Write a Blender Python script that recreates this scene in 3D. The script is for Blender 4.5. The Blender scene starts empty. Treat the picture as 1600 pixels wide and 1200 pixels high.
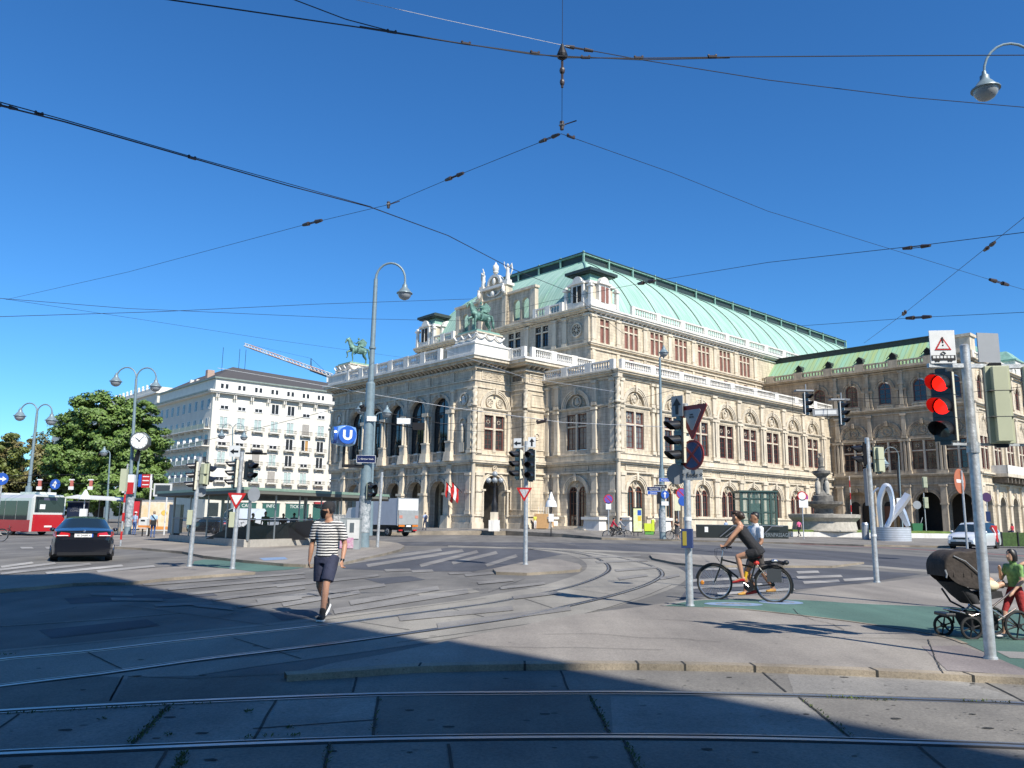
import bpy, bmesh, math, random
import numpy as np
from math import sin, cos, pi, radians, atan2, sqrt, hypot
from mathutils import Vector, Matrix
random.seed(7); rng = np.random.default_rng(7)
S = bpy.context.scene; COL = S.collection
V = Vector
# ---------------------------------------------------------------- camera and survey helpers
FPX = 1250.0; PIT = radians(9.62); ROL = radians(-0.70); EYE = 1.6; YA = radians(47.67)
_c, _s, _cr, _sr = cos(PIT), sin(PIT), cos(ROL), sin(ROL)
def ray(u, v):
    X = (u-800)/FPX; U = (600-v)/FPX
    x = _cr*X+_sr*U; y = -_sr*X+_cr*U
    return V((x, _c-_s*y, _s+_c*y))
def G(u, v, z=0.0):
    "ground point (height z) seen at u, v"
    r = ray(u, v); return V((0, 0, EYE))+r*((z-EYE)/r.z)
def AT(u, v, Y):
    r = ray(u, v); return V((0, 0, EYE))+r*(Y/r.y)
cam_d = bpy.data.cameras.new('camera'); cam = bpy.data.objects.new('camera', cam_d); COL.objects.link(cam)
up0 = V((0, -_s, _c)); fw = V((0, _c, _s)); rt = V((1, 0, 0))
cx = rt*_cr-up0*_sr; cy = rt*_sr+up0*_cr; cz = -fw
cam.matrix_world = Matrix(((cx.x, cy.x, cz.x, 0), (cx.y, cy.y, cz.y, 0), (cx.z, cy.z, cz.z, EYE), (0, 0, 0, 1)))
cam_d.sensor_width = 36; cam_d.lens = 36*FPX/1600; cam_d.clip_start = .05; cam_d.clip_end = 5000
S.camera = cam
# ---------------------------------------------------------------- light
SUN_EL = radians(44); SUNH = V((.575, -.818, 0)).normalized()
w = bpy.data.worlds.new('World'); S.world = w; w.use_nodes = True
nt = w.node_tree; bg = nt.nodes['Background']
sky = nt.nodes.new('ShaderNodeTexSky'); sky.sky_type = 'NISHITA'; sky.sun_disc = False
sky.sun_elevation = SUN_EL; sky.sun_rotation = atan2(SUNH.x, SUNH.y)
sky.altitude = 300; sky.air_density = 1.0; sky.dust_density = 0.0; sky.ozone_density = 4.0
hs = nt.nodes.new('ShaderNodeHueSaturation'); hs.inputs['Saturation'].default_value = 1.16
gm = nt.nodes.new('ShaderNodeMixRGB'); gm.blend_type = 'MULTIPLY'; gm.inputs[0].default_value = 1; gm.inputs[2].default_value = (.60, .98, 1.22, 1)
nt.links.new(sky.outputs[0], hs.inputs['Color']); nt.links.new(hs.outputs[0], gm.inputs[1]); nt.links.new(gm.outputs[0], bg.inputs[0]); bg.inputs[1].default_value = .097
sl = bpy.data.lights.new('sun', 'SUN'); sl.energy = 5.0; sl.angle = radians(.42); sl.color = (1, .95, .86)
so = bpy.data.objects.new('sun', sl); COL.objects.link(so)
sd = V((SUNH.x*cos(SUN_EL), SUNH.y*cos(SUN_EL), sin(SUN_EL)))
so.rotation_euler = sd.to_track_quat('Z', 'Y').to_euler()
S.view_settings.view_transform = 'Standard'; S.view_settings.look = 'None'; S.view_settings.exposure = .50; S.view_settings.gamma = 1
S.render.engine = 'CYCLES'; S.cycles.max_bounces = 6; S.cycles.transparent_max_bounces = 12
# ---------------------------------------------------------------- materials
MATS = {}
def nodes(m):
    m.use_nodes = True; t = m.node_tree; return t, t.nodes, t.links, t.nodes['Principled BSDF']
def mat(name, col, rough=.6, metal=0., var=.0, scale=4., bump=0., bscale=30., stretch=None, col2=None, emit=None, spec=None, trans=0, alpha=1, coat=0):
    if name in MATS: return MATS[name]
    m = bpy.data.materials.new(name); t, N, Lk, b = nodes(m)
    b.inputs['Base Color'].default_value = (*col, 1); b.inputs['Roughness'].default_value = rough; b.inputs['Metallic'].default_value = metal
    if spec is not None: b.inputs['Specular IOR Level'].default_value = spec
    if trans: b.inputs['Transmission Weight'].default_value = trans
    if alpha < 1: b.inputs['Alpha'].default_value = alpha
    if coat: b.inputs['Coat Weight'].default_value = coat; b.inputs['Coat Roughness'].default_value = .05
    if emit: b.inputs['Emission Color'].default_value = (*emit[:3], 1); b.inputs['Emission Strength'].default_value = emit[3]
    if var or bump:
        tc = N.new('ShaderNodeTexCoord'); mp = N.new('ShaderNodeMapping'); Lk.new(tc.outputs['Object'], mp.inputs[0])
        if stretch: mp.inputs['Scale'].default_value = stretch
    if var:
        n = N.new('ShaderNodeTexNoise'); n.inputs['Scale'].default_value = scale; n.inputs['Detail'].default_value = 6; n.inputs['Roughness'].default_value = .65
        Lk.new(mp.outputs[0], n.inputs['Vector'])
        r = N.new('ShaderNodeValToRGB'); r.color_ramp.elements[0].position = .3; r.color_ramp.elements[1].position = .72
        c2 = col2 or tuple(c*(1-var) for c in col)
        c1 = tuple(min(1, c*(1+var*.5)) for c in col) if not col2 else col
        r.color_ramp.elements[0].color = (*c2, 1); r.color_ramp.elements[1].color = (*c1, 1)
        Lk.new(n.outputs[0], r.inputs[0]); Lk.new(r.outputs[0], b.inputs['Base Color'])
    if bump:
        n2 = N.new('ShaderNodeTexNoise'); n2.inputs['Scale'].default_value = bscale; n2.inputs['Detail'].default_value = 4; Lk.new(mp.outputs[0], n2.inputs['Vector'])
        bp = N.new('ShaderNodeBump'); bp.inputs['Strength'].default_value = bump; bp.inputs['Distance'].default_value = .05
        Lk.new(n2.outputs[0], bp.inputs['Height']); Lk.new(bp.outputs[0], b.inputs['Normal'])
    MATS[name] = m; return m
def stone(name, c1, c2, mortar, bw=1.1, bh=.42, stain=.5, relief=0):
    m = bpy.data.materials.new(name); t, N, Lk, b = nodes(m); b.inputs['Roughness'].default_value = .85
    tc = N.new('ShaderNodeTexCoord'); sp = N.new('ShaderNodeSeparateXYZ'); Lk.new(tc.outputs['Object'], sp.inputs[0])
    ad = N.new('ShaderNodeMath'); ad.operation = 'ADD'; Lk.new(sp.outputs[0], ad.inputs[0]); Lk.new(sp.outputs[1], ad.inputs[1])
    cb = N.new('ShaderNodeCombineXYZ'); Lk.new(ad.outputs[0], cb.inputs[0]); Lk.new(sp.outputs[2], cb.inputs[1])
    br = N.new('ShaderNodeTexBrick'); Lk.new(cb.outputs[0], br.inputs['Vector'])
    br.inputs['Scale'].default_value = 1; br.inputs['Brick Width'].default_value = bw; br.inputs['Row Height'].default_value = bh
    br.inputs['Mortar Size'].default_value = .012; br.inputs['Mortar Smooth'].default_value = .3; br.inputs['Bias'].default_value = -.2
    br.inputs['Color1'].default_value = (*c1, 1); br.inputs['Color2'].default_value = (*c2, 1); br.inputs['Mortar'].default_value = (*mortar, 1)
    n = N.new('ShaderNodeTexNoise'); n.inputs['Scale'].default_value = .9; n.inputs['Detail'].default_value = 8; n.inputs['Roughness'].default_value = .7
    mp = N.new('ShaderNodeMapping'); mp.inputs['Scale'].default_value = (1.6, 1.6, .35); Lk.new(tc.outputs['Object'], mp.inputs[0]); Lk.new(mp.outputs[0], n.inputs['Vector'])
    r = N.new('ShaderNodeValToRGB'); r.color_ramp.elements[0].position = .34; r.color_ramp.elements[1].position = .62
    r.color_ramp.elements[0].color = (1-stain, 1-stain, 1-stain*.98, 1); r.color_ramp.elements[1].color = (1, 1, 1, 1)
    Lk.new(n.outputs[0], r.inputs[0])
    mx = N.new('ShaderNodeMixRGB'); mx.blend_type = 'MULTIPLY'; mx.inputs[0].default_value = 1
    Lk.new(br.outputs[0], mx.inputs[1]); Lk.new(r.outputs[0], mx.inputs[2]); Lk.new(mx.outputs[0], b.inputs['Base Color'])
    n2 = N.new('ShaderNodeTexNoise'); n2.inputs['Scale'].default_value = 3.2 if relief else 14; n2.inputs['Detail'].default_value = 6; Lk.new(tc.outputs['Object'], n2.inputs['Vector'])
    bp = N.new('ShaderNodeBump'); bp.inputs['Strength'].default_value = 1.0 if relief else .35; bp.inputs['Distance'].default_value = relief or .03
    Lk.new(n2.outputs[0], bp.inputs['Height']); Lk.new(bp.outputs[0], b.inputs['Normal'])
    MATS[name] = m; return m
def seam(name, col, col2, axis, step=.6):
    "sheet metal roof: standing seams every step metres along the given object axis, run-down patina streaks"
    m = bpy.data.materials.new(name); t, N, Lk, b = nodes(m); b.inputs['Roughness'].default_value = .85; b.inputs['Specular IOR Level'].default_value = .2
    tc = N.new('ShaderNodeTexCoord'); sp = N.new('ShaderNodeSeparateXYZ'); Lk.new(tc.outputs['Object'], sp.inputs[0])
    md = N.new('ShaderNodeMath'); md.operation = 'PINGPONG'; md.inputs[1].default_value = step/2; Lk.new(sp.outputs[axis], md.inputs[0])
    lt = N.new('ShaderNodeMath'); lt.operation = 'LESS_THAN'; lt.inputs[1].default_value = .035; Lk.new(md.outputs[0], lt.inputs[0])
    mp = N.new('ShaderNodeMapping'); mp.inputs['Scale'].default_value = (1.2 if axis == 0 else .12, 1.2 if axis == 1 else .12, .12); Lk.new(tc.outputs['Object'], mp.inputs[0])
    n = N.new('ShaderNodeTexNoise'); n.inputs['Scale'].default_value = 1.5; n.inputs['Detail'].default_value = 7; Lk.new(mp.outputs[0], n.inputs['Vector'])
    r = N.new('ShaderNodeValToRGB'); r.color_ramp.elements[0].position = .35; r.color_ramp.elements[1].position = .65
    r.color_ramp.elements[0].color = (*col2, 1); r.color_ramp.elements[1].color = (*col, 1); Lk.new(n.outputs[0], r.inputs[0])
    mx = N.new('ShaderNodeMixRGB'); mx.inputs[2].default_value = (*(c*.45 for c in col), 1); Lk.new(r.outputs[0], mx.inputs[1])
    ml = N.new('ShaderNodeMath'); ml.operation = 'MULTIPLY'; ml.inputs[1].default_value = .7; Lk.new(lt.outputs[0], ml.inputs[0]); Lk.new(ml.outputs[0], mx.inputs[0])
    Lk.new(mx.outputs[0], b.inputs['Base Color']); MATS[name] = m; return m
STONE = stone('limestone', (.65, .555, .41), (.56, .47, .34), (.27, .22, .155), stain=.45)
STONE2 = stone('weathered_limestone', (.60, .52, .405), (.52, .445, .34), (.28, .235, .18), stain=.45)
STONE3 = stone('shade_side_limestone', (.46, .37, .265), (.37, .30, .215), (.19, .155, .115), stain=.5)  # darker copy of the limestone, shade of the transverse front put into its colour
TRIM3 = stone('shade_side_trim_stone', (.50, .42, .315), (.43, .355, .265), (.3, .25, .19), bw=2.2, bh=3, stain=.42)  # trim for the same front, its shade mixed into the colour too
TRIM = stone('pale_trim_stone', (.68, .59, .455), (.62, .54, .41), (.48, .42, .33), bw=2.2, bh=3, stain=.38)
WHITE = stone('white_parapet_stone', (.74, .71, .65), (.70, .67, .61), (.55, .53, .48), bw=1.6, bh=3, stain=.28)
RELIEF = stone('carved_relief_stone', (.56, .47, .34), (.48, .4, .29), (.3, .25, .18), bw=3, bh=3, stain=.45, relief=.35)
RELDARK = stone('dark_relief_stone', (.26, .21, .15), (.2, .165, .12), (.1, .08, .06), bw=3, bh=3, stain=.6, relief=.5)  # darker relief tone for the boulevard frieze and corner panels
DARKST = mat('darkened_stone', (.16, .135, .105), .9, var=.4, scale=2)  # dark tone that stands in for shade on the loggia back wall
COPX = seam('green_copper_seams_x', (.36, .52, .43), (.24, .40, .33), 0)
COPY = seam('green_copper_seams_y', (.36, .52, .43), (.24, .40, .33), 1)
COP = mat('green_copper', (.22, .38, .31), .6, var=.3, scale=1.5)
COPD = mat('dark_copper', (.035, .05, .045), .5, var=.3, scale=3)
BRONZE = mat('verdigris_bronze', (.13, .25, .205), .55, .3, var=.75, scale=2.2, bump=.4, bscale=12)
REDW = mat('oxblood_window_frame', (.17, .052, .04), .5, var=.2, scale=5)
PINKW = mat('faded_red_blind', (.24, .105, .08), .7, var=.25, scale=2)
BROWN = mat('brown_door_and_frame', (.16, .055, .028), .45, var=.35, scale=6)
PANEM = mat('dark_window_glass', (.018, .022, .026), .06, var=0, spec=.8)
PANEL_G = mat('leaded_glass', (.05, .052, .052), .18, var=.6, scale=2.5, spec=.7)
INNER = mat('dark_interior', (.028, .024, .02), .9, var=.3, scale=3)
# ---------------------------------------------------------------- mesh builder
class MB:
    def __init__(s): s.v = []; s.f = []; s.m = []; s.ms = []; s.M = Matrix.Identity(4); s.F = None
    def mi(s, m):
        if m not in s.ms: s.ms.append(m)
        return s.ms.index(m)
    def add(s, vs, fs, m):
        o = len(s.v); k = s.mi(m)
        for p in vs:
            p = V(p)
            if s.F: p = V(s.F(*p))
            s.v.append(s.M @ p)
        for f in fs: s.f.append([o+i for i in f]); s.m.append(k)
    def box(s, x0, x1, y0, y1, z0, z1, m):
        s.add([(x0, y0, z0), (x1, y0, z0), (x1, y1, z0), (x0, y1, z0), (x0, y0, z1), (x1, y0, z1), (x1, y1, z1), (x0, y1, z1)],
              [(0, 3, 2, 1), (4, 5, 6, 7), (0, 1, 5, 4), (1, 2, 6, 5), (2, 3, 7, 6), (3, 0, 4, 7)], m)
    def cbox(s, cx, cy, cz, sx, sy, sz, m): s.box(cx-sx/2, cx+sx/2, cy-sy/2, cy+sy/2, cz-sz/2, cz+sz/2, m)
    def taper(s, x0, x1, y0, y1, z0, z1, ix, iy, m):
        "frustum: the top is inset by ix, iy"
        s.add([(x0, y0, z0), (x1, y0, z0), (x1, y1, z0), (x0, y1, z0), (x0+ix, y0+iy, z1), (x1-ix, y0+iy, z1), (x1-ix, y1-iy, z1), (x0+ix, y1-iy, z1)],
              [(0, 3, 2, 1), (4, 5, 6, 7), (0, 1, 5, 4), (1, 2, 6, 5), (2, 3, 7, 6), (3, 0, 4, 7)], m)
    def quad(s, a, b, c, d, m): s.add([a, b, c, d], [(0, 1, 2, 3)], m)
    def cyl(s, p0, p1, r0, r1=None, m=None, n=12, caps=True):
        r1 = r0 if r1 is None else r1; p0 = V(p0); p1 = V(p1); d = (p1-p0).normalized()
        a = d.orthogonal().normalized(); b = d.cross(a)
        vs = [p0+(a*cos(2*pi*i/n)+b*sin(2*pi*i/n))*r0 for i in range(n)]+[p1+(a*cos(2*pi*i/n)+b*sin(2*pi*i/n))*r1 for i in range(n)]
        fs = [(i, (i+1) % n, n+(i+1) % n, n+i) for i in range(n)]
        if caps: fs += [tuple(range(n))[::-1], tuple(range(n, 2*n))]
        s.add(vs, fs, m)
    def tube(s, pts, r, m, n=8, closed=False):
        pts = [V(p) for p in pts]; k = len(pts); rs = r if isinstance(r, (list, tuple)) else [r]*k
        vs = []; prev = None
        for i, p in enumerate(pts):
            a = pts[(i-1) % k] if (closed or i) else p; b = pts[(i+1) % k] if (closed or i < k-1) else p
            d = (b-a).normalized()
            if prev is None: q = d.orthogonal().normalized()
            else:
                q = prev-d*prev.dot(d); q = q.normalized() if q.length > 1e-6 else d.orthogonal().normalized()
            prev = q; c = d.cross(q)
            vs += [p+(q*cos(2*pi*j/n)+c*sin(2*pi*j/n))*rs[i] for j in range(n)]
        fs = []
        for i in range(k if closed else k-1):
            i2 = (i+1) % k
            fs += [(i*n+j, i*n+(j+1) % n, i2*n+(j+1) % n, i2*n+j) for j in range(n)]
        if not closed: fs += [tuple(range(n))[::-1], tuple(range((k-1)*n, k*n))]
        s.add(vs, fs, m)
    def lathe(s, prof, m, c=(0, 0, 0), n=16, squash=1):
        vs = []; k = len(prof)
        for r, z in prof: vs += [(c[0]+r*cos(2*pi*j/n), c[1]+r*squash*sin(2*pi*j/n), c[2]+z) for j in range(n)]
        fs = [(i*n+j, i*n+(j+1) % n, (i+1)*n+(j+1) % n, (i+1)*n+j) for i in range(k-1) for j in range(n)]
        fs += [tuple(range(n))[::-1], tuple(range((k-1)*n, k*n))]
        s.add(vs, fs, m)
    def ell(s, c, r, m, n=12, k=8):
        s.lathe([(max(1e-3, sin(pi*i/k)), -cos(pi*i/k)) for i in range(k+1)], m, n=n) if False else None
        vs = []; c = V(c)
        for i in range(k+1):
            t = pi*i/k
            for j in range(n): vs.append((c.x+r[0]*max(.01, sin(t))*cos(2*pi*j/n), c.y+r[1]*max(.01, sin(t))*sin(2*pi*j/n), c.z-r[2]*cos(t)))
        fs = [(i*n+j, i*n+(j+1) % n, (i+1)*n+(j+1) % n, (i+1)*n+j) for i in range(k) for j in range(n)]
        s.add(vs, fs, m)
    def poly(s, pts, z0, z1, m):
        "extruded outline in x, y"
        n = len(pts); vs = [(p[0], p[1], z0) for p in pts]+[(p[0], p[1], z1) for p in pts]
        s.add(vs, [tuple(range(n))[::-1], tuple(range(n, 2*n))]+[(i, (i+1) % n, n+(i+1) % n, n+i) for i in range(n)], m)
    def plate(s, pts, y0, y1, m):
        "extruded outline in x, z (thickness along y)"
        n = len(pts); vs = [(p[0], y0, p[1]) for p in pts]+[(p[0], y1, p[1]) for p in pts]
        s.add(vs, [tuple(range(n)), tuple(range(n, 2*n))[::-1]]+[(i, (i+1) % n, n+(i+1) % n, n+i)[::-1] for i in range(n)], m)
    # --- facade pieces, x = along, y = outward, z = up
    def arc(s, cs, zc, r0, r1, d0, d1, m, a0=0., a1=180., n=14):
        vs = []; fs = []
        for i in range(n+1):
            t = radians(a0+(a1-a0)*i/n)
            for r, d in ((r0, d0), (r0, d1), (r1, d1), (r1, d0)): vs.append((cs+r*cos(t), d, zc+r*sin(t)))
        for i in range(n):
            o = i*4
            for j in range(4): fs.append((o+j, o+(j+1) % 4, o+4+(j+1) % 4, o+4+j))
        fs += [(0, 1, 2, 3), (n*4, n*4+3, n*4+2, n*4+1)]
        s.add(vs, fs, m)
    def lun(s, cs, zc, r, d, m, n=14, a0=0, a1=180):
        s.add([(cs, d, zc)]+[(cs+r*cos(radians(a0+(a1-a0)*i/n)), d, zc+r*sin(radians(a0+(a1-a0)*i/n))) for i in range(n+1)], [(0, i, i+1) for i in range(1, n+1)], m)
    def wall(s, s0, s1, z0, z1, ops, m, depth=.6, d=0, n=10, rm=None):
        "wall strip with openings (centre, half width, bottom, spring) arched when the fifth item is true"
        rm = rm or m; x = s0
        for o in sorted(ops):
            c, hw, zb, zs = o[:4]; ar = o[4] if len(o) > 4 else True
            if c-hw > x: s.quad((x, d, z0), (c-hw, d, z0), (c-hw, d, z1), (x, d, z1), m)
            if zb > z0: s.quad((c-hw, d, z0), (c+hw, d, z0), (c+hw, d, zb), (c-hw, d, zb), m)
            s.quad((c-hw, d, zb), (c-hw, d-depth, zb), (c-hw, d-depth, zs), (c-hw, d, zs), rm)
            s.quad((c+hw, d, zb), (c+hw, d-depth, zb), (c+hw, d-depth, zs), (c+hw, d, zs), rm)
            s.quad((c-hw, d, zb), (c+hw, d, zb), (c+hw, d-depth, zb), (c-hw, d-depth, zb), rm)
            if ar:
                for i in range(n):
                    t0, t1 = pi-pi*i/n, pi-pi*(i+1)/n
                    xa, za, xb, zb2 = c+hw*cos(t0), zs+hw*sin(t0), c+hw*cos(t1), zs+hw*sin(t1)
                    s.quad((xa, d, za), (xb, d, zb2), (xb, d, z1), (xa, d, z1), m)
                    s.quad((xa, d, za), (xb, d, zb2), (xb, d-depth, zb2), (xa, d-depth, za), rm)
            else:
                if zs < z1: s.quad((c-hw, d, zs), (c+hw, d, zs), (c+hw, d, z1), (c-hw, d, z1), m)
                s.quad((c-hw, d, zs), (c+hw, d, zs), (c+hw, d-depth, zs), (c-hw, d-depth, zs), rm)
            x = c+hw
        if x < s1: s.quad((x, d, z0), (s1, d, z0), (s1, d, z1), (x, d, z1), m)
    def build(s, name, parent=None, smooth=False, origin=None, recalc=True, bevel=0):
        me = bpy.data.meshes.new(name); vs = s.v
        if origin is not None: o = V(origin); vs = [p-o for p in vs]
        me.from_pydata([tuple(p) for p in vs], [], s.f)
        for m in s.ms: me.materials.append(m)
        me.polygons.foreach_set('material_index', s.m)
        if recalc:
            b = bmesh.new(); b.from_mesh(me); bmesh.ops.recalc_face_normals(b, faces=b.faces); b.to_mesh(me); b.free()
        if smooth: smooth_mesh(me, smooth if isinstance(smooth, (int, float)) and smooth > 1 else 40)
        ob = bpy.data.objects.new(name, me); COL.objects.link(ob)
        if origin is not None: ob.location = origin
        if parent: ob.parent = parent
        if bevel:
            md = ob.modifiers.new('bevel', 'BEVEL'); md.width = bevel; md.segments = 2; md.limit_method = 'ANGLE'
        return ob
def smooth_mesh(me, ang=40):
    me.polygons.foreach_set('use_smooth', [True]*len(me.polygons))
    b = bmesh.new(); b.from_mesh(me); a = radians(ang)
    for e in b.edges:
        if len(e.link_faces) == 2 and e.calc_face_angle(0) > a: e.smooth = False
    b.to_mesh(me); b.free()
def tag(o, label=None, cat=None, group=None, kind=None):
    if label: o['label'] = label
    if cat: o['category'] = cat
    if group: o['group'] = group
    if kind: o['kind'] = kind
    return o
def thing(name, label, cat, loc=(0, 0, 0), rz=0, group=None):
    o = bpy.data.objects.new(name, None); o.empty_display_size = .3; COL.objects.link(o)
    o.location = loc; o.rotation_euler = (0, 0, rz); return tag(o, label, cat, group)
def dup(o, loc=None, rz=None, label=None, parent=None, scale=None):
    c = o.copy(); COL.objects.link(c)
    if parent: c.parent = parent
    if loc is not None: c.location = loc
    if rz is not None: c.rotation_euler = (0, 0, rz)
    if scale: c.scale = (scale,)*3
    if label: c['label'] = label
    for ch in list(o.children): dup(ch, parent=c)
    return c
def text_part(txt, size, m, parent, loc, rot=(pi/2, 0, 0), align='CENTER', name='lettering', depth=.002, sx=1, bold=0):
    cu = bpy.data.curves.new(name, 'FONT'); cu.body = txt; cu.size = size; cu.align_x = align; cu.align_y = 'CENTER'; cu.extrude = depth; cu.resolution_u = 2; cu.offset = bold
    t = bpy.data.objects.new(name+'_t', cu); COL.objects.link(t)
    dg = bpy.context.evaluated_depsgraph_get(); me = bpy.data.meshes.new_from_object(t.evaluated_get(dg))
    bpy.data.objects.remove(t); me.materials.clear(); me.materials.append(m)
    o = bpy.data.objects.new(name, me); COL.objects.link(o); o.location = loc; o.rotation_euler = rot; o.scale = (sx, 1, 1)
    if parent: o.parent = parent
    return o
GREYC = mat('net_curtain_glass', (.17, .16, .145), .15, var=.55, scale=1.3, spec=.7)
# ---------------------------------------------------------------- opera house (local x runs along the side street, local y along the boulevard front)
OP = thing('opera_house', 'huge pale stone opera house with arcaded loggia and vaulted green copper roof', 'opera house', (12.03, 90, 0), radians(42.33))
def FS(b): return lambda s, d, z: (s, b-d, z)         # faces the side street (sunlit)
def FF(a): return lambda s, d, z: (a-d, s, z)         # faces the boulevard
def M(F=None): m = MB(); m.F = F; return m
def moulding(F, s0, s1, zs, m, name='cornice', e=0.0, e1=None):
    "zs: list of (z0, z1, projection)"
    b = M(F); e1 = e if e1 is None else e1
    for z0, z1, p in zs: b.box(s0-p*e, s1+p*e1, -.25, p, z0, z1, m)
    return b.build(name, OP)
def balus(F, s0, s1, z0, z1, post=5.8, d=.55, step=.34, offs=0, pierced=False, m=None):
    WHITE = m or globals()['WHITE']
    b = M(F); b.box(s0, s1, d-.16, d+.16, z0, z0+.22, WHITE); b.box(s0, s1, d-.19, d+.19, z1-.2, z1, WHITE)
    n = max(1, round((s1-s0)/post)); L = (s1-s0)/n
    for i in range(n+1):
        c = s0+i*L; b.box(max(c-.5, s0-.12), min(c+.5, s1+.12), d-.22, d+.22, z0, z1+.05, WHITE)
    h = z1-z0-.42
    for i in range(n):
        a, e = s0+i*L+.6, s0+(i+1)*L-.6; k = max(2, int((e-a)/step))
        for j in range(k+1):
            x = a+(e-a)*j/k
            if pierced:
                b.box(x-.05, x+.05, d-.1, d+.1, z0+.2, z1-.18, WHITE)
            else:
                pr = [(.05, 0), (.10, h*.28), (.045, h*.6), (.075, h*.85), (.06, h)]
                vs = []
                for r, zz in pr: vs += [(x-r, d-r, z0+.22+zz), (x+r, d-r, z0+.22+zz), (x+r, d+r, z0+.22+zz), (x-r, d+r, z0+.22+zz)]
                b.add(vs, [(q*4+t, q*4+(t+1) % 4, q*4+4+(t+1) % 4, q*4+4+t) for q in range(4) for t in range(4)], WHITE)
    return b.build('balustrade', OP)
def pilaster(F, c, z0, z1, w=.62, p=.32, m=None, imp=None, name='pilaster', double=False):
    b = M(F); m = m or TRIM
    if double:
        for q in (-.48, .0, .48):
            b.box(c+q-.15, c+q+.15, -.1, p*(1.25 if q == 0 else 1), z0, z1, m)
        w = 1.35
    else: b.box(c-w/2, c+w/2, -.1, p, z0, z1, m)
    b.box(c-w/2-.1, c+w/2+.1, -.1, p+.1, z0, z0+.35, m); b.box(c-w/2-.12, c+w/2+.12, -.1, p+.13, z1-.3, z1, m)
    b.box(c-w/2-.05, c+w/2+.05, -.1, p+.06, z0+.42, z0+.5, m)
    if imp: b.box(c-w/2-.1, c+w/2+.1, -.1, p+.12, imp-.12, imp+.12, m)
    return b.build(name, OP)
def lights(F, cs, z0, z1, w, nl=2, cross=None, d=-.28, fr=REDW, arched=False, name='window', gap=.34, glass=None, mull=TRIM, grid=3, roundtop=0, blind=False):
    "group of nl casements between stone mullions; the pane is a sub-part"
    b = M(F); g = M(F); W = (w-gap*(nl-1))/nl; glass = glass or PANEL_G
    for i in range(nl):
        x0 = cs-w/2+i*(W+gap); x1 = x0+W; t = .11
        if arched:
            r = W/2; zs = z1-r
            b.box(x0, x0+t, d, d+.12, z0, zs, fr); b.box(x1-t, x1, d, d+.12, z0, zs, fr); b.box(x0, x1, d, d+.12, z0, z0+t, fr)
            b.arc(x0+r, zs, r-t, r, d, d+.12, fr, n=10); b.box(x0+r-.03, x0+r+.03, d, d+.1, z0, zs+r-t, fr); b.box(x0, x1, d, d+.1, zs-.05, zs+.05, fr)
            for k in range(1, grid): zz = z0+(zs-z0)*k/grid; b.box(x0, x1, d+.02, d+.07, zz-.02, zz+.02, fr)
            g.quad((x0, d+.03, z0), (x1, d+.03, z0), (x1, d+.03, zs), (x0, d+.03, zs), glass); g.lun(x0+r, zs, r, d+.03, glass, n=10)
        else:
            for (a, e) in ((z0, cross-.09), (cross+.09, z1)) if cross else ((z0, z1),):
                b.box(x0, x0+t, d, d+.12, a, e, fr); b.box(x1-t, x1, d, d+.12, a, e, fr); b.box(x0+t, x1-t, d, d+.12, a, a+t, fr); b.box(x0+t, x1-t, d, d+.12, e-t, e, fr)
                if blind: b.box(x0+t, x1-t, d, d+.05, a+t, e-t, PINKW)
                else:
                    g.quad((x0, d+.03, a), (x1, d+.03, a), (x1, d+.03, e), (x0, d+.03, e), glass)
                    if grid:
                        b.box((x0+x1)/2-.02, (x0+x1)/2+.02, d+.02, d+.08, a, e, fr)
                        kk = grid if e-a > 2 else 1
                        for k in range(1, kk+1): zz = a+(e-a)*k/(kk+1); b.box(x0+t, x1-t, d+.02, d+.07, zz-.018, zz+.018, fr)
                        if e-a < 1.7: b.arc((x0+x1)/2, (a+e)/2, .2, .25, d+.03, d+.08, TRIM, 0, 360, 12)
        if i < nl-1 and mull: b.box(x1+.04, x1+gap-.04, d-.05, d+.3, z0-.3, z1 if not arched else z1-W/2, mull); b.box(x1-.02, x1+gap+.02, d-.05, d+.34, z0-.3, z0, mull)
    if cross and mull: b.box(cs-w/2, cs+w/2, d-.03, d+.22, cross-.09, cross+.09, mull)
    if not arched and nl > 1 and mull: b.box(cs-w/2-.1, cs+w/2+.1, d-.03, d+.3, z1, z1+.14, mull)
    o = b.build(name, OP)
    if g.v: g.build('pane', o, recalc=False)
    return o
def archivolt(F, cs, zc, r0, r1, m=None, rings=3, d=.0, name='archivolt', keystone=True):
    b = M(F); m = m or TRIM; w = (r1-r0)/rings
    for i in range(rings): b.arc(cs, zc, r0+i*w, r0+(i+.82)*w, -.15, d+.08+.07*i, m, n=18)
    if keystone: b.box(cs-.16, cs+.16, -.1, d+.34, zc+r0-.1, zc+r1+.12, m)
    return b.build(name, OP)
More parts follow.
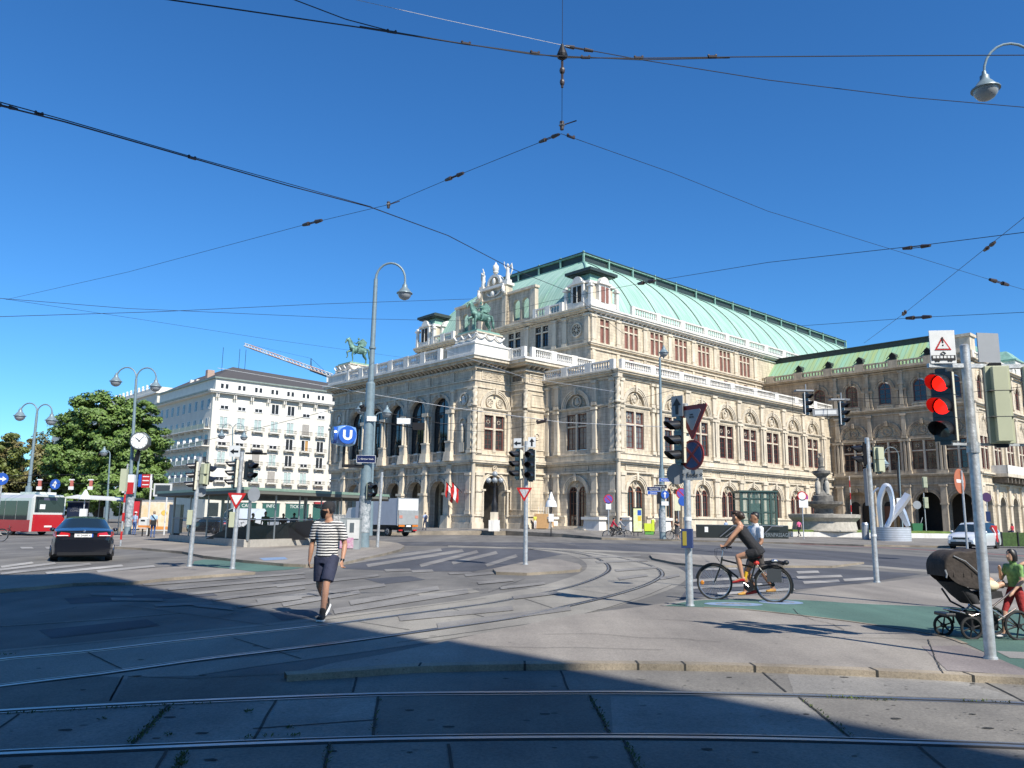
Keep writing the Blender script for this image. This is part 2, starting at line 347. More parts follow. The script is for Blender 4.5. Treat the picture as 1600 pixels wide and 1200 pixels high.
def roundel(F, cs, zc, r, m=None, name='carved_roundel', wheel=False, d=-.1):
    b = M(F); m = m or TRIM
    b.arc(cs, zc, r*.82, r, d-.05, d+.14, m, 0, 360, 20)
    if wheel:
        b.lun(cs, zc, r*.85, d-.02, INNER, 20, 0, 360); b.arc(cs, zc, 0.0, r*.2, d, d+.08, m, 0, 360, 10)
        for k in range(8):
            a = k*pi/4; p = (cs+cos(a)*r*.15, d+.05, zc+sin(a)*r*.15); q = (cs+cos(a)*r*.84, d+.05, zc+sin(a)*r*.84)
            b.cyl(p, q, .045, None, m, 5)
            a += pi/8; b.arc(cs+cos(a)*r*.68, zc+sin(a)*r*.68, r*.13, r*.2, d, d+.07, m, 0, 360, 8)
    else:
        b.lun(cs, zc, r*.85, d+.0, RELIEF, 20, 0, 360)
        rr = random.Random(int(cs*77+zc*13))
        for k in range(6):
            a = rr.uniform(0, 6.28); q = rr.uniform(.1, .5)*r; b.ell((cs+cos(a)*q, d+.05, zc+sin(a)*q), (r*.2, .1, r*.26), m, 7, 5)
        b.ell((cs, d+.08, zc+r*.25), (r*.2, .14, r*.24), m, 8, 6); b.ell((cs, d+.06, zc-r*.25), (r*.34, .12, r*.35), m, 8, 6)
    return b.build(name, OP)
def brackets(F, s0, s1, n, z0, z1, p, m, name='bracket_row'):
    b = M(F)
    for i in range(n):
        c = s0+(s1-s0)*(i+.5)/n
        b.add([(c-.13, 0, z0), (c+.13, 0, z0), (c+.13, p*.35, z0+.1), (c-.13, p*.35, z0+.1), (c-.13, 0, z1), (c+.13, 0, z1), (c+.13, p, z1), (c-.13, p, z1)],
              [(0, 1, 2, 3), (4, 7, 6, 5), (0, 3, 7, 4), (1, 5, 6, 2), (3, 2, 6, 7)], m)
    return b.build(name, OP)
def panel(F, s0, s1, z0, z1, m, d=.02, frame=TRIM, name='carved_panel', w=.1):
    b = M(F); b.box(s0, s1, -.05, d, z0, z1, m)
    for x0, x1, y0, y1 in ((s0, s1, z1-w, z1), (s0, s1, z0, z0+w), (s0, s0+w, z0+w, z1-w), (s1-w, s1, z0+w, z1-w)): b.box(x0, x1, 0, d+.09, y0, y1, frame)
    return b.build(name, OP)
def spiral(x, y, z0, z1, r=.3, name='spiral_column'):
    b = MB(); n = 10; k = int((z1-z0)/.09); vs = []
    for i in range(k+1):
        z = z0+(z1-z0)*i/k
        for j in range(n):
            a = 2*pi*j/n; rr = r*(1+.22*cos(2*(a-z*3.4))) if z0+.5 < z < z1-.5 else r*(1.25 if (z < z0+.25 or z > z1-.25) else 1.0)
            vs.append((x+rr*cos(a), y+rr*sin(a), z))
    b.add(vs, [(i*n+j, i*n+(j+1) % n, (i+1)*n+(j+1) % n, (i+1)*n+j) for i in range(k) for j in range(n)]+[tuple(range(k*n, k*n+n))], TRIM)
    return b.build(name, OP, smooth=True)
def lower_bands(F, s0, s1, e=0, e1=None, m=None):
    m = m or TRIM
    moulding(F, s0, s1, [(0, 1.1, .42), (1.1, 1.25, .36), (1.25, 1.95, .22), (1.95, 2.15, .38)], m, 'plinth', e, e1)
    moulding(F, s0, s1, [(7.0, 7.2, .26), (8.0, 8.2, .3), (8.2, 8.42, .5), (8.42, 8.5, .56)], m, 'string_course', e, e1)
    moulding(F, s0, s1, [(8.5, 9.15, .16), (9.15, 9.3, .26)], m, 'sill_band', e, e1)
def upper_bands(F, s0, s1, e=0, e1=None, m=None):
    moulding(F, s0, s1, [(14.62, 14.72, .16), (14.72, 14.86, .24)], m or TRIM, 'impost_band', e, e1)
    moulding(F, s0, s1, [(17.75, 17.9, .16), (17.9, 17.98, .24), (18.05, 18.3, .4), (18.3, 18.5, .7), (18.5, 18.68, .85)], m or TRIM, 'cornice', e, e1)
def wing_bay(F, c, hw, door=False, m=STONE, win_w=3.1, sz=2.15, fr=REDW):
    "one two-storey bay"
    lights(F, c, 2.2 if not door else .75, 5.55, 2.75, 2, arched=True, d=-.42, fr=BROWN if door else REDW, name='door' if door else 'arched_window', gap=.32, glass=PANEM)
    archivolt(F, c, 4.72, 1.55, sz)
    roundel(F, c, 5.72, .36, d=-.28, name='tracery_roundel')
    panel(F, c-hw+1.0, c+hw-1.0, 7.3, 7.9, m, name='frieze_panel')
    lights(F, c, 9.85, 14.1, win_w, 2, cross=12.6, d=-.3, fr=fr, glass=(PANEL_G, PANEM, GREYC, PANEL_G, GREYC)[int(c*3) % 5])
    archivolt(F, c, 14.75, 1.75, 2.35)
    roundel(F, c, 15.6, .72, d=-.12)
def wing_wall(F, s0, s1, bays, m=STONE, z1=18.1, doors=()):
    b = M(F)
    b.wall(s0, s1, 0, 7.1, [(c, 1.55, .7 if c in doors else 2.15, 4.72) for c in bays], m, .6)
    b.wall(s0, s1, 7.1, 14.66, [(c, 1.62, 9.8, 14.15, False) for c in bays], m, .35)
    b.wall(s0, s1, 14.66, z1, [(c, 1.75, 14.75, 14.76) for c in bays], m, .25)
    for c in bays:
        b.lun(c, 14.75, 1.75, -.22, RELIEF)
        # spandrel stone over twin round-headed lights
        b.wall(c-1.55, c+1.55, 4.8, 6.3, [(c-.77, .62, 4.8, 4.86), (c+.77, .62, 4.8, 4.86)], m, .15, d=-.3)
    return b.build('wall', OP, recalc=False)
# ---- near wing: sunlit side
Fs = FS(0); BC = [3.1, 10.3, 16.2, 22.0, 27.8, 33.7, 39.5, 45.3]
b = M(); b.box(.4, 50.9, 1.0, 10.9, 17.6, 18.3, STONE2); b.build('terrace_roof', OP)
wing_wall(Fs, 0, 51.0, BC, doors=(3.1, 10.3))
def split_plinth(F, cuts, s0, s1, e=0):
    "plinth pieces either side of the doors, then the two upper bands"
    pl = [(0, 1.1, .42), (1.1, 1.25, .36), (1.25, 1.95, .22), (1.95, 2.15, .38)]; x = s0
    for c in cuts: moulding(F, x, c-1.6, pl, TRIM, 'plinth', e if x == s0 else 0, 0); x = c+1.6
    moulding(F, x, s1, pl, TRIM, 'plinth', 0, 0)
    moulding(F, s0, s1, [(7.0, 7.2, .26), (8.0, 8.2, .3), (8.2, 8.42, .5), (8.42, 8.5, .56)], TRIM, 'string_course', e, 0)
    moulding(F, s0, s1, [(8.5, 9.15, .16), (9.15, 9.3, .26)], TRIM, 'sill_band', e, 0)
split_plinth(Fs, [3.1, 10.3], 0, 51, 1); upper_bands(Fs, 0, 51, 1, 0)
for c in BC: wing_bay(Fs, c, 2.9, door=c < 11)
for c in [13.25, 19.1, 24.9, 30.75, 36.6, 42.4, 48.25]:
    pilaster(Fs, c, 2.15, 6.98, .95, .3, imp=4.85); pilaster(Fs, c, 9.3, 14.62, double=True); pilaster(Fs, c, 14.86, 17.75, .8, .26)
for c in (6.2, 7.1):
    pilaster(Fs, c, 2.15, 6.98, .5, .3, imp=4.85); pilaster(Fs, c, 9.3, 14.62, .45, .3); pilaster(Fs, c, 14.86, 17.75, .45, .26)
pilaster(Fs, .55, 2.15, 6.98, .7, .25, imp=4.85); pilaster(Fs, .55, 9.3, 14.62, .5, .25); pilaster(Fs, .55, 14.86, 17.75, .5, .25)
for i, c in enumerate(BC):
    b = M(Fs)
    for s0, s1 in ((c-2.9, c-1.5), (c+1.5, c+2.9)): b.box(s0+.2, s1-.1, 0, .14, 1.25, 1.9, TRIM)
    b.box(c-1.5, c+1.5, 0, .3, 2.15, 2.25, TRIM) if c > 11 else b.box(c-1.6, c+1.6, 0, 1.2, .0, .72, TRIM); b.build('window_sill' if c > 11 else 'door_step', OP)
spiral(-.18, -.18, 9.3, 14.6); spiral(-.18, -.18, 14.9, 17.7, name='spiral_column'); b = MB(); b.cyl((-.2, -.2, 0), (-.2, -.2, 9.3), .27, .25, TRIM, 12); b.build('corner_column', OP, smooth=True)
for z in (17.75,):
    b = MB(); b.cbox(-.2, -.2, 18.0, .8, .8, .5, TRIM); b.build('corner_capital', OP)
balus(FS(0), .0, 51.0, 18.68, 19.8)
# ---- near wing: boulevard face, in grazing light
Fw = FF(0)
wing_wall(Fw, 0, 11.5, [6.4], doors=(6.4,), m=STONE2); split_plinth(Fw, [6.4], 0, 11.5); upper_bands(Fw, 0, 11.5, 0, 0)
wing_bay(Fw, 6.4, 2.9, door=True, m=STONE2, fr=BROWN)  # upper window frames browned to stand for red ones in shade
for c in (.55, 3.3, 9.45, 11.1):
    pilaster(Fw, c, 2.15, 6.98, .75, .42, imp=4.85); pilaster(Fw, c, 9.3, 14.62, .6, .38); pilaster(Fw, c, 14.86, 17.75, .6, .34)
balus(FF(0), 0, 11.6, 18.68, 19.8, post=4)
b = M(Fw)
for k in range(5): b.box(3.6-.1*k, 9.3+.1*k, .0, 1.1+.42*k, 0, .95-.17*k, TRIM)
b.build('entrance_steps', OP)
for s0, s1 in ((1.4, 3.9), (9.0, 10.9)): b = M(Fw); b.taper(s0, s1, .2, 1.7, .3, 1.7, .12, .12, WHITE); b.box(s0-.12, s1+.12, .1, 1.8, 1.7, 2.0, WHITE); b.build('stair_pedestal', OP)
for s0, s1 in ((-.2, 1.2), (5.6, 7.4)): b = M(FS(0)); b.taper(s0, s1, .2, 1.7, .3, 1.7, .1, .1, WHITE); b.box(s0-.12, s1+.12, .1, 1.8, 1.7, 2.0, WHITE); b.build('stair_pedestal', OP)
# ---- pier block between wing and loggia
A2, A1, B1, BW = -3.6, -9.3, 14.2, 11.45
def solid_face(F, s0, s1, z1, m=STONE, e=0, e1=0):
    b = M(F); b.wall(s0, s1, 0, z1, [], m); b.build('wall', OP, recalc=False)
    lower_bands(F, s0, s1, e, e1)
    moulding(F, s0, s1, [(14.62, 14.72, .14), (14.72, 14.86, .22)], TRIM, 'impost_band', e, e1); moulding(F, s0, s1, [(17.2, 17.35, .14), (18.0, 18.15, .14)], TRIM, 'architrave', e, e1)
solid_face(FS(BW), A2, 0, 20.2, e=1); solid_face(FF(A2), BW, B1, 20.2, e=1)
panel(FS(BW), A2+.9, -.4, 15.2, 16.8, STONE, name='sunk_panel'); panel(FS(BW), A2+.9, -.4, 9.9, 13.9, STONE, name='sunk_panel'); panel(FS(BW), A2+.9, -.4, 2.7, 6.5, STONE, name='sunk_panel')
roundel(FS(BW), A2+1.9, 11.6, .42, d=.0, name='stone_boss'); panel(FS(BW), A2+.6, -.2, 18.25, 19.2, RELIEF, name='frieze_panel')
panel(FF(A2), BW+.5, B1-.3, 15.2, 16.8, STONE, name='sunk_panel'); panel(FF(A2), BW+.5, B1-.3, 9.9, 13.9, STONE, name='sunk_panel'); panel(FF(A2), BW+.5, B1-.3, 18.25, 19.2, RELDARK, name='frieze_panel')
panel(FF(A2), BW+.5, B1-.3, 2.7, 6.5, STONE, name='sunk_panel')
spiral(A2-.1, BW-.1, 9.3, 14.6, .24); spiral(A2-.1, BW-.1, 14.9, 17.2, .24)
# ---- loggia side face with drive-through arch
Fl = FS(B1); LC = -6.1
b = M(Fl)
b.wall(A1, A2, 0, 7.1, [(LC, 1.75, 0, 5.05)], STONE, 1.1); b.wall(A1, A2, 7.1, 14.66, [(LC, 1.62, 9.8, 14.15, False)], STONE, .35)
b.wall(A1, A2, 14.66, 20.2, [(LC, 1.9, 14.7, 14.75)], STONE, .2); b.lun(LC, 14.75, 1.9, -.18, TRIM)
b.build('wall', OP, recalc=False)
lower_b = [(0, 1.1, .42), (1.1, 1.25, .36), (1.25, 1.95, .22), (1.95, 2.15, .38)]
moulding(Fl, A1, LC-1.8, lower_b, TRIM, 'plinth', 1, 0); moulding(Fl, LC+1.8, A2, lower_b, TRIM, 'plinth', 0, 0)
moulding(Fl, A1, A2, [(7.0, 7.2, .26), (8.0, 8.2, .3), (8.2, 8.42, .5), (8.42, 8.5, .56)], TRIM, 'string_course', 1, 0)
moulding(Fl, A1, A2, [(8.5, 9.15, .16), (9.15, 9.3, .26)], TRIM, 'sill_band', 1, 0)
moulding(Fl, A1, A2, [(14.62, 14.72, .14), (14.72, 14.86, .22)], TRIM, 'impost_band', 1, 0); moulding(Fl, A1, A2, [(17.2, 17.35, .14), (18.0, 18.15, .14)], TRIM, 'architrave', 1, 0)
archivolt(Fl, LC, 5.05, 1.75, 2.2, rings=2); archivolt(Fl, LC, 14.75, 1.9, 2.45); roundel(Fl, LC, 7.65, .33, d=.1, name='stone_boss')
for q in (-.82, .82): roundel(Fl, LC+q, 15.55, .55, wheel=True, d=-.1, name='rose_window')
lights(Fl, LC, 9.85, 14.0, 3.0, 2, cross=12.35, d=-.3, gap=.42)
panel(Fl, A1+1.0, A2-.3, 18.25, 19.3, RELIEF, name='frieze_panel')
pilaster(Fl, A1+.75, 2.15, 6.98, 1.1, .3, imp=4.9); pilaster(Fl, A1+.6, 9.3, 14.6, .6, .28); pilaster(Fl, A2-.35, 9.3, 14.6, .45, .28)
b = MB()
for q in (-1.95, 1.95): b.cyl((LC+q, B1-.35, 1.9), (LC+q, B1-.35, 4.9), .14, .12, TRIM, 10); b.cbox(LC+q, B1-.3, 5.0, .55, .5, .2, TRIM)
b.build('arch_column', OP, smooth=True)
spiral(A1-.1, B1-.1, 9.3, 14.6, .28); spiral(A1-.1, B1-.1, 14.9, 17.2, .28); b = MB(); b.cyl((A1-.12, B1-.12, 0), (A1-.12, B1-.12, 9.3), .25, .23, TRIM, 12); b.build('corner_column', OP, smooth=True)
# ---- loggia front: five arches over five arches
Ff = FF(A1); B2 = 2*30.6-B1; LA = [20.85+4.88*i for i in range(5)]
b = M(Ff)
b.wall(B1, B2, 0, 7.1, [(c, 1.72, 0, 4.5) for c in LA], STONE2, .8, n=14); b.wall(B1, B2, 7.1, 17.3, [(c, 1.8, 8.5, 14.78) for c in LA], STONE2, .55, n=14)
b.wall(B1, B2, 17.3, 20.2, [], STONE2); b.build('wall', OP, recalc=False)
b = MB(); b.box(A1+1.2, A1+5.6, B1+4.3, B2-4.3, 7.2, 8.4, STONE2); b.box(A1+5.0, A1+5.5, B1+.3, B2-.3, 0, 20, DARKST); b.box(A1+.2, A2, B1+.3, B2-.3, 17.6, 20.3, STONE2)  # back wall painted dark for the dim light inside the loggia
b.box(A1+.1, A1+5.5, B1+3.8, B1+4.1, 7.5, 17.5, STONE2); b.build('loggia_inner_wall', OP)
moulding(Ff, B1, LA[0]-1.75, lower_b, TRIM, 'plinth', 0, 0); moulding(Ff, LA[-1]+1.75, B2, lower_b, TRIM, 'plinth')
moulding(Ff, B1, B2, [(7.0, 7.15, .2), (8.0, 8.2, .3), (8.2, 8.42, .5), (8.42, 8.5, .56)], TRIM, 'string_course')
moulding(Ff, B1, B2, [(17.2, 17.35, .16), (18.0, 18.15, .16)], TRIM, 'architrave')
for c in LA:
    archivolt(Ff, c, 4.5, 1.72, 2.15, STONE2, 2); archivolt(Ff, c, 14.78, 1.8, 2.3, STONE2, 3); roundel(Ff, c, 7.6, .33, STONE2, d=.05, name='stone_boss')
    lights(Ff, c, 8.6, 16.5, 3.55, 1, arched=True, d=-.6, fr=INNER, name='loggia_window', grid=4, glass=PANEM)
    g_ = M(FF(A1+4.9)); g_.wall(c-1.4, c+1.4, .5, 6.3, [(c, 1.0, .5, 4.6)], STONE2, .3, d=.05); g_.box(c-1, c+1, -.3, -.2, .5, 5.6, BROWN); g_.build('inner_doorway', OP, recalc=False)
    balus(Ff, c-1.75, c+1.75, 8.5, 9.75, post=1.75, d=-.15, step=.3, m=STONE2)
for i in range(6):
    c = 20.85-2.44+4.88*i
    b = M(Ff); b.taper(c-.75, c+.75, -.1, 1.05, .0, 2.0, .1, .1, TRIM); b.box(c-.85, c+.85, -.1, 1.15, 0, .5, TRIM); b.box(c-.5, c+.5, -.1, .75, 2.0, 4.5, TRIM); b.box(c-.62, c+.62, -.1, .9, 4.4, 4.7, TRIM)
    b.taper(c-.42, c+.42, -.2, .62, 4.7, 7.0, .04, .12, TRIM); b.box(c-.52, c+.52, -.1, .62, 7.0, 7.25, TRIM); b.box(c-.4, c+.4, -.1, .45, 7.25, 8.0, TRIM); b.build('arcade_pier', OP)
    b = M(Ff); b.taper(c-.72, c+.72, -.1, .85, 8.5, 9.6, .12, .12, TRIM); b.box(c-.55, c+.55, -.1, .62, 9.6, 10.8, TRIM); b.box(c-.62, c+.62, -.1, .7, 10.75, 10.95, TRIM)
    for q in (-.3, 0, .3): b.cyl((c+q, .3+.2*(q == 0), 10.9), (c+q, .3+.2*(q == 0), 14.3), .17, .14, TRIM, 8)
    b.box(c-.62, c+.62, -.1, .66, 14.3, 14.75, TRIM); b.box(c-.3, c+.3, -.1, .22, 14.75, 17.2, STONE2); b.build('arcade_pier', OP)
    if i < 5: panel(Ff, c+.5, c+4.4, 18.25, 19.3, RELDARK, name='frieze_panel', d=-.02)
    b = M(Ff); b.box(c-.35, c+.35, -.05, .2, 18.1, 19.4, STONE2); b.build('frieze_post', OP)
for c0, c1 in ((B1, LA[0]-2.9), (LA[-1]+2.9, B2)):
    cc = (c0+c1)/2
    pilaster(Ff, c0+.5, 2.15, 6.98, .75, .42, imp=4.7); pilaster(Ff, c0+.5, 9.3, 14.62, .65, .4); pilaster(Ff, c0+.5, 14.86, 17.2, .6, .3); pilaster(Ff, c1+.2, 9.3, 14.62, .5, .4); pilaster(Ff, c1+.2, 14.86, 17.2, .5, .3)
    moulding(Ff, c0, c1+.5, [(14.62, 14.72, .16), (14.72, 14.86, .24)], TRIM, 'impost_band'); moulding(Ff, c0, c1+.5, [(8.5, 9.15, .16), (9.15, 9.3, .26)], TRIM, 'sill_band')
    b = M(Ff); b.arc(cc+.1, 15.9, .6, .8, -.1, .18, TRIM, 0, 360, 18); b.ell((cc+.1, .1, 16.0), (.2, .2, .3), WHITE, 8, 6); b.ell((cc+.1, .1, 15.55), (.33, .16, .3), WHITE, 8, 6); b.build('bust_roundel', OP)
    b = M(Ff)
    b.box(cc-.35, cc+.55, 0, .35, 9.5, 10.6, TRIM); b.ell((cc+.1, .25, 12.75), (.17, .17, .22), WHITE, 8, 6); b.ell((cc+.1, .22, 11.9), (.3, .22, .75), TRIM, 8, 6); b.ell((cc+.1, .2, 11.1), (.32, .2, .7), TRIM, 8, 6); b.arc(cc+.1, 13.0, .5, .62, -.05, .25, TRIM); b.build('niche_statue', OP)
    panel(Ff, c0+.6, c1-.1, 18.25, 19.3, RELDARK, name='frieze_panel', d=-.02)
# main eaves of the loggia and pier block
b = MB()
def slab(z0, z1, p, m):
    b.poly([(A1-p, B1-p), (A2-p, B1-p), (A2-p, BW-p), (7.6, BW-p), (7.6, B2+2.75+p), (A2-p, B2+2.75+p), (A2-p, B2+p), (A1-p, B2+p)], z0, z1, m)
slab(19.45, 19.7, .35, STONE2); slab(20.15, 20.4, .9, TRIM); slab(20.4, 20.75, 1.25, TRIM); slab(20.75, 21.0, 1.4, WHITE); b.build('cornice', OP)
brackets(Ff, B1-.3, B2+.3, 42, 19.7, 20.15, .95, STONE2); brackets(Fl, A1-.2, A2-1, 7, 19.7, 20.15, .95, STONE2); brackets(FS(BW), A2-.3, 6, 12, 19.7, 20.15, .95, STONE2)
brackets(Ff, B1-.3, B2+.3, 90, 19.2, 19.45, .3, TRIM, 'dentil_row')
b = M(FS(BW)); b.wall(0, 8, 17.5, 20.3, [], STONE2); b.build('wall', OP, recalc=False)
b = M(Fl); b.wall(A1, A2, 20.2, 20.8, [], STONE2); b.build('wall', OP, recalc=False)
balus(FF(A1-.55), B1+5.4, B2-5.4, 21.0, 22.45, post=3.4, d=.55)
balus(FS(BW-.5), A2+.0, 7.6, 21.0, 22.3, post=3.6, d=.5); balus(FF(A2-.4), BW-.8, B1-1.0, 21.0, 22.3, post=3, d=.5)
b = MB(); b.box(A2, 51, BW, B2+2.7, 19.9, 20.9, STONE2); b.box(A1+.2, A2, B1, B2, 19.9, 20.9, STONE2); b.build('terrace_roof', OP)
def pedestal(y0, y1):
    b = MB(); x0, x1 = A1-.8, -4.4
    b.box(x0, x1, y0, y1, 21.0, 22.5, WHITE); b.box(x0-.12, x1+.12, y0-.12, y1+.12, 22.3, 22.5, WHITE)
    b.taper(x0+.3, x1-.3, y0+.2, y1-.2, 22.5, 22.9, .35, .35, WHITE); b.taper(x0+.7, x1-.7, y0+.6, y1-.6, 22.9, 23.9, .2, .2, WHITE); b.box(x0+.7, x1-.7, y0+.6, y1-.6, 23.9, 24.05, TRIM); b.box(x0+.75, x1-.75, y0+.65, y1-.65, 24.05, 24.12, COP); b.box(x0+1.0, x1-1.0, y0+.9, y1-.9, 24.12, 24.35, MATS['green_copper'])
    o = b.build('statue_pedestal', OP); g = MB()
    for (px, py, qx, qy) in ((x0+.62, y0+.6, x0+.62, y1-.6), (x0+.6, y0+.5, x1-.6, y0+.5)):
        for k in range(3):
            t0, t1 = k/3, (k+1)/3; pts = []
            for j in range(9): t = t0+(t1-t0)*j/8; pts.append((px+(qx-px)*t-.05, py+(qy-py)*t-.05, 23.75-.55*sin(pi*j/8)))
            g.tube(pts, .11, WHITE, 6)
    g.build('garland', o, smooth=True)
pedestal(B1-.8, B1+4.6); pedestal(B2-4.6, B2+.8)
# ---- far wing, seen only above and past the loggia
b = MB(); b.box(0, 40, B2+2.75, 61.2, 0, 18.6, STONE2); b.box(-.6, 40, B2+2.75, 61.8, 18.3, 18.7, TRIM); b.build('wall', OP)
balus(FF(0), B2+3, 61.2, 18.68, 19.8)
solid_face(FF(A2), B2, B2+2.75, 20.2)
# ---- tall central block
XA, YA0, YA1 = 7.75, 11.0, 50.2
Fa = FS(YA0); Fb = FF(XA)
UC = [16.2, 22.0, 27.8, 33.7, 39.5, 45.3]
b = M(Fa); ups = [(c, 1.5, 25.1, 28.45, False) for c in UC]+[(10.6, .95, 25.1, 28.45, False)]
b.wall(XA, 110, 17, 24.0, [(c, .5, 22.5, 23.7, False) for c in UC], STONE, .3); b.wall(XA, 110, 24.0, 29.2, ups, STONE, .35); b.build('wall', OP, recalc=False)
for c in UC:
    lights(Fa, c, 25.15, 28.4, 2.95, 3, cross=27.45, d=-.3, fr=PINKW, gap=.3, grid=1, blind=True, name='attic_window')
    lights(Fa, c, 22.55, 23.65, .95, 1, d=-.2, fr=PINKW, blind=True, name='vent_window', mull=None)
lights(Fa, 10.6, 25.15, 28.4, 1.85, 2, cross=27.45, d=-.3, fr=PINKW, gap=.3, grid=1, blind=True, name='attic_window')
for c in [8.2, 13.2, 19.1, 24.9, 30.75, 36.6, 42.4, 48.25]:
    pilaster(Fa, c, 24.9, 28.7, .8, .22); b = M(Fa); b.box(c-.3, c+.3, 0, .14, 19, 24.0, STONE); b.build('wall_strip', OP)
moulding(Fa, XA, 110, [(24.0, 24.15, .2), (24.55, 24.75, .3), (24.75, 24.9, .42)], TRIM, 'string_course', 1, 0)
moulding(Fa, XA, 110, [(28.65, 28.8, .2), (29.1, 29.3, .5), (29.3, 29.55, .8), (29.55, 29.75, .95)], WHITE, 'cornice', 1, 0)
brackets(Fa, XA+.3, 51, 44, 28.75, 29.1, .55, WHITE)
balus(FS(YA0-.2), 15.6, 110, 29.75, 31.1, post=5.85, d=.4, step=.5)
# front
def bside(c): return 2*30.6-c
b = M(Fb)
wins = [20.3, 26.0, bside(26.0), bside(20.3)]
b.wall(YA0, YA1, 17, 29.2, [(c, 1.3, 25.6, 28.7, False) for c in wins], STONE2, .35); b.build('wall', OP, recalc=False)
for c in wins: lights(Fb, c, 25.65, 28.6, 2.55, 2, cross=27.7, d=-.3, fr=INNER, name='attic_window', glass=PANEM, grid=1)
moulding(Fb, YA0, YA1, [(24.55, 24.75, .3), (24.75, 24.9, .42)], TRIM, 'string_course'); moulding(Fb, YA0, YA1, [(28.85, 29.0, .2), (29.1, 29.3, .5), (29.3, 29.55, .8), (29.55, 29.75, .95)], TRIM, 'cornice')
brackets(Fb, YA0+.3, YA1, 34, 28.8, 29.1, .55, STONE2)
for c in (YA0+.5, YA0+4.6, 17.6, 23.1, 30.6, bside(23.1), bside(17.6), YA1-4.6, YA1-.5): pilaster(Fb, c, 24.9, 28.85, .7, .3)
for c in (YA0+2.5, YA1-2.5): roundel(Fb, c, 26.9, 1.0, wheel=True, d=.05, name='rose_window'); panel(Fb, c-1.45, c+1.45, 25.4, 28.5, RELDARK, d=-.03, name='carved_panel')
balus(Fb, YA0+4.8, 21.4, 29.75, 31.1, post=3.2, d=.4, step=.4); balus(Fb, bside(21.4), YA1-4.8, 29.75, 31.1, post=3.2, d=.4, step=.4)
# vaulted roof
DX0, DY0, DY1, DX1, DZ = 17.2, 20.9, 40.3, 104, 40.4
def prof(t): return .62*t+.38*(1-cos(t*pi/2)), .52*t+.48*sin(t*pi/2)
N = 14
def roofpt(k, side):  # inset fraction
    o, h = prof(k/N); return o, 29.9+(DZ-29.9)*h
ex0, ey0, ey1 = XA+.5, YA0+.5, YA1-.5
b = MB()
for k in range(N):
    (o, z), (o2, z2) = roofpt(k, 0), roofpt(k+1, 0)
    xa, xb = ex0+(DX0-ex0)*o, ex0+(DX0-ex0)*o2
    for yA, yB in ((ey0, DY0), (ey1, DY1)):
        ya, yb = yA+(yB-yA)*o, yA+(yB-yA)*o2; b.quad((xa, ya, z), (110, ya, z), (110, yb, z2), (xb, yb, z2), COPX)
    y0, y0b, y1, y1b = ey0+(DY0-ey0)*o, ey0+(DY0-ey0)*o2, ey1+(DY1-ey1)*o, ey1+(DY1-ey1)*o2
    b.quad((xa, y0, z), (xa, y1, z), (xb, y1b, z2), (xb, y0b, z2), COPY)
roof = b.build('roof', OP, smooth=60, recalc=False)
for i in range(15):
    b = MB(); x = 18+i*5.85; b.tube([(x, ey0+(DY0-ey0)*roofpt(k, 0)[0]-.04, roofpt(k, 0)[1]+.04) for k in range(N+1)], .065, COPD, 5)
    b.build('roof_rib', roof)
for yA, yB in ((ey0, DY0), (ey1, DY1)): b = MB(); b.tube([(ex0+(DX0-ex0)*roofpt(k, 0)[0], yA+(yB-yA)*roofpt(k, 0)[0], roofpt(k, 0)[1]+.05) for k in range(N+1)], .16, COP, 6); b.build('roof_rib', roof)
b = MB()
for i in range(3): b.tube([(ex0+(DX0-ex0)*roofpt(k, 0)[0]-.04, 22+i*1.0+0*k, roofpt(k, 0)[1]+.04) for k in range(N+1) if ey0+(DY0-ey0)*roofpt(k, 0)[0] < 22+i*6], .06, COP, 5) if i == 0 else None
b.build('roof_rib', roof)
b = MB(); b.box(DX0+.25, DX1, DY0+.25, DY1-.25, DZ-.4, DZ+1.3, COPD); b.box(DX0-.15, DX1, DY0-.15, DY1+.15, DZ-.1, DZ+.12, COP); b.box(DX0-.1, DX1, DY0-.1, DY1+.1, DZ+1.3, DZ+1.55, COP); b.box(DX0-.2, DX1, DY0-.2, DY1+.2, DZ+1.5, DZ+1.62, COPD)
for i in range(16):
    for y in (DY0-.02, DY1+.02): b.cbox(min(DX0+i*5.85, DX1), y, DZ+.9, .25, .25, 1.8, COP)
for i in range(5): b.cbox(DX0-.02, DY0+(DY1-DY0)*i/4, DZ+.9, .25, .25, 1.8, COP)
b.build('roof_deck', roof)
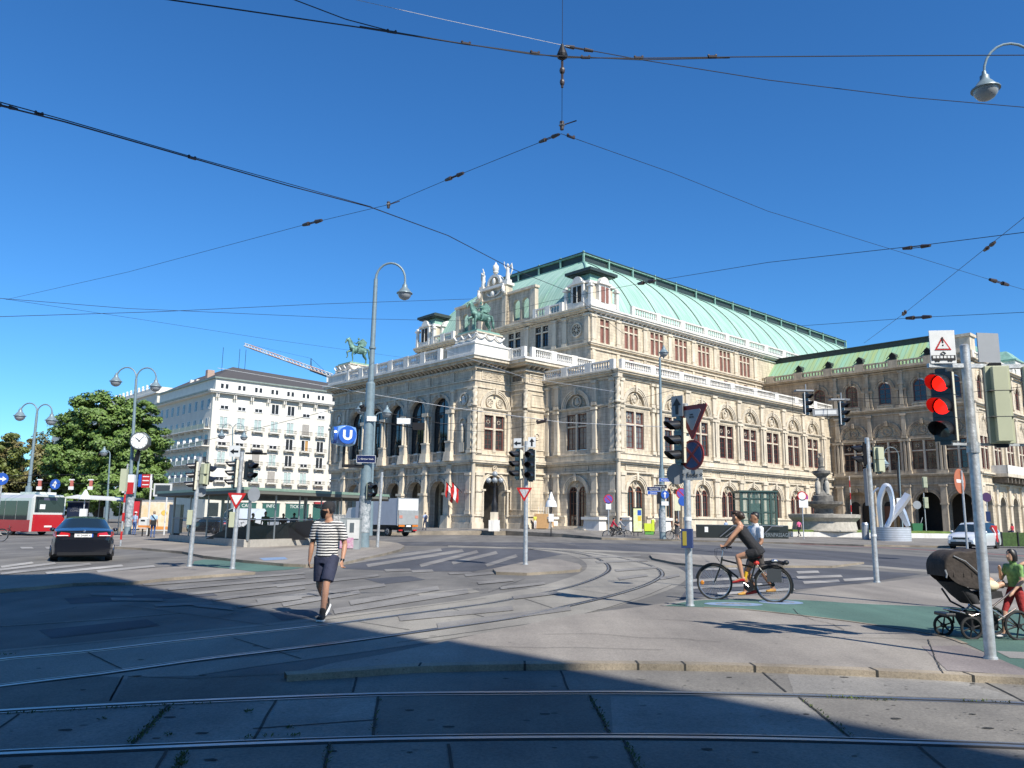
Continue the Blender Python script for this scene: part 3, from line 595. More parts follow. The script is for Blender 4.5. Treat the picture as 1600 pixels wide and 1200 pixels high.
# corner turrets
def turret(y0, y1):
    x0, x1 = XA-.1, XA+5.4; cx_, cy_ = (x0+x1)/2, (y0+y1)/2
    b = MB(); b.box(x0, x1, y0, y1, 29.7, 30.9, WHITE); b.box(x0+.5, x1-.5, y0+.5, y1-.5, 30.9, 33.2, TRIM)
    b.box(x0+.1, x1-.1, y0+.2, y1-.2, 33.2, 33.5, WHITE); b.taper(x0+.5, x1-.5, y0+.5, y1-.5, 33.5, 34.7, .4, .4, COP)
    b.box(x0+.2, x1-.2, y0+.2, y1-.2, 34.7, 34.85, COPD); b.box(x0-.05, x1+.05, y0-.05, y1+.05, 34.85, 35.25, COPD); b.taper(x0+.1, x1-.1, y0+.1, y1-.1, 35.25, 35.6, .6, .6, COPD)
    t = b.build('corner_turret', OP)
    b = MB()
    for F, c in ((FS(y0+.5), cx_), (FF(x0+.5), cy_)):
        b.F = F; b.box(c-1.15, c+1.15, 0, .6, 30.0, 33.2, WHITE)
        for q in (-.42, .42):
            b.box(c+q-.32, c+q+.32, .55, .66, 30.7, 32.9, PINKW if F(0, 0, 0)[0] == 0 else INNER)
        b.box(c-.06, c+.06, .5, .72, 30.6, 33, WHITE); b.box(c-1.25, c+1.25, 0, .85, 33.2, 33.45, WHITE); b.arc(c, 33.45, 0, .85, .0, .7, WHITE)
    b.build('dormer_window', t)
    for px, py in ((x0+.1, y0+.1), (x1-.1, y0+.1), (x0+.1, y1-.1)): b = MB(); b.taper(px-.25, px+.25, py-.25, py+.25, 29.75, 32.6, .05, .05, WHITE); b.cbox(px, py, 32.7, .75, .75, .25, WHITE); b.ell((px, py, 33.0), (.3, .3, .25), WHITE, 8, 6); b.build('turret_column', t)
turret(YA0-.1, YA0+4.6); turret(YA1-4.6, YA1+.1)
# frontispiece over the loggia axis
b = M(Fb); cB = 30.6
for q in (-1, 1):
    b.wall(min(cB+q*9.1, cB+q*3.2), max(cB+q*9.1, cB+q*3.2), 29.6, 34.6, [(cB+q*5.0, .75, 30.4, 32.8), (cB+q*6.9, .75, 30.4, 32.8)], STONE2, .45); b.wall(min(cB+q*9.1, cB+q*3.2), max(cB+q*9.1, cB+q*3.2), 29.6, 34.6, [(cB+q*5.0, .75, 30.4, 32.8), (cB+q*6.9, .75, 30.4, 32.8)], STONE2, .05, d=-.45)
    b.box(cB+q*8.6-.5, cB+q*8.6+.5, -.5, .2, 29.6, 34.6, TRIM); b.box(min(cB+q*9.3, cB+q*3), max(cB+q*9.3, cB+q*3), -.55, .35, 34.6, 34.95, TRIM)
b.box(cB-3.1, cB+3.1, -.9, .05, 29.6, 36.3, STONE2)
b.build('frontispiece', OP, recalc=False)
b = M(Fb)
for q in (-1, 1):
    b.box(cB+q*2.75-.42, cB+q*2.75+.42, 0, .5, 29.7, 36.2, TRIM); b.box(cB+q*3.3-.12, cB+q*3.3+.12, -.3, .35, 29.7, 34.6, RELIEF)
    b.box(cB+q*2.75-.55, cB+q*2.75+.55, 0, .6, 34.6, 34.9, TRIM)
b.box(cB-3.4, cB+3.4, -1, .55, 36.2, 36.6, WHITE); b.box(cB-3.3, cB+3.3, -1, .3, 34.5, 34.8, TRIM); b.ell((cB, .3, 35.4), (.45, .35, .5), WHITE, 8, 6)
b.tube([(cB-1.5, .15, 35.6), (cB-.9, .15, 35.2), (cB, .2, 35.0), (cB+.9, .15, 35.2), (cB+1.5, .15, 35.6)], .14, WHITE, 6)
b.arc(cB, 36.9, 1.2, 1.6, -.6, .2, WHITE, 0, 180, 16); b.arc(cB, 36.9, 0, 1.2, -.5, .02, RELIEF, 0, 180, 16); b.ell((cB, .15, 37.4), (.4, .2, .55), WHITE, 8, 6)
for q in (-1, 1): b.tube([(cB+q*1.5, -.2, 37.2), (cB+q*2.1, -.2, 36.9), (cB+q*2.5, -.2, 36.75)], [.3, .2, .3], WHITE, 6)
b.ell((cB, -.2, 38.9), (.45, .45, .25), WHITE, 8, 6); b.lathe([(.35, 0), (.5, .4), (.45, .9), (.2, 1.15), (.1, 1.5)], WHITE, (cB, -.2, 39.0), 10); b.build('crowned_gable', OP, smooth=50)
for q in (-1, 1):
    b = M(Fb); c = cB+q*2.8
    b.box(c-.45, c+.45, -.6, .3, 36.6, 37.1, WHITE); b.lathe([(.42, 0), (.36, .8), (.28, 1.4), (.33, 1.8), (.18, 2.05), (.1, 2.1)], WHITE, (c, -.15, 37.1), 10, .8); b.ell((c, -.15, 39.4), (.19, .19, .25), WHITE, 8, 6)
    b.tube([(c+q*.15, -.2, 38.8), (c+q*.65, -.35, 39.5), (c+q*.75, -.4, 38.6), (c+q*.45, -.3, 37.7)], [.1, .16, .14, .05], WHITE, 6)
    b.tube([(c-q*.2, -.1, 38.7), (c-q*.45, .15, 39.3), (c-q*.3, .3, 39.9)], .08, WHITE, 6); b.build('roof_statue', OP, smooth=60)
    b = M(Fb); b.ell((c, .75, 35.55), (.3, .3, .6), WHITE, 8, 6); b.ell((c, .75, 36.2), (.17, .17, .2), WHITE, 8, 6); b.tube([(c, .7, 35.2), (c+q*.6, .9, 34.9)], .16, WHITE, 6); b.build('seated_figure', OP, smooth=60)
IRONB = mat('black_opening', (.01, .01, .01), .8)
# ---- transverse block at the far end
XT, YT = 51.0, -20.6
Ft = FF(XT); TB = [-3.75, -8.75, -13.75, -18.3]; T3 = [1.4]+TB
b = M(Ft)
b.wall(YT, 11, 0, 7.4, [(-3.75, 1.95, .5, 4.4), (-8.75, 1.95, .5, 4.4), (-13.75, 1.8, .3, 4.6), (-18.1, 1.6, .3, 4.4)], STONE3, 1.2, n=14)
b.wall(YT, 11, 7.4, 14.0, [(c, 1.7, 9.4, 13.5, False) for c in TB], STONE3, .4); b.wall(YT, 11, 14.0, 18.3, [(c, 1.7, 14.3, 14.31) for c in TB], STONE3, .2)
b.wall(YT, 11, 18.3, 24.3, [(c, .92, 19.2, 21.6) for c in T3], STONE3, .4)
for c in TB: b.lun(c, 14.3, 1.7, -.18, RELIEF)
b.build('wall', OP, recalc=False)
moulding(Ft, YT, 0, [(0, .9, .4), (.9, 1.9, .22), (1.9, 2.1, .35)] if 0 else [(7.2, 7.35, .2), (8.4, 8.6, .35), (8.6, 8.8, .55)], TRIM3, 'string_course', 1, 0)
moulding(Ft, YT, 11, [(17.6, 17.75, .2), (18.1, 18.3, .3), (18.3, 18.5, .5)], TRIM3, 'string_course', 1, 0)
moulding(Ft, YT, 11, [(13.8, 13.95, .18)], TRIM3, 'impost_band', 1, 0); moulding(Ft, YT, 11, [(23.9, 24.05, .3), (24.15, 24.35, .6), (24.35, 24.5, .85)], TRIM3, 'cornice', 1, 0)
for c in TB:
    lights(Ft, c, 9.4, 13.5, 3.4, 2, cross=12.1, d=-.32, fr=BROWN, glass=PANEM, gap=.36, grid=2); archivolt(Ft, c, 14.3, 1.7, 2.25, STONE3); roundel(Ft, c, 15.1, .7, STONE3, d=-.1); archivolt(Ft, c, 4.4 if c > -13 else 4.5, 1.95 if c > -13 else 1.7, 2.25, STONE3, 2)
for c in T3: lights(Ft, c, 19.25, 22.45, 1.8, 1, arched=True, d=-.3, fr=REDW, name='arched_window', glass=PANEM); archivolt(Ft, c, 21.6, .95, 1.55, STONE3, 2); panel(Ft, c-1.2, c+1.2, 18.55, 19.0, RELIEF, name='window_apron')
for c in TB[:2]:
    b = M(Ft)
    b.box(c-1.9, c+1.9, -1.25, -1.15, .5, 6.4, STONE3)
    for q in (-.88, .88): b.box(c+q-.68, c+q+.68, -1.16, -1.05, .5, 4.2, BROWN if c < -5 else INNER); b.arc(c+q, 4.2, 0, .68, -1.16, -1.05, INNER)
    b.box(c-.18, c+.18, -1.1, -.7, .5, 4.2, TRIM3); b.box(c-.55, c+.7, -1.05, -.95, .9, 2.7, mat('plywood_board', (.42, .25, .11), .8, var=.2)) if c < -5 else None
    b.build('door', OP)
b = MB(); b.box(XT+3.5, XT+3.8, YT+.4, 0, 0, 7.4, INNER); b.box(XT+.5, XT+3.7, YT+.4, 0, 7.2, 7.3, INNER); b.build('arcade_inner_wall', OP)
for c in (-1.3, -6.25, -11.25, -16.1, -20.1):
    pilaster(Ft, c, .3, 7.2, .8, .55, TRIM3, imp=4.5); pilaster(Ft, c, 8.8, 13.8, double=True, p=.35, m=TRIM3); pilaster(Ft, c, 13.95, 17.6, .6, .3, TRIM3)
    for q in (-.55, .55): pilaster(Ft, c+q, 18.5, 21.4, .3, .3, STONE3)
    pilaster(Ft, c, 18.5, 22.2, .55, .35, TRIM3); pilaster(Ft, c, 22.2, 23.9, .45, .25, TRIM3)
b = M(Ft); b.box(YT-.4, 11, .3, .6, 24.5, 24.75, TRIM3); b.box(YT-.4, 11, .28, .62, 25.3, 25.5, TRIM3)
for i in range(7):
    c = YT+.2+i*5.0
    b.box(c-.7, c+.7, .25, .65, 24.5, 25.6, TRIM3)
    for k in range(7): x = c+1.05+k*.5; b.box(x-.09, x+.09, .36, .54, 24.7, 25.35, TRIM3)
b.build('pierced_parapet', OP)
b = MB(); b.box(XT+.6, XT+.62, YT, 11, 24.4, 25.2, STONE3); b.build('parapet_backing', OP)
b = MB(); RX = XT+4.0
PAT = seam('lime_streaked_copper', (.27, .47, .33), (.34, .43, .19), 1, .75)
b.quad((XT+.3, YT+.2, 24.9), (XT+.3, 11, 24.9), (RX, 11, 28.6), (RX, YT+4.2, 28.6), PAT); b.quad((XT+.3, YT+.2, 24.9), (RX, YT+4.2, 28.6), (RX+22, YT+4.2, 28.6), (RX+26, YT+.2, 24.9), COPX); b.quad((RX, YT+4.2, 28.6), (RX, 11, 28.6), (RX+22, 11, 28.8), (RX+22, YT+4.2, 28.8), COPD)
r2 = b.build('roof', OP, recalc=False)
b = MB(); b.box(RX-.1, RX+.1, YT+4.1, 11, 28.55, 29.3, COPD); b.box(RX-.25, RX+.2, YT+4.0, 11, 29.25, 29.4, COPD); b.box(RX, RX+22, YT+4.0, YT+4.3, 28.55, 29.4, COP); b.build('roof_railing', r2)
for c in (5.2, .2, -4.8, -9.8, -14.8):
    b = MB(); x = XT+1.2; b.cyl((x, c, 26.55), (x+2.0, c, 26.55), .48, None, COPD, 14); b.taper(x-.1, x+1.6, c-.55, c+.55, 26.0, 26.5, 0, .1, COPD); b.cyl((x-.02, c, 26.55), (x-.14, c, 26.55), .46, .5, IRONB, 14); b.tube([(x-.12, c-.9, 26.2), (x-.15, c-.5, 26.6), (x-.2, c, 27.1), (x-.15, c+.5, 26.6), (x-.12, c+.9, 26.2)], .06, COPD, 5); b.build('roof_dormer', r2)
# transverse block, sunlit street end
Fe = FS(YT); EC = [54.2+5.6*i for i in range(7)]
b = M(Fe); b.wall(XT, 92, 0, 7.4, [(c, 1.2, .3, 4.4) for c in EC], STONE, 1.0); b.wall(XT, 92, 7.4, 17.9, [(c, 1.5, 9.3, 14.0, False) for c in EC], STONE, .4); b.wall(XT, 92, 17.9, 24.3, [(c, .95, 19.2, 21.7) for c in EC], STONE, .4)
b.build('wall', OP, recalc=False)
moulding(Fe, XT, 92, [(7.2, 7.35, .2), (8.4, 8.6, .35), (8.6, 8.8, .55)], TRIM, 'string_course', 0, 0); moulding(Fe, XT, 92, [(17.6, 17.75, .2), (18.1, 18.3, .3), (18.3, 18.5, .5)], TRIM, 'string_course'); moulding(Fe, XT, 92, [(23.9, 24.05, .3), (24.15, 24.35, .6), (24.35, 24.5, .85)], TRIM, 'cornice')
for c in EC:
    lights(Fe, c, 9.4, 13.9, 2.9, 2, cross=12.3, d=-.3, fr=REDW, gap=.34); archivolt(Fe, c, 14.9, 1.5, 2.0); lights(Fe, c, 19.25, 22.6, 1.85, 1, arched=True, d=-.3, fr=REDW, name='arched_window'); archivolt(Fe, c, 21.7, .95, 1.5, None, 2)
    archivolt(Fe, c, 4.4, 1.2, 1.8, None, 2); pilaster(Fe, c-2.8, .3, 7.2, .8, .3, imp=4.5); pilaster(Fe, c-2.8, 8.8, 17.6, .6, .3); pilaster(Fe, c-2.8, 18.5, 23.9, .5, .25)
balus(Fe, XT, 92, 24.5, 25.6, post=5.6, d=.3, step=.45)
b = M(Fe); b.box(56, 75, 0, 2.1, 8.3, 8.75, TRIM); b.box(56, 75, 1.9, 2.1, 8.75, 9.9, WHITE); b.box(56, 56.2, 0, 2.1, 8.75, 9.9, WHITE)
for i in range(12): c = 56.6+i*1.6; b.box(c-.15, c+.15, 0, 1.9, 7.5, 8.3, DARKST)
b.build('balcony', OP)
b = MB(); b.cyl((XT-.15, YT-.15, .2), (XT-.15, YT-.15, 24), .3, .27, TRIM, 12); b.build('corner_column', OP, smooth=True)
b = MB(); b.box(XT-.4, XT+1.6, YT-.4, YT+1.6, 24.5, 27.6, TRIM); b.box(XT-.6, XT+1.8, YT-.6, YT+1.8, 27.6, 28.0, TRIM); b.build('corner_chimney', OP)
b = MB(); b.box(70, 76, YT-.5, YT+5, 24.5, 27.0, WHITE); b.taper(70, 76, YT-.5, YT+5, 27.0, 28.8, 1.6, 1.6, COP); b.box(69.8, 76.2, YT-.7, YT+5.2, 26.9, 27.15, COP); b.build('corner_turret', OP)
# ---------------------------------------------------------------- ground, roads, kerbs, tracks
def ground_mat(name, c1, c2, speck=.0, rough=.9, patch=.0, patchc=None, bscale=60, bump=.25, blotch=.35):
    m = bpy.data.materials.new(name); t, N, Lk, b = nodes(m); b.inputs['Roughness'].default_value = rough; b.inputs['Specular IOR Level'].default_value = .3
    tc = N.new('ShaderNodeTexCoord'); co = tc.outputs['Object']
    def noise(sc, det, ro=.6, st=None):
        n = N.new('ShaderNodeTexNoise'); n.inputs['Scale'].default_value = sc; n.inputs['Detail'].default_value = det; n.inputs['Roughness'].default_value = ro
        if st: mp = N.new('ShaderNodeMapping'); mp.inputs['Scale'].default_value = st; mp.inputs['Rotation'].default_value = (0, 0, .35); Lk.new(co, mp.inputs[0]); Lk.new(mp.outputs[0], n.inputs['Vector'])
        else: Lk.new(co, n.inputs['Vector'])
        return n
    n1 = noise(.7, 8); r1 = N.new('ShaderNodeValToRGB'); r1.color_ramp.elements[0].position = .5-blotch*.5; r1.color_ramp.elements[1].position = .5+blotch*.5
    r1.color_ramp.elements[0].color = (*c2, 1); r1.color_ramp.elements[1].color = (*c1, 1); Lk.new(n1.outputs[0], r1.inputs[0]); last = r1.outputs[0]
    n2 = noise(38, 5, .85); r2 = N.new('ShaderNodeValToRGB'); r2.color_ramp.elements[0].position = .35; r2.color_ramp.elements[1].position = .6
    r2.color_ramp.elements[0].color = (.6, .6, .6, 1); r2.color_ramp.elements[1].color = (1.14, 1.14, 1.14, 1); Lk.new(n2.outputs[0], r2.inputs[0])
    mx = N.new('ShaderNodeMixRGB'); mx.blend_type = 'MULTIPLY'; mx.inputs[0].default_value = .8; Lk.new(last, mx.inputs[1]); Lk.new(r2.outputs[0], mx.inputs[2]); last = mx.outputs[0]
    n4 = noise(.55, 5, .6, (1, .12, 1)); r4 = N.new('ShaderNodeValToRGB'); r4.color_ramp.elements[0].position = .4; r4.color_ramp.elements[1].position = .62
    r4.color_ramp.elements[0].color = (.66, .66, .68, 1); r4.color_ramp.elements[1].color = (1.05, 1.05, 1.05, 1); Lk.new(n4.outputs[0], r4.inputs[0])
    m4 = N.new('ShaderNodeMixRGB'); m4.blend_type = 'MULTIPLY'; m4.inputs[0].default_value = .8; Lk.new(last, m4.inputs[1]); Lk.new(r4.outputs[0], m4.inputs[2]); last = m4.outputs[0]
    if speck:
        n3 = N.new('ShaderNodeTexVoronoi'); n3.inputs['Scale'].default_value = speck; n3.inputs['Randomness'].default_value = 1; Lk.new(co, n3.inputs['Vector'])
        r3 = N.new('ShaderNodeValToRGB'); r3.color_ramp.elements[0].position = .05; r3.color_ramp.elements[1].position = .09
        r3.color_ramp.elements[0].color = (.4, .4, .4, 1); r3.color_ramp.elements[1].color = (1, 1, 1, 1); Lk.new(n3.outputs['Distance'], r3.inputs[0])
        m3 = N.new('ShaderNodeMixRGB'); m3.blend_type = 'MULTIPLY'; m3.inputs[0].default_value = .7; Lk.new(last, m3.inputs[1]); Lk.new(r3.outputs[0], m3.inputs[2]); last = m3.outputs[0]
    Lk.new(last, b.inputs['Base Color'])
    nb = noise(bscale, 4); bp = N.new('ShaderNodeBump'); bp.inputs['Strength'].default_value = bump; bp.inputs['Distance'].default_value = .01; Lk.new(nb.outputs[0], bp.inputs['Height']); Lk.new(bp.outputs[0], b.inputs['Normal'])
    MATS[name] = m; return m
ASPH = ground_mat('worn_asphalt', (.215, .202, .182), (.145, .138, .126), 0)
ASPD = ground_mat('dark_asphalt', (.105, .107, .118), (.08, .082, .092), 0, blotch=.5)
FOOT = ground_mat('mastic_asphalt_footway', (.335, .302, .26), (.245, .22, .19), 3.2, blotch=.5)
CONC = ground_mat('tramway_concrete', (.34, .315, .27), (.24, .225, .195), 1.3, blotch=.5)
CONCD = ground_mat('tramway_slab', (.27, .25, .215), (.155, .145, .13), 1.9, blotch=.5)
PLAZA = ground_mat('plaza_paving', (.27, .25, .22), (.19, .175, .155), 0)
KERB = ground_mat('granite_kerb', (.40, .335, .25), (.22, .19, .145), 9, bump=.6, blotch=.3)
GREEN = ground_mat('green_cycle_paint', (.115, .205, .165), (.085, .16, .13), 2.5, blotch=.6)
PINK = ground_mat('red_cycle_paint', (.36, .13, .12), (.27, .11, .11))
PAINT = ground_mat('worn_white_paint', (.47, .445, .41), (.24, .23, .21), 4.5, blotch=.5)
PAINTF = ground_mat('faded_white_paint', (.30, .285, .26), (.17, .16, .15), 4.5, blotch=.5)
JOINT = mat('dark_joint', (.03, .03, .027), .95, var=.4, scale=8)
RAIL = mat('polished_rail_steel', (.42, .42, .43), .36, .9, var=.2, scale=3)
GROOVE = mat('rail_groove', (.022, .02, .018), .9, var=.4, scale=8)
MOSS = mat('joint_weeds', (.07, .10, .025), .9, var=.5, scale=10)
def st(o): o['kind'] = 'structure'; return o
def sheet(name, pts, z, m, pix=True, zp=0.0):
    "flat outline on the ground; pts are survey pixels"
    b = MB(); P = [G(u, v, zp) for u, v in pts] if pix else [V((*p, 0)) for p in pts]
    b.add([(p.x, p.y, z) for p in P], [tuple(range(len(P)))], m); return st(b.build(name, recalc=False))
b = MB(); b.quad((-900, -300, 0), (900, -300, 0), (900, 2500, 0), (-900, 2500, 0), ASPH); st(b.build('ground', recalc=False))
def prism(name, top, h, m, kerb=None, kw=.16, zp=None):
    "raised footway with a vertical kerb all round"
    zp = h if zp is None else zp
    P = [G(u, v, zp) for u, v in top]; n = len(P); b = MB()
    b.add([(p.x, p.y, h) for p in P], [tuple(range(n))], m)
    b.add([(p.x, p.y, h) for p in P]+[(p.x, p.y, -.05) for p in P], [(i, (i+1) % n, n+(i+1) % n, n+i) for i in range(n)], KERB)
    return st(b.build(name, recalc=False))
def offset(P, w):
    out = []
    for i, p in enumerate(P):
        a = P[max(0, i-1)]; c = P[min(len(P)-1, i+1)]; d = (c-a); d.z = 0; d.normalize(); out.append(p+V((-d.y, d.x, 0))*w)
    return out
def smooth_line(P, k=6):
    out = []
    for i in range(len(P)-1):
        p0, p1, p2, p3 = P[max(0, i-1)], P[i], P[i+1], P[min(len(P)-1, i+2)]
        for j in range(k):
            t = j/k; out.append(.5*((2*p1)+(-p0+p2)*t+(2*p0-5*p1+4*p2-p3)*t*t+(-p0+3*p1-3*p2+p3)*t**3))
    return out+[P[-1]]
def strip(b, P, w0, w1, z0, z1, m):
    A, B = offset(P, w0), offset(P, w1); n = len(P); vs = []
    for a, c in zip(A, B): vs += [(a.x, a.y, z0), (a.x, a.y, z1), (c.x, c.y, z1), (c.x, c.y, z0)]
    b.add(vs, [(i*4+j, i*4+j+1, i*4+5+j, i*4+4+j) for i in range(n-1) for j in range(3)], m)
# foreground tram slabs
FGA = [(-400, 1145), (-100, 1121), (0, 1113), (200, 1102), (400, 1093), (600, 1086), (800, 1084), (1000, 1083.5), (1200, 1087), (1400, 1093), (1600, 1101), (1900, 1118)]
FGB = [(-400, 1216), (-100, 1190), (0, 1181.5), (160, 1175), (400, 1165), (600, 1158.5), (800, 1155.5), (1000, 1155), (1200, 1157.5), (1400, 1163), (1600, 1170), (1900, 1186)]
CVC = [(-500, 1095), (-200, 1056), (0, 1031), (136, 1018.5), (301, 999.5), (487, 979.5), (600, 965), (760, 943.5), (812, 933.5), (882, 919.5), (921, 907.5), (945.5, 896), (951, 888), (945.5, 880), (928, 871.5), (900, 864.5), (847, 858.5), (780, 854.5), (700, 852)]
CVD = [(-500, 1160), (-200, 1108), (0, 1074), (155, 1055), (317, 1032), (500, 1009.5), (617, 993.5), (800, 967), (830, 960.5), (907, 943.5), (956, 931.5), (1005, 916.5), (1029.5, 904.5), (1035.5, 897), (1028, 888.5), (1005, 880), (970, 872), (928, 866), (886, 861), (830, 857.5), (760, 854)]
LA_, LB_, LC_, LD_ = [smooth_line([G(u, v, 0) for u, v in L]) for L in (FGA, FGB, CVC, CVD)]
b = MB()
A, B = offset(LC_, .75), offset(LD_, -.75); n = min(len(A), len(B)); A = offset(LC_, .75); B = offset(LD_, -.75)
def resample(P, n):
    d = [0]
    for i in range(1, len(P)): d.append(d[-1]+(P[i]-P[i-1]).length)
    out = []; j = 0
    for k in range(n):
        s = d[-1]*k/(n-1)
        while j < len(d)-2 and d[j+1] < s: j += 1
        t = (s-d[j])/max(1e-6, d[j+1]-d[j]); out.append(P[j].lerp(P[j+1], min(1, t)))
    return out
A, B = resample(A, 80), resample(B, 80)
b.add([(p.x, p.y, .004) for p in A]+[(p.x, p.y, .004) for p in B], [(i, i+1, 81+i, 80+i) for i in range(79)], CONC); st(b.build('curved_tram_slab', recalc=False))
A = resample(offset(LA_, 1.15), 60); B = resample([V((-11, 2.2, 0)), V((13, 2.2, 0))], 60)
b = MB(); b.add([(p.x, p.y, .008) for p in A]+[(p.x, p.y, .008) for p in B], [(i, i+1, 61+i, 60+i) for i in range(59)], CONCD); st(b.build('tram_slab', recalc=False))
SLA = ground_mat('pale_tram_slab', (.33, .31, .275), (.21, .20, .18), 2.2); SLB = ground_mat('dark_tram_slab', (.20, .19, .165), (.145, .137, .12), 2.2)
for k, (P, m_) in enumerate((([(-60, 1122), (260, 1104), (200, 1170), (-60, 1186)], SLA), ([(268, 1104), (590, 1090), (583, 1154), (206, 1170)], SLA), ([(-60, 1060), (0, 1076), (155, 1058), (192, 1060), (172, 1097), (-60, 1112)], SLB), ([(200, 1060), (470, 1052), (551, 1060), (548, 1083), (176, 1098)], SLB), ([(954, 1090), (1245, 1092), (1325, 1155), (958, 1152)], SLA), ([(594, 1090), (920, 1088), (948, 1150), (588, 1154)], SLB), ([(1230, 1054), (1500, 1064), (1600, 1096), (1240, 1084)], SLA))):
    sheet('tram_slab', P, .0095, m_)
b = MB(); rr = random.Random(11)
for u, v in [(103, 1143), (245, 1156), (265, 1123), (316, 1148), (388, 1112), (452, 1138), (130, 1080), (215, 1058), (315, 1057), (60, 1046), (285, 1109), (852, 1118), (1030, 1118), (866, 1171), (1105, 1173), (520, 1176), (640, 1178), (1335, 1184), (1400, 1125), (1520, 1118), (1545, 1140), (640, 1112), (790, 1062), (1140, 1060), (1440, 1062), (1520, 1070), (700, 1138), (1260, 1118), (1180, 1178), (40, 1200), (330, 1190), (1320, 1060), (220, 1032), (400, 1010)]+[(rr.uniform(1150, 1600), rr.uniform(1108, 1150)) for _ in range(46)]+[(rr.uniform(900, 1600), rr.uniform(1062, 1080)) for _ in range(40)]+[(rr.uniform(0, 1600), rr.uniform(1100, 1195)) for _ in range(60)]:
    c = G(u, v); s = rr.uniform(.5, 1.4)*(.45 if u != int(u) else 1.2); b.add([(c.x+.033*s*cos(k*pi/4)*rr.uniform(.7, 1.2), c.y+.02*s*sin(k*pi/4)*rr.uniform(.7, 1.2), .0125) for k in range(8)], [tuple(range(8))], JOINT if u == int(u) else SLB)
st(b.build('slab_pockmark', recalc=False))
def rail(P, name, z, side):
    b = MB(); P = resample(P, 110)
    strip(b, P, -.024, .035, z-.01, z+.008, RAIL); strip(b, P, -.038, -.026, z-.01, z+.005, GROOVE); strip(b, P, .037*side, .085*side, z-.01, z+.004, GROOVE); strip(b, P, .087*side, .105*side, z-.01, z+.007, RAIL); strip(b, P, -.037*side, -.062*side, z-.01, z+.0035, GROOVE)
    return st(b.build(name, recalc=False))
rail(LA_, 'tram_rail', .009, -1); rail(LB_, 'tram_rail', .009, 1); rail(LC_, 'tram_rail', .006, -1); rail(LD_, 'tram_rail', .006, 1)
def joints(name, segs, w, z, m, jit=0):
    b = MB()
    for s in segs:
        P = [G(u, v, 0) for u, v in s]; Q = []
        for i in range(len(P)-1):
            for k in range(8):
                p = P[i].lerp(P[i+1], k/8); Q.append(p+V((random.uniform(-jit, jit), random.uniform(-jit, jit), 0)))
        Q.append(P[-1]); A, B = offset(Q, -w/2), offset(Q, w/2); n = len(Q)
        b.add([(p.x, p.y, z) for p in A]+[(p.x, p.y, z) for p in B], [(i, i+1, n+i+1, n+i) for i in range(n-1)], m)
    return st(b.build(name, recalc=False))
joints('slab_joint', [[(591, 1089), (583, 1152)], [(515, 1163), (506, 1210)], [(558, 1058), (551, 1084)], [(431, 1096), (395, 1160)], [(264, 1102), (203, 1170)], [(922, 1088), (952, 1150)], [(975, 1160), (1000, 1215)], [(876, 1050), (888, 1080)], [(1192, 1052), (1228, 1083)], [(1250, 1092), (1332, 1158)], [(1435, 1168), (1490, 1215)], [(1525, 1060), (1600, 1098)], [(30, 1118), (-60, 1180)], [(395, 1141), (585, 1127)], [(-100, 1262), (500, 1225), (1000, 1215), (1700, 1240)], [(700, 1165), (712, 1240)], [(260, 1175), (215, 1260)]], .022, .013, JOINT, .004)
joints('slab_joint', [[(136, 1020), (192, 1047)], [(192, 1047), (470, 1018)], [(365, 998), (470, 1030)], [(193, 1057), (172, 1097)], [(200, 1058), (300, 1062), (480, 1053)], [(560, 972), (640, 985)], [(700, 950), (770, 968)], [(820, 936), (870, 953)], [(890, 920), (960, 930)], [(0, 1020), (300, 990), (488, 972), (760, 935)], [(190, 946), (420, 978)], [(620, 1005), (760, 985), (880, 968), (950, 950), (1010, 931), (1050, 914)]], .018, .0095, JOINT, .004)
def crack(u, v, n, su, sv, s):
    r_ = random.Random(s); P = [(u, v)]
    for _ in range(n): u += su*r_.uniform(.4, 1.5); v += sv*r_.uniform(.2, 1.6)+r_.uniform(-1.2, 1.2); P.append((u, v))
    return P
joints('asphalt_crack', [crack(*a) for a in ((60, 960, 7, 22, -2, 1), (560, 935, 8, 24, -1.5, 2), (640, 905, 7, 22, 1, 3), (180, 985, 6, 20, -3, 4), (820, 905, 5, -14, 4, 5), (700, 925, 6, 20, -1, 6), (300, 905, 6, 20, -1, 7), (20, 940, 5, 26, -1, 8), (480, 905, 6, 18, -1.2, 9), (340, 965, 8, 16, -3.5, 10))], .016, .0175, JOINT, .012)
sheet('asphalt_patch', [(570, 905), (640, 900), (665, 906), (600, 913)], .0045, ASPD); sheet('asphalt_patch', [(420, 958), (500, 950), (520, 960), (440, 970)], .0047, ASPD); sheet('asphalt_patch', [(60, 985), (230, 968), (250, 978), (80, 998)], .0045, ASPD)
sheet('asphalt_patch', [(650, 928), (735, 919), (750, 925), (668, 937)], .0049, CONC); sheet('asphalt_patch', [(100, 935), (330, 925), (340, 931), (110, 944)], .0043, ASPD)
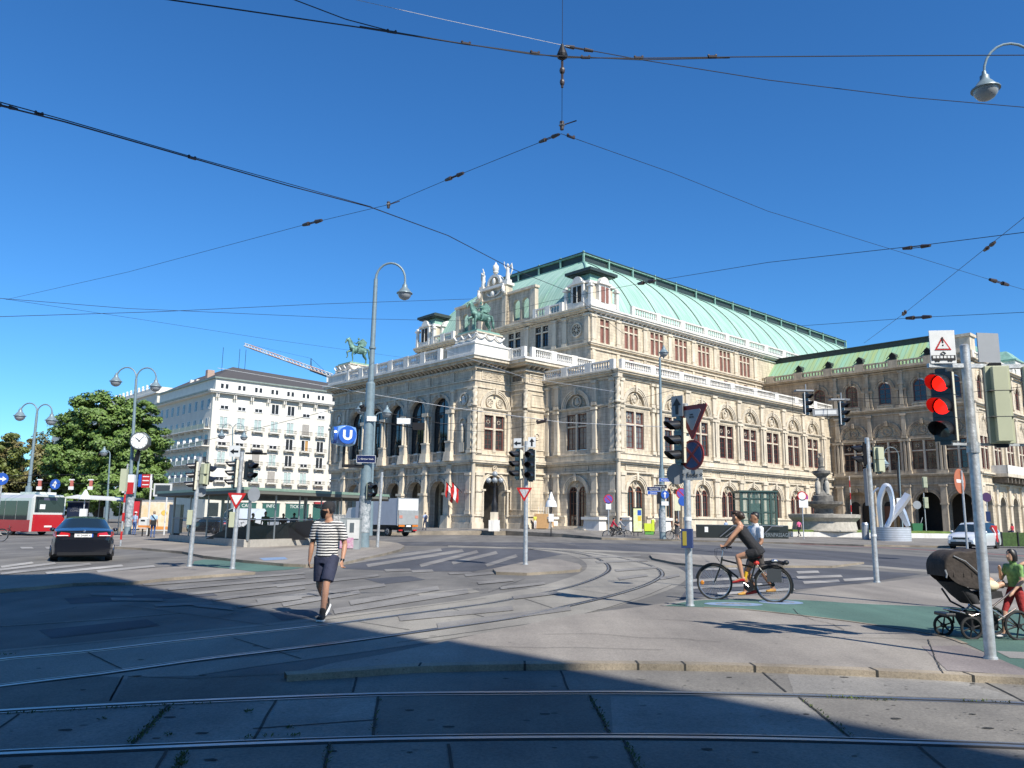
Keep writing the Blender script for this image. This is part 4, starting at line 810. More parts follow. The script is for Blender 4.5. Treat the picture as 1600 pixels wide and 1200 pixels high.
# weeds in the joints
b = MB(); rr = random.Random(4)
for s, cnt in (([(264, 1108), (205, 1165)], 260), ([(922, 1090), (952, 1148)], 160), ([(290, 1178), (276, 1205)], 200), ([(1255, 1095), (1330, 1155)], 90), ([(980, 1162), (1000, 1205)], 120), ([(591, 1093), (584, 1150)], 50), ([(1290, 1092), (1400, 1097)], 130), ([(0, 1119), (330, 1102)], 170), ([(0, 1026), (20, 1024)], 30), ([(515, 1165), (508, 1205)], 60), ([(380, 1156), (470, 1152)], 60), ([(265, 1150), (268, 1152)], 26), ([(160, 1125), (164, 1126)], 24), ([(385, 1115), (392, 1116)], 20), ([(450, 1140), (456, 1141)], 24), ([(1500, 1098), (1580, 1100)], 40)):
    P, Q = G(*s[0], 0), G(*s[1], 0)
    for k in range(int(cnt*.55)):
        p = P.lerp(Q, rr.random()); x, y = p.x+rr.gauss(0, .018), p.y+rr.gauss(0, .018); a = rr.uniform(0, 6.28); h = rr.uniform(.006, .03); w_ = rr.uniform(.008, .02)
        b.add([(x, y, .012), (x+w_*cos(a), y+w_*sin(a), .012+h*.6), (x+w_*1.6*cos(a+.5), y+w_*1.6*sin(a+.5), .012+h), (x+w_*.6*cos(a+1.2), y+w_*.6*sin(a+1.2), .012+h*.5)], [(0, 1, 2, 3)], MOSS)
tag(b.build('joint_weeds', recalc=False), kind='stuff', label='small green weeds growing in the joints between the tram slabs', cat='weeds')
# near footway with green cycle lane
NEARP = [(448, 1055), (560, 1048), (655, 1041.5), (820, 1038), (1000, 1037.5), (1180, 1041), (1370, 1048.5), (1520, 1056), (1620, 1061), (1900, 1080), (2300, 1010), (2300, 900), (1700, 892), (1530, 896), (1454, 900), (1370, 910.5), (1290, 917), (1240, 926), (1060, 939), (1000, 948), (900, 960), (760, 988), (700, 1001), (600, 1022), (520, 1036)]
prism('near_footway', NEARP, .07, FOOT)
b = MB(); P = smooth_line([G(u, v, .07) for u, v in NEARP[:10]]); strip(b, P, .0, .17, -.02, .075, KERB); strip(b, P, -.012, .0, -.02, .074, KERB)
st(b.build('near_kerb', recalc=False))
b = MB()
for u, v in [(655, 1041), (820, 1038), (997, 1037.5), (1070, 1038.5), (1179, 1041), (1370, 1048.5), (1520, 1056)]:
    p = G(u, v, .07); b.add([(p.x-.012, p.y-.016, .0), (p.x+.012, p.y-.016, 0), (p.x+.012, p.y-.016, .078), (p.x-.012, p.y-.016, .078), (p.x-.012, p.y+.18, .078), (p.x+.012, p.y+.18, .078)], [(0, 1, 2, 3), (3, 2, 5, 4)], JOINT)
st(b.build('kerb_joint', recalc=False))
joints('footway_crack', [crack(*a) for a in ((1240, 958, 7, 12, 7, 21), (850, 1000, 9, 26, 1.5, 22), (760, 1020, 8, 40, .6, 23), (1000, 975, 6, 20, 1, 24), (1450, 1008, 6, 6, 7, 25), (1250, 1005, 8, 40, .8, 26))], .012, .0795, JOINT, .006)
LANE = [(1035, 947), (1085, 938.5), (1150, 936.5), (1247, 937.5), (1345, 943.5), (1464, 948), (1600, 954), (1900, 962), (1900, 1110), (1640, 1062), (1575, 1036), (1510, 1006.5), (1464, 992.5), (1349, 974), (1258, 962.5), (1160, 952), (1100, 949)]
sheet('cycle_lane', LANE, .0745, GREEN, zp=.07)
b = MB(); P = smooth_line([G(u, v, .07) for u, v in LANE[:8]]); strip(b, P, -.03, .05, .074, .079, PAINT); P = smooth_line([G(u, v, .07) for u, v in LANE[:9:-1][:0] or [(1100, 949), (1160, 952), (1258, 962.5), (1349, 974), (1464, 992.5), (1510, 1006.5)]]); strip(b, P, -.05, .03, .074, .079, KERB); st(b.build('lane_edge_line', recalc=False))
sheet('lane_crossing_line', [(1556, 1018), (1900, 1032), (1900, 1047), (1578, 1029)], .0785, PAINT, zp=.07)
sheet('footway_patch', [(1440, 1010), (1500, 1009), (1560, 1028), (1660, 1060), (1480, 1048)], .074, ground_mat('dark_patch', (.27, .235, .22), (.22, .19, .18)), zp=.07)
BLUEP = mat('blue_road_mark', (.10, .17, .32), .9, var=.5, scale=9, col2=(.25, .33, .42))
def ring_mark(u, v, rx, ry):
    c = G(u, v, .07); b = MB(); n = 28
    b.add([(c.x+rx*cos(2*pi*i/n), c.y+ry*sin(2*pi*i/n), .079) for i in range(n)], [tuple(range(n))], BLUEP); b.M = Matrix.Translation((c.x, c.y, .082))
    for q in (-.36, .36): b.arc(q*rx, 0, .16*rx, .22*rx, -.001, .001, PAINT, 0, 360, 14) if 0 else None
    vs = []
    for q in (-.38, .38):
        k = 14; o = [(q*rx+.24*rx*cos(2*pi*i/k), .3*ry*sin(2*pi*i/k), 0) for i in range(k)]; i_ = [(q*rx+.17*rx*cos(2*pi*i/k), .21*ry*sin(2*pi*i/k), 0) for i in range(k)]
        b.add(o+i_, [(i, (i+1) % k, k+(i+1) % k, k+i) for i in range(k)], PAINT)
    for x0, y0, x1, y1 in ((-.38, 0, -.15, .35), (-.15, .35, .25, .35), (.25, .35, .38, 0), (-.15, .35, 0, 0), (0, 0, .25, .35), (-.2, .42, -.05, .42)):
        a_, e_ = V((x0*rx, y0*ry, 0)), V((x1*rx, y1*ry, 0)); d = (e_-a_).normalized(); q = V((-d.y, d.x, 0))*.025
        b.add([a_+q, e_+q, e_-q, a_-q], [(0, 1, 2, 3)], PAINT)
    st(b.build('cycle_symbol', recalc=False))
ring_mark(1220, 941.5, .42, .40); ring_mark(1146, 944.5, .55, .34)
# left traffic island footway and its cycle patch
ISL = [(-300, 955), (0, 921), (68, 915.5), (114, 911), (158, 909.5), (196, 910), (272, 902), (399, 893.5), (361, 889), (298, 884), (230, 888), (150, 894.5), (60, 897.5), (0, 899), (-300, 930)]
prism('left_footway', ISL, .07, FOOT)
sheet('cycle_patch', [(300, 884), (304, 877), (320, 874.5), (365, 876), (412, 879), (475, 887), (455, 890), (402, 893.5), (361, 889)], .006, GREEN)
# kiosk footway
KERBK = [(176, 854), (222, 856), (285, 861.5), (317, 868), (380, 875), (443, 880.5), (478, 882), (537, 878.5), (600, 864.5), (626, 858), (632, 852.5), (621, 848), (575, 843), (500, 840), (400, 836.5), (250, 834), (176, 836), (172, 845)]
prism('kiosk_footway', KERBK, .1, FOOT)
sheet('footway_symbol', [(405, 872), (445, 870.5), (450, 874), (412, 876)], .105, BLUEP, zp=.1)
# small islands
prism('small_island', [(770, 888.5), (775, 893.5), (823, 895), (875, 892), (906, 889.5), (909, 885), (905, 881), (875, 874), (845, 874), (812, 879)], .08, FOOT)
prism('right_island', [(1015, 866.5), (1020, 872), (1055, 879), (1100, 883), (1300, 884), (1350, 878), (1200, 872), (1060, 866.5)], .08, FOOT)
# ring road
sheet('ring_road', [(560, 846.5), (900, 848), (1100, 851.5), (1300, 861), (1600, 880), (2200, 930), (2200, 985), (1600, 908), (1454, 893), (1250, 877), (1040, 864), (830, 856), (700, 853), (560, 852.5)], .004, ASPD)
sheet('dark_crossing', [(537, 882), (640, 862), (700, 856), (830, 858), (880, 866), (810, 880), (770, 888), (740, 893), (640, 893), (537, 889)], .004, ASPD)
sheet('dark_lane', [(1060, 886), (1300, 888), (1440, 897), (1370, 908), (1240, 922), (1062, 936), (1085, 905)], .004, ASPD)
sheet('slab_strip', [(700, 852.5), (830, 855.5), (1010, 862.5), (1250, 875), (1454, 891), (1454, 894.5), (1250, 878.5), (1010, 865.5), (830, 858), (700, 854.5)], .0075, CONC)
b = MB()
for L, w_ in (([(1030, 842.8), (1080, 843.8), (1250, 850.5), (1400, 857), (1600, 869), (1900, 890)], .5), ):
    P = smooth_line([G(u, v, 0) for u, v in L]); strip(b, P, -w_/2, w_/2, .001, .008, PINK)
st(b.build('red_cycle_stripe', recalc=False))
b = MB()
for L, w_ in (([(700, 849.5), (900, 852.2), (1100, 857.5), (1300, 869)], .1), ([(560, 849), (700, 850.4)], .1), ([(1250, 853), (1420, 861), (1600, 873)], .1), ([(878, 849.6), (892, 848.2)], .12), ([(884, 851.6), (898, 850.4)], .12), ([(1130, 887), (1250, 884)], .1), ([(0, 979), (150, 969), (280, 958)], .1), ([(60, 873.5), (95, 873)], .15), ([(105, 873.5), (140, 873.5)], .12), ([(230, 873), (280, 871)], .1), ([(200, 878), (300, 870)], .08)):
    P = smooth_line([G(u, v, 0) for u, v in L], 3); strip(b, P, -w_/2, w_/2, .001, .0085, PAINTF)
st(b.build('lane_line', recalc=False))
# zebra crossings: (u0, v0, u1, v1, thickness in survey pixels)
def zebra(name, bars, m, z=.0125):
    b = MB()
    for u0, v0, u1, v1, t in bars:
        P = [G(u0, v0-t/2), G(u1, v1-t/2*.9), G(u1+3, v1+t/2*.9), G(u0+3, v0+t/2)]
        A, B = resample([P[0], P[1]], 9), resample([P[3], P[2]], 9); b.add([(p.x, p.y, z) for p in A+B], [(i, i+1, 10+i, 9+i) for i in range(8)], m); z += .0002
    return st(b.build(name, recalc=False))
zebra('zebra_crossing', [(545, 943, 684, 919, 7), (520, 956.5, 730, 924, 8), (450, 934, 600, 914.5, 5), (440, 946, 560, 925.5, 6), (400, 940, 494, 927, 6), (622, 967.5, 800, 951, 8), (682, 979, 890, 951, 8), (430, 917, 590, 899.5, 4)], PAINTF)
zebra('zebra_crossing', [(537, 880.5, 688, 859, 4.5), (572, 884.5, 722, 860.5, 4.5), (655, 884.5, 745, 862, 4.5), (705, 880.5, 775, 863.5, 4.5), (758, 884, 806, 868.5, 4.5), (600, 892, 640, 890.5, 4), (642, 893.5, 675, 892, 4), (725, 899.5, 775, 895, 4), (700, 897, 735, 895, 3)], PAINTF)
zebra('zebra_crossing', z=.0142, m=PAINTF, bars=[(222, 914.5, 475, 896, 3), (260, 921.5, 475, 902.5, 3.5), (290, 929.5, 475, 911, 3.5), (330, 938, 475, 919.5, 4), (370, 949, 470, 935, 4)])
zebra('zebra_crossing', [(140, 929, 206, 930, 4.5), (172, 937, 253, 938, 4.5), (240, 947, 330, 943, 4), (300, 945.5, 362, 952, 6)], PAINTF)
zebra('zebra_crossing', [(0, 886.5, 50, 879.5, 3), (-20, 893, 85, 880.5, 3), (20, 894.5, 140, 881.5, 3.4), (70, 896, 190, 884, 3.4), (150, 893.5, 240, 885, 3.2), (0, 897.5, 30, 893.5, 3)], PAINT)
zebra('zebra_crossing', [(31, 856.5, 50, 856.3, 3.4), (70, 856.5, 82, 856.3, 3.4)], PAINT)
zebra('zebra_crossing', [(1244, 903, 1314, 900.5, 4), (1317, 907, 1366, 904, 4), (1254, 911, 1310, 908, 4), (1244, 895, 1278, 894, 4), (1095, 890, 1150, 889, 3), (1080, 908, 1180, 903, 4), (1070, 919, 1190, 914, 4.5), (1120, 929, 1240, 921, 4)], PAINT)
zebra('zebra_crossing', [(905, 872, 1000, 869, 2.5), (930, 879, 1010, 876, 3), (960, 892, 1025, 887, 3.5), (965, 905, 1010, 899, 4), (780, 920, 850, 912, 4), (745, 912, 800, 907, 4), (1030, 905, 1060, 899, 4), (800, 935, 870, 927, 5)], PAINTF, z=.0165)
# plaza that rises gently to the opera
def zp(y): return .12+.40*min(1, max(0, (y-67)/20))
def GP(u, v):
    z = .12
    for _ in range(30): p = G(u, v, z); z = .5*z+.5*zp(min(p.y, 200))
    return V((p.x, p.y, zp(min(p.y, 200))))
KP = [(-300, 826), (300, 829), (480, 834), (600, 834.5), (700, 834), (790, 834.5), (880, 837.5), (940, 841), (1000, 842), (1130, 845), (1250, 848), (1350, 851), (1475, 853), (1560, 848.5), (1700, 848), (2000, 855)]
K = [G(u, v, .12) for u, v in KP]; rows = [0, 67, 70, 73, 77, 81, 84.5, 87.2, 95, 130, 200]
b = MB(); vs = []
for p in K:
    for j, y in enumerate(rows):
        yy = p.y if j == 0 else max(p.y+.02*j, y); vs.append((p.x*yy/p.y, yy, zp(yy)))
    vs.append((p.x, p.y, -.02))
R_ = len(rows)+1
b.add(vs, [(i*R_+j, (i+1)*R_+j, (i+1)*R_+j+1, i*R_+j+1) for i in range(len(K)-1) for j in range(len(rows)-1)], PLAZA)
b.add(vs, [(i*R_, (i+1)*R_, (i+1)*R_+R_-1, i*R_+R_-1) for i in range(len(K)-1)], KERB); st(b.build('plaza', recalc=False))
# the house behind the camera whose shadow lies across the foreground
SH = SUNH*(30/math.tan(SUN_EL)); SH = SH-V((.72, .69, 0))*.28; c0 = G(195, 905)+SH; c1 = G(1600, 1168)+SH; dd = (c1-c0).normalized(); cl = G(0, 897.5)+SH; dl = (cl-G(150, 896.5)-SH).normalized()
b = MB(); q0 = G(150, 896.5)+SH; ql = q0+dl*10; back = V((-.74, -.67, 0))
pts = [c0, c0+dd*60, c0+dd*60+V((-30, -30, 0)), ql+V((-40, -70, 0)), ql+back*20, ql, q0]
HB = thing('corner_building', 'plain rendered town house behind the viewer that shades the foreground', 'building', (c0.x, c0.y, 0))
b.poly([(p.x-c0.x, p.y-c0.y) for p in pts], 0, 30, mat('render_plaster', (.5, .46, .4), .9, var=.2)); b.build('wall', HB)
# ---------------------------------------------------------------- other buildings, trees
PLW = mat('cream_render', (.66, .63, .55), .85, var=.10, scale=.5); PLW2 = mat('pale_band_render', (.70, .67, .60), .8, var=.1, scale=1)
GREYT = mat('weathered_zinc', (.22, .27, .24), .6, var=.3, scale=1); SLATE = mat('brown_slate_roof', (.075, .07, .07), .85, var=.35, scale=6, bump=.4, bscale=20)
GLASSD = mat('dark_pane', (.03, .035, .04), .08, spec=.7); BLINDW = mat('white_blind', (.75, .75, .74), .7, var=.08, scale=2); BLINDG = mat('grey_louvre', (.33, .31, .28), .7, var=.2); CURT = mat('pale_curtain', (.42, .52, .50), .6, var=.3, scale=2); OCHC = mat('ochre_curtain', (.42, .24, .08), .7)
IRON = mat('black_iron', (.02, .02, .022), .5, .4); BALG = mat('greenish_balcony_panel', (.42, .46, .36), .7, var=.15)
def ang(p, q): return atan2(q.y-p.y, q.x-p.x)
HD = 160; H0 = AT(327, 700, HD); H0.z = 0; RB = radians(42.33)
HO = thing('white_corner_house', 'white seven storey corner block with many windows and brown slate roof', 'building', H0, RB)
HR = lambda s, d, z: (s, -d, z); HL = lambda s, d, z: (-d, s, z)
def hm(F): m = MB(); m.F = F; return m
HW, HDp, HE = 30.0, 35.0, 27.2
FL = [8.6+3.52*i for i in range(5)]   # sills of the upper floors
cols = [2.44+3.67*i for i in range(8)]
b = hm(HR); b.box(0, HW, -1, 0, 0, HE-1.0, PLW); b.box(-.1, HW, -.5, .12, 4.9, 5.25, PLW2); b.build('wall', HO)
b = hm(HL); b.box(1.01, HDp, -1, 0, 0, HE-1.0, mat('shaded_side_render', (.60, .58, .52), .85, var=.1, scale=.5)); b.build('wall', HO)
b = MB(); b.box(-.9, HW, -.9, 0, HE-1, HE-.75, PLW2); b.box(-1.1, HW, -1.1, .0, HE-.75, HE-.4, PLW2); b.box(-.9, 0, 0, HDp, HE-1, HE-.75, PLW2); b.box(-1.1, 0, 0, HDp, HE-.75, HE-.4, GREYT); b.build('cornice', HO)
b = hm(HR)
for i in range(8): c = .7+i*3.67; b.box(c-.3, c-.1, 0, .7, HE-1.9, HE-1, PLW2); b.box(c+.1, c+.3, 0, .7, HE-1.9, HE-1, PLW2)
b.build('bracket_row', HO)
b = MB(); b.box(.6, HW, .6, HDp-2, HE-1, HE+2.3, PLW2); b.build('attic_storey', HO)
b = MB(); z = HE+2.3; b.box(.2, HW, .2, HDp-1.6, z-.15, z+.15, GREYT); b.add([(.3, .3, z), (HW, .3, z), (HW, 8.0, z+3.4), (7, 8.0, z+4.0), (.3, HDp-2, z), (7, HDp-8, z+4.0), (HW, HDp-2, z)], [(0, 1, 2, 3), (0, 3, 5, 4), (3, 2, 6, 5)], SLATE); b.build('roof', HO, recalc=False)
for (x, y, w_, h) in ((2.4, 10, 1.5, 5.4), (2.6, 20, .8, 4.4), (2.8, 17, .7, 4.2), (1.5, 26, 1.4, 3), (1.2, 30, 1.6, 2.8)):
    b = MB(); b.box(x, x+w_, y, y+w_*.8, HE+1.5, HE+h, mat('brick_chimney', (.42, .30, .24), .9, var=.2) if w_ == 1.5 else PLW2); b.build('chimney', HO)
b = MB()
for x, y in ((5, 9), (8.2, 7.8), (9.5, 7.6)): b.cyl((x, y, HE+5), (x, y, HE+10.5), .05, None, IRON, 5)
b.build('aerial', HO)
rr = random.Random(5)
for j, z0 in enumerate(FL):
    for i, c in enumerate(cols):
        top = j == 4; w_ = 1.75; h = 2.1 if top else 2.35; z0_ = z0+(.35 if top else 0)
        b = hm(HR); k = {(3, 0): 1, (2, 0): 0}.get((j, i), 0)
        kind = ['curt', 'grey', 'blind', 'dark', 'curt', 'dark'][(i*2+j*3+rr.randrange(3)) % 6] if not top else ('blind' if i in (0, 1, 2, 5, 6) else 'dark')
        if j == 1 and i in (1, 2): kind = 'grey'
        if j == 2: kind = 'dark' if i in (4, 5, 6) else 'blind'
        if j == 3: kind = 'curt' if i != 5 else 'grey'
        b.box(c-w_/2-.12, c+w_/2+.12, 0, .06, z0_-.1, z0_+h+.12, PLW2); b.box(c-w_/2, c+w_/2, .02, .075, z0_, z0_+h, GLASSD)
        for q in (-w_/2+.04, 0, w_/2-.04): b.box(c+q-.06, c+q+.06, .07, .12, z0_, z0_+h, BLINDW)
        b.box(c-w_/2, c+w_/2, .07, .12, z0_, z0_+.1, BLINDW)
        if kind == 'blind': b.box(c-w_/2+.05, c+w_/2-.05, .1, .15, z0_+.75, z0_+h, BLINDW)
        if kind == 'grey': b.box(c-w_/2+.05, c+w_/2-.05, .1, .15, z0_+.15*rr.random(), z0_+h, BLINDG)
        if kind == 'curt': b.box(c-w_/2+.12, c-.12, .078, .09, z0_+.1, z0_+h-.1, CURT); b.box(c+.12, c+w_/2-.12, .078, .09, z0_+.1, z0_+h-.1, CURT)
        if j == 2 and i == 5: b.box(c+.05, c+w_/2-.1, .078, .09, z0_+.1, z0_+h-.1, OCHC)
        wd = b.build('window', HO)
        if not top:
            b = hm(HR); b.box(c-1.2, c+1.2, 0, .85, z0_-.28, z0_-.1, PLW2); b.box(c-1.3, c+1.3, .8, .84, z0_+.62, z0_+.68, IRON); b.box(c-1.25, c+1.25, .8, .83, z0_+.1, z0_+.14, IRON)
            for q in range(11): x = c-1.27+q*.254; b.box(x-.018, x+.018, .8, .835, z0_-.1, z0_+.65, IRON)
            b.box(c-1.3, c-1.26, 0, .84, z0_+.62, z0_+.67, IRON); b.box(c+1.26, c+1.3, 0, .84, z0_+.62, z0_+.67, IRON); b.box(c-1.0, c-.8, 0, .7, z0_-.5, z0_-.28, PLW2); b.box(c+.8, c+1.0, 0, .7, z0_-.5, z0_-.28, PLW2); b.build('balcony', wd)
for c in cols: 
    b = hm(HR); b.F = lambda s, d, z: (s, .6-d, z)
    for q in (-.5, .5): b.box(c+q-.38, c+q+.38, 0, .05, HE+.15, HE+1.25, BLINDW); b.box(c+q-.3, c+q+.3, .02, .07, HE+.22, HE+1.18, GLASSD)
    b.build('attic_window', HO)
LCOL = [1.9+3.35*i for i in range(10)]
for j in (3, 4):
    for c in LCOL:
        z0 = FL[j]+(.4 if j == 4 else 0); b = hm(HL); b.box(c-.75, c+.75, .0, .05, z0-.1, z0+2.2, PLW2); b.box(c-.6, c+.6, .03, .07, z0, z0+2.05, GLASSD); b.box(c-.04, c+.04, .07, .1, z0, z0+2.05, BLINDW); b.build('side_window', HO)
for j in range(4):
    for c in LCOL:
        if j == 3: b = hm(HL); b.box(c-1.6, c+1.6, 0, 1.3, FL[j]-.35, FL[j]-.15, PLW2); b.box(c-1.6, c+1.6, 1.2, 1.3, FL[j]-.15, FL[j]+.7, BALG); b.box(c-.9, c-.6, 0, 1, FL[j]-.75, FL[j]-.35, PLW2); b.build('side_balcony', HO); continue
        z0 = FL[j]; b = hm(HL); b.box(c-.8, c+.8, .02, .06, z0, z0+2.1, GLASSD); b.box(c-1.7, c+1.7, 0, 1.5, z0-.3, z0-.1, PLW2)
        b.box(c-1.7, c+1.7, 1.4, 1.5, z0-.1, z0+.75, BALG); b.box(c+1.5, c+1.75, 0, 1.55, z0-.1, z0+1.35, BLINDW); b.box(c-.8, c-.5, 0, 1.2, z0-.7, z0-.3, PLW2); b.box(c+.6, c+.9, 0, 1.2, z0-.7, z0-.3, PLW2); b.build('side_balcony', HO)
# shops at street level of the white house
TEAL = mat('teal_shop_glass', (.045, .13, .115), .15, spec=.6); LETW = mat('white_lettering', (.8, .8, .78), .6)
for k, (s0, s1, txt) in enumerate(((6.5, 10.6, 'CAFE'), (12.0, 15.8, 'INFO'), (17.2, 22.6, 'TICKETS'), (23.6, 28.4, 'WC'))):
    b = hm(HR); b.box(s0, s1, 0, .1, .3, 4.4, TEAL); b.box(s0-.2, s1+.2, 0, .2, 4.4, 4.6, PLW2); o = b.build('shop_window', HO)
    if txt != 'WC': text_part(txt, .95, LETW, o, ((s0+s1)/2, -.13, 3.75))
b = hm(HR); b.box(23.6, 28.4, .2, .9, 4.45, 4.8, mat('red_awning', (.4, .03, .04), .7)); b.build('awning', HO)
b = hm(HR)
for s in (.8, 3.8): b.box(s, s+1.9, 0, .1, .3, 4.2, GLASSD)
b.build('shop_window', HO)
# palace beyond, partly behind the tree
def palace(name, label, p, rz, L1, L2, H, statues=True):
    o = thing(name, label, 'building', p, rz)
    b = MB(); b.box(0, L1, 0, L2, 0, H, PLW); b.box(-.6, L1, -.6, L2, H-.5, H, PLW2); b.box(-.3, L1, -.3, L2, H*.62, H*.62+.4, PLW2); b.box(-.3, .1, -.3, L2, H, H+1.1, PLW2); b.box(0, L1, -.3, .1, H, H+1.1, PLW2); b.build('wall', o)
    for j in range(6):
        for i in range(int(L2/3.4)):
            c = 2+i*3.4; z = 4.5+j*3.6
            if z+2 > H-1: continue
            b = MB(); b.box(-.12, .02, c-.8, c+.8, z-.2, z+2.5, PLW2); b.box(-.16, -.1, c-.55, c+.55, z, z+2.2, GLASSD); b.build('window', o)
    for i in range(int(L2/3.0)):
        if statues: b = MB(); b.cbox(-.1, 1.5+i*3, H+1.3, .5, .5, .6, PLW2); b.ell((-.1, 1.5+i*3, H+1.9), (.3, .3, .45), PLW2, 6, 5); b.build('parapet_urn', o)
    return o
p = H0+V((-sin(RB), cos(RB), 0))*35.3+V((cos(RB), sin(RB), 0))*.8
palace('stone_palace', 'pale ornate palace just beyond the white corner house, tree crown in front', p, RB, 20, 34, 30.5)
p = AT(186, 650, 290); p.z = 0
palace('distant_palace', 'distant pale palace showing above the green tree beside the left street lamp', p, RB, 16, 95, 42.0)
# foliage
LEAFG = mat('leaf_green', (.15, .23, .045), .55, var=.5, scale=.35, col2=(.075, .135, .025)); LEAFB = mat('browned_leaf', (.20, .145, .055), .6, var=.6, scale=.3, col2=(.09, .12, .03)); LEAFY = mat('yellow_green_leaf', (.14, .16, .03), .6, var=.5, scale=.3, col2=(.07, .1, .02)); BARK = mat('bark', (.09, .07, .05), .9, var=.4, scale=5, bump=.5)
for m_ in (LEAFG, LEAFB, LEAFY):
    bs = m_.node_tree.nodes['Principled BSDF']; bs.inputs['Transmission Weight'].default_value = .0; bs.inputs['Subsurface Weight'].default_value = 0
def tree(label, p, H, crown, clumps, leaf, n, ls=.34, group=None, seed=1, trunk_r=.4, name='broadleaf_tree'):
    "crown = list of (x, y, z, rx, ry, rz) lobes; leaf cards are small bent quads set over clumps"
    g = np.random.default_rng(seed); T = thing(name, label, 'tree', p, 0, group)
    b = MB(); b.tube([(0, 0, -.1), (.1, 0, H*.18), (-.05, .1, H*.38), (.1, 0, H*.6)], [trunk_r*1.3, trunk_r, trunk_r*.8, trunk_r*.4], BARK, 9)
    for c in crown: b.tube([(0, 0, H*.3), (c[0]*.5, c[1]*.5, (H*.3+c[2])*.52), (c[0]*.9, c[1]*.9, c[2])], [trunk_r*.5, trunk_r*.32, .06], BARK, 6)
    b.build('trunk', T, smooth=True)
    P = []; Nn = []
    w_ = np.array([c[3]*c[4]*c[5] for c in crown])**.67; w_ /= w_.sum()
    for k in range(clumps):
        c = crown[g.choice(len(crown), p=w_)]; d = g.normal(size=3); d /= np.linalg.norm(d); rr_ = .62+.42*g.random()
        cc = np.array(c[:3])+d*np.array(c[3:])*rr_; r = g.uniform(.55, 1.25)*min(c[3:])*.26; m_ = int(n/clumps*g.uniform(.6, 1.4))
        q = g.normal(size=(m_, 3)); q /= np.linalg.norm(q, axis=1)[:, None]; q *= (r*(g.random(m_)**.45))[:, None]; q[:, 2] *= .6
        P.append(cc+q); Nn.append(q/r+d*.5+np.array([0, 0, .5])+g.normal(size=(m_, 3))*.45)
    P = np.concatenate(P); Nn = np.concatenate(Nn); Nn /= np.linalg.norm(Nn, axis=1)[:, None]; m_ = len(P)
    t = np.cross(Nn, g.normal(size=(m_, 3))); t /= np.linalg.norm(t, axis=1)[:, None]; u_ = np.cross(Nn, t); s = (ls*g.uniform(.6, 1.3, m_))[:, None]
    vs = np.stack([P-t*s*.5-u_*s*.2, P+t*s*.1-u_*s*.42, P+t*s*.6, P+t*s*.05+u_*s*.42+Nn*s*.12], 1).reshape(-1, 3)
    me = bpy.data.meshes.new('crown'); me.from_pydata(vs.tolist(), [], np.arange(m_*4).reshape(-1, 4).tolist()); me.materials.append(leaf)
    o = bpy.data.objects.new('crown', me); COL.objects.link(o); o.parent = T
    return T
def tree_at(label, u, D, *a, **k): return tree(label, (AT(u, 820, D).x, D, 0), *a, **k)
tree_at('large dense green tree with a domed crown behind the street clock', 152, 112, 17, [(0, 0, 12.0, 6.4, 5.5, 6.2), (-4.0, 0, 9.0, 4.2, 4.5, 4.6), (3.6, 1, 10, 5.0, 4.5, 6.4), (5.6, 0, 6.5, 3.2, 4, 4.2), (-2.5, -1, 5.0, 4.6, 4, 3.4), (2.5, -1, 5.2, 4.6, 4, 3.4), (-.8, -1, 14.8, 4.2, 3.8, 3.5), (4.6, 1, 14.0, 2.6, 2.8, 3.6)], 520, LEAFG, 105000, .36, seed=3, trunk_r=.55)
tree_at('brown tinged broad tree left of the big green tree', 25, 120, 13, [(0, 0, 8.6, 6.0, 5, 4.6), (-6, 0, 7.5, 5, 5, 4.2), (5.2, 0, 6.8, 4.2, 4.5, 4.2), (1, -1, 4.5, 6, 4, 2.8)], 220, LEAFB, 42000, .36, seed=5)
tree_at('yellow green tree at the far left edge of the street', -25, 108, 13, [(0, 0, 9.6, 4.5, 4, 3.4), (-3, 0, 6.5, 4, 4, 4)], 90, LEAFY, 16000, .34, seed=8)
tree_at('dark green tree in the avenue above the red and white bus', 80, 125, 9, [(0, 0, 5.5, 5.5, 5, 3.6), (5, 0, 4.6, 5, 4, 3.0), (-5, 0, 4.6, 5, 4, 3.0)], 120, LEAFG, 24000, .34, seed=9)
tree_at('lower green tree right of the clock post in front of the white house', 214, 116, 11, [(0, 0, 7.0, 2.4, 3, 4.2), (.8, 0, 9.4, 1.6, 2, 2.8), (-1, 0, 3.8, 2.6, 3, 2.6)], 60, LEAFG, 12000, .32, seed=12, trunk_r=.3)
tree_at('low dark green tree at the end of the avenue by the far left edge', -20, 128, 8, [(0, 0, 4.4, 6, 4, 3.2), (8, 2, 4.0, 6, 4, 3.0)], 80, LEAFG, 16000, .34, seed=13)
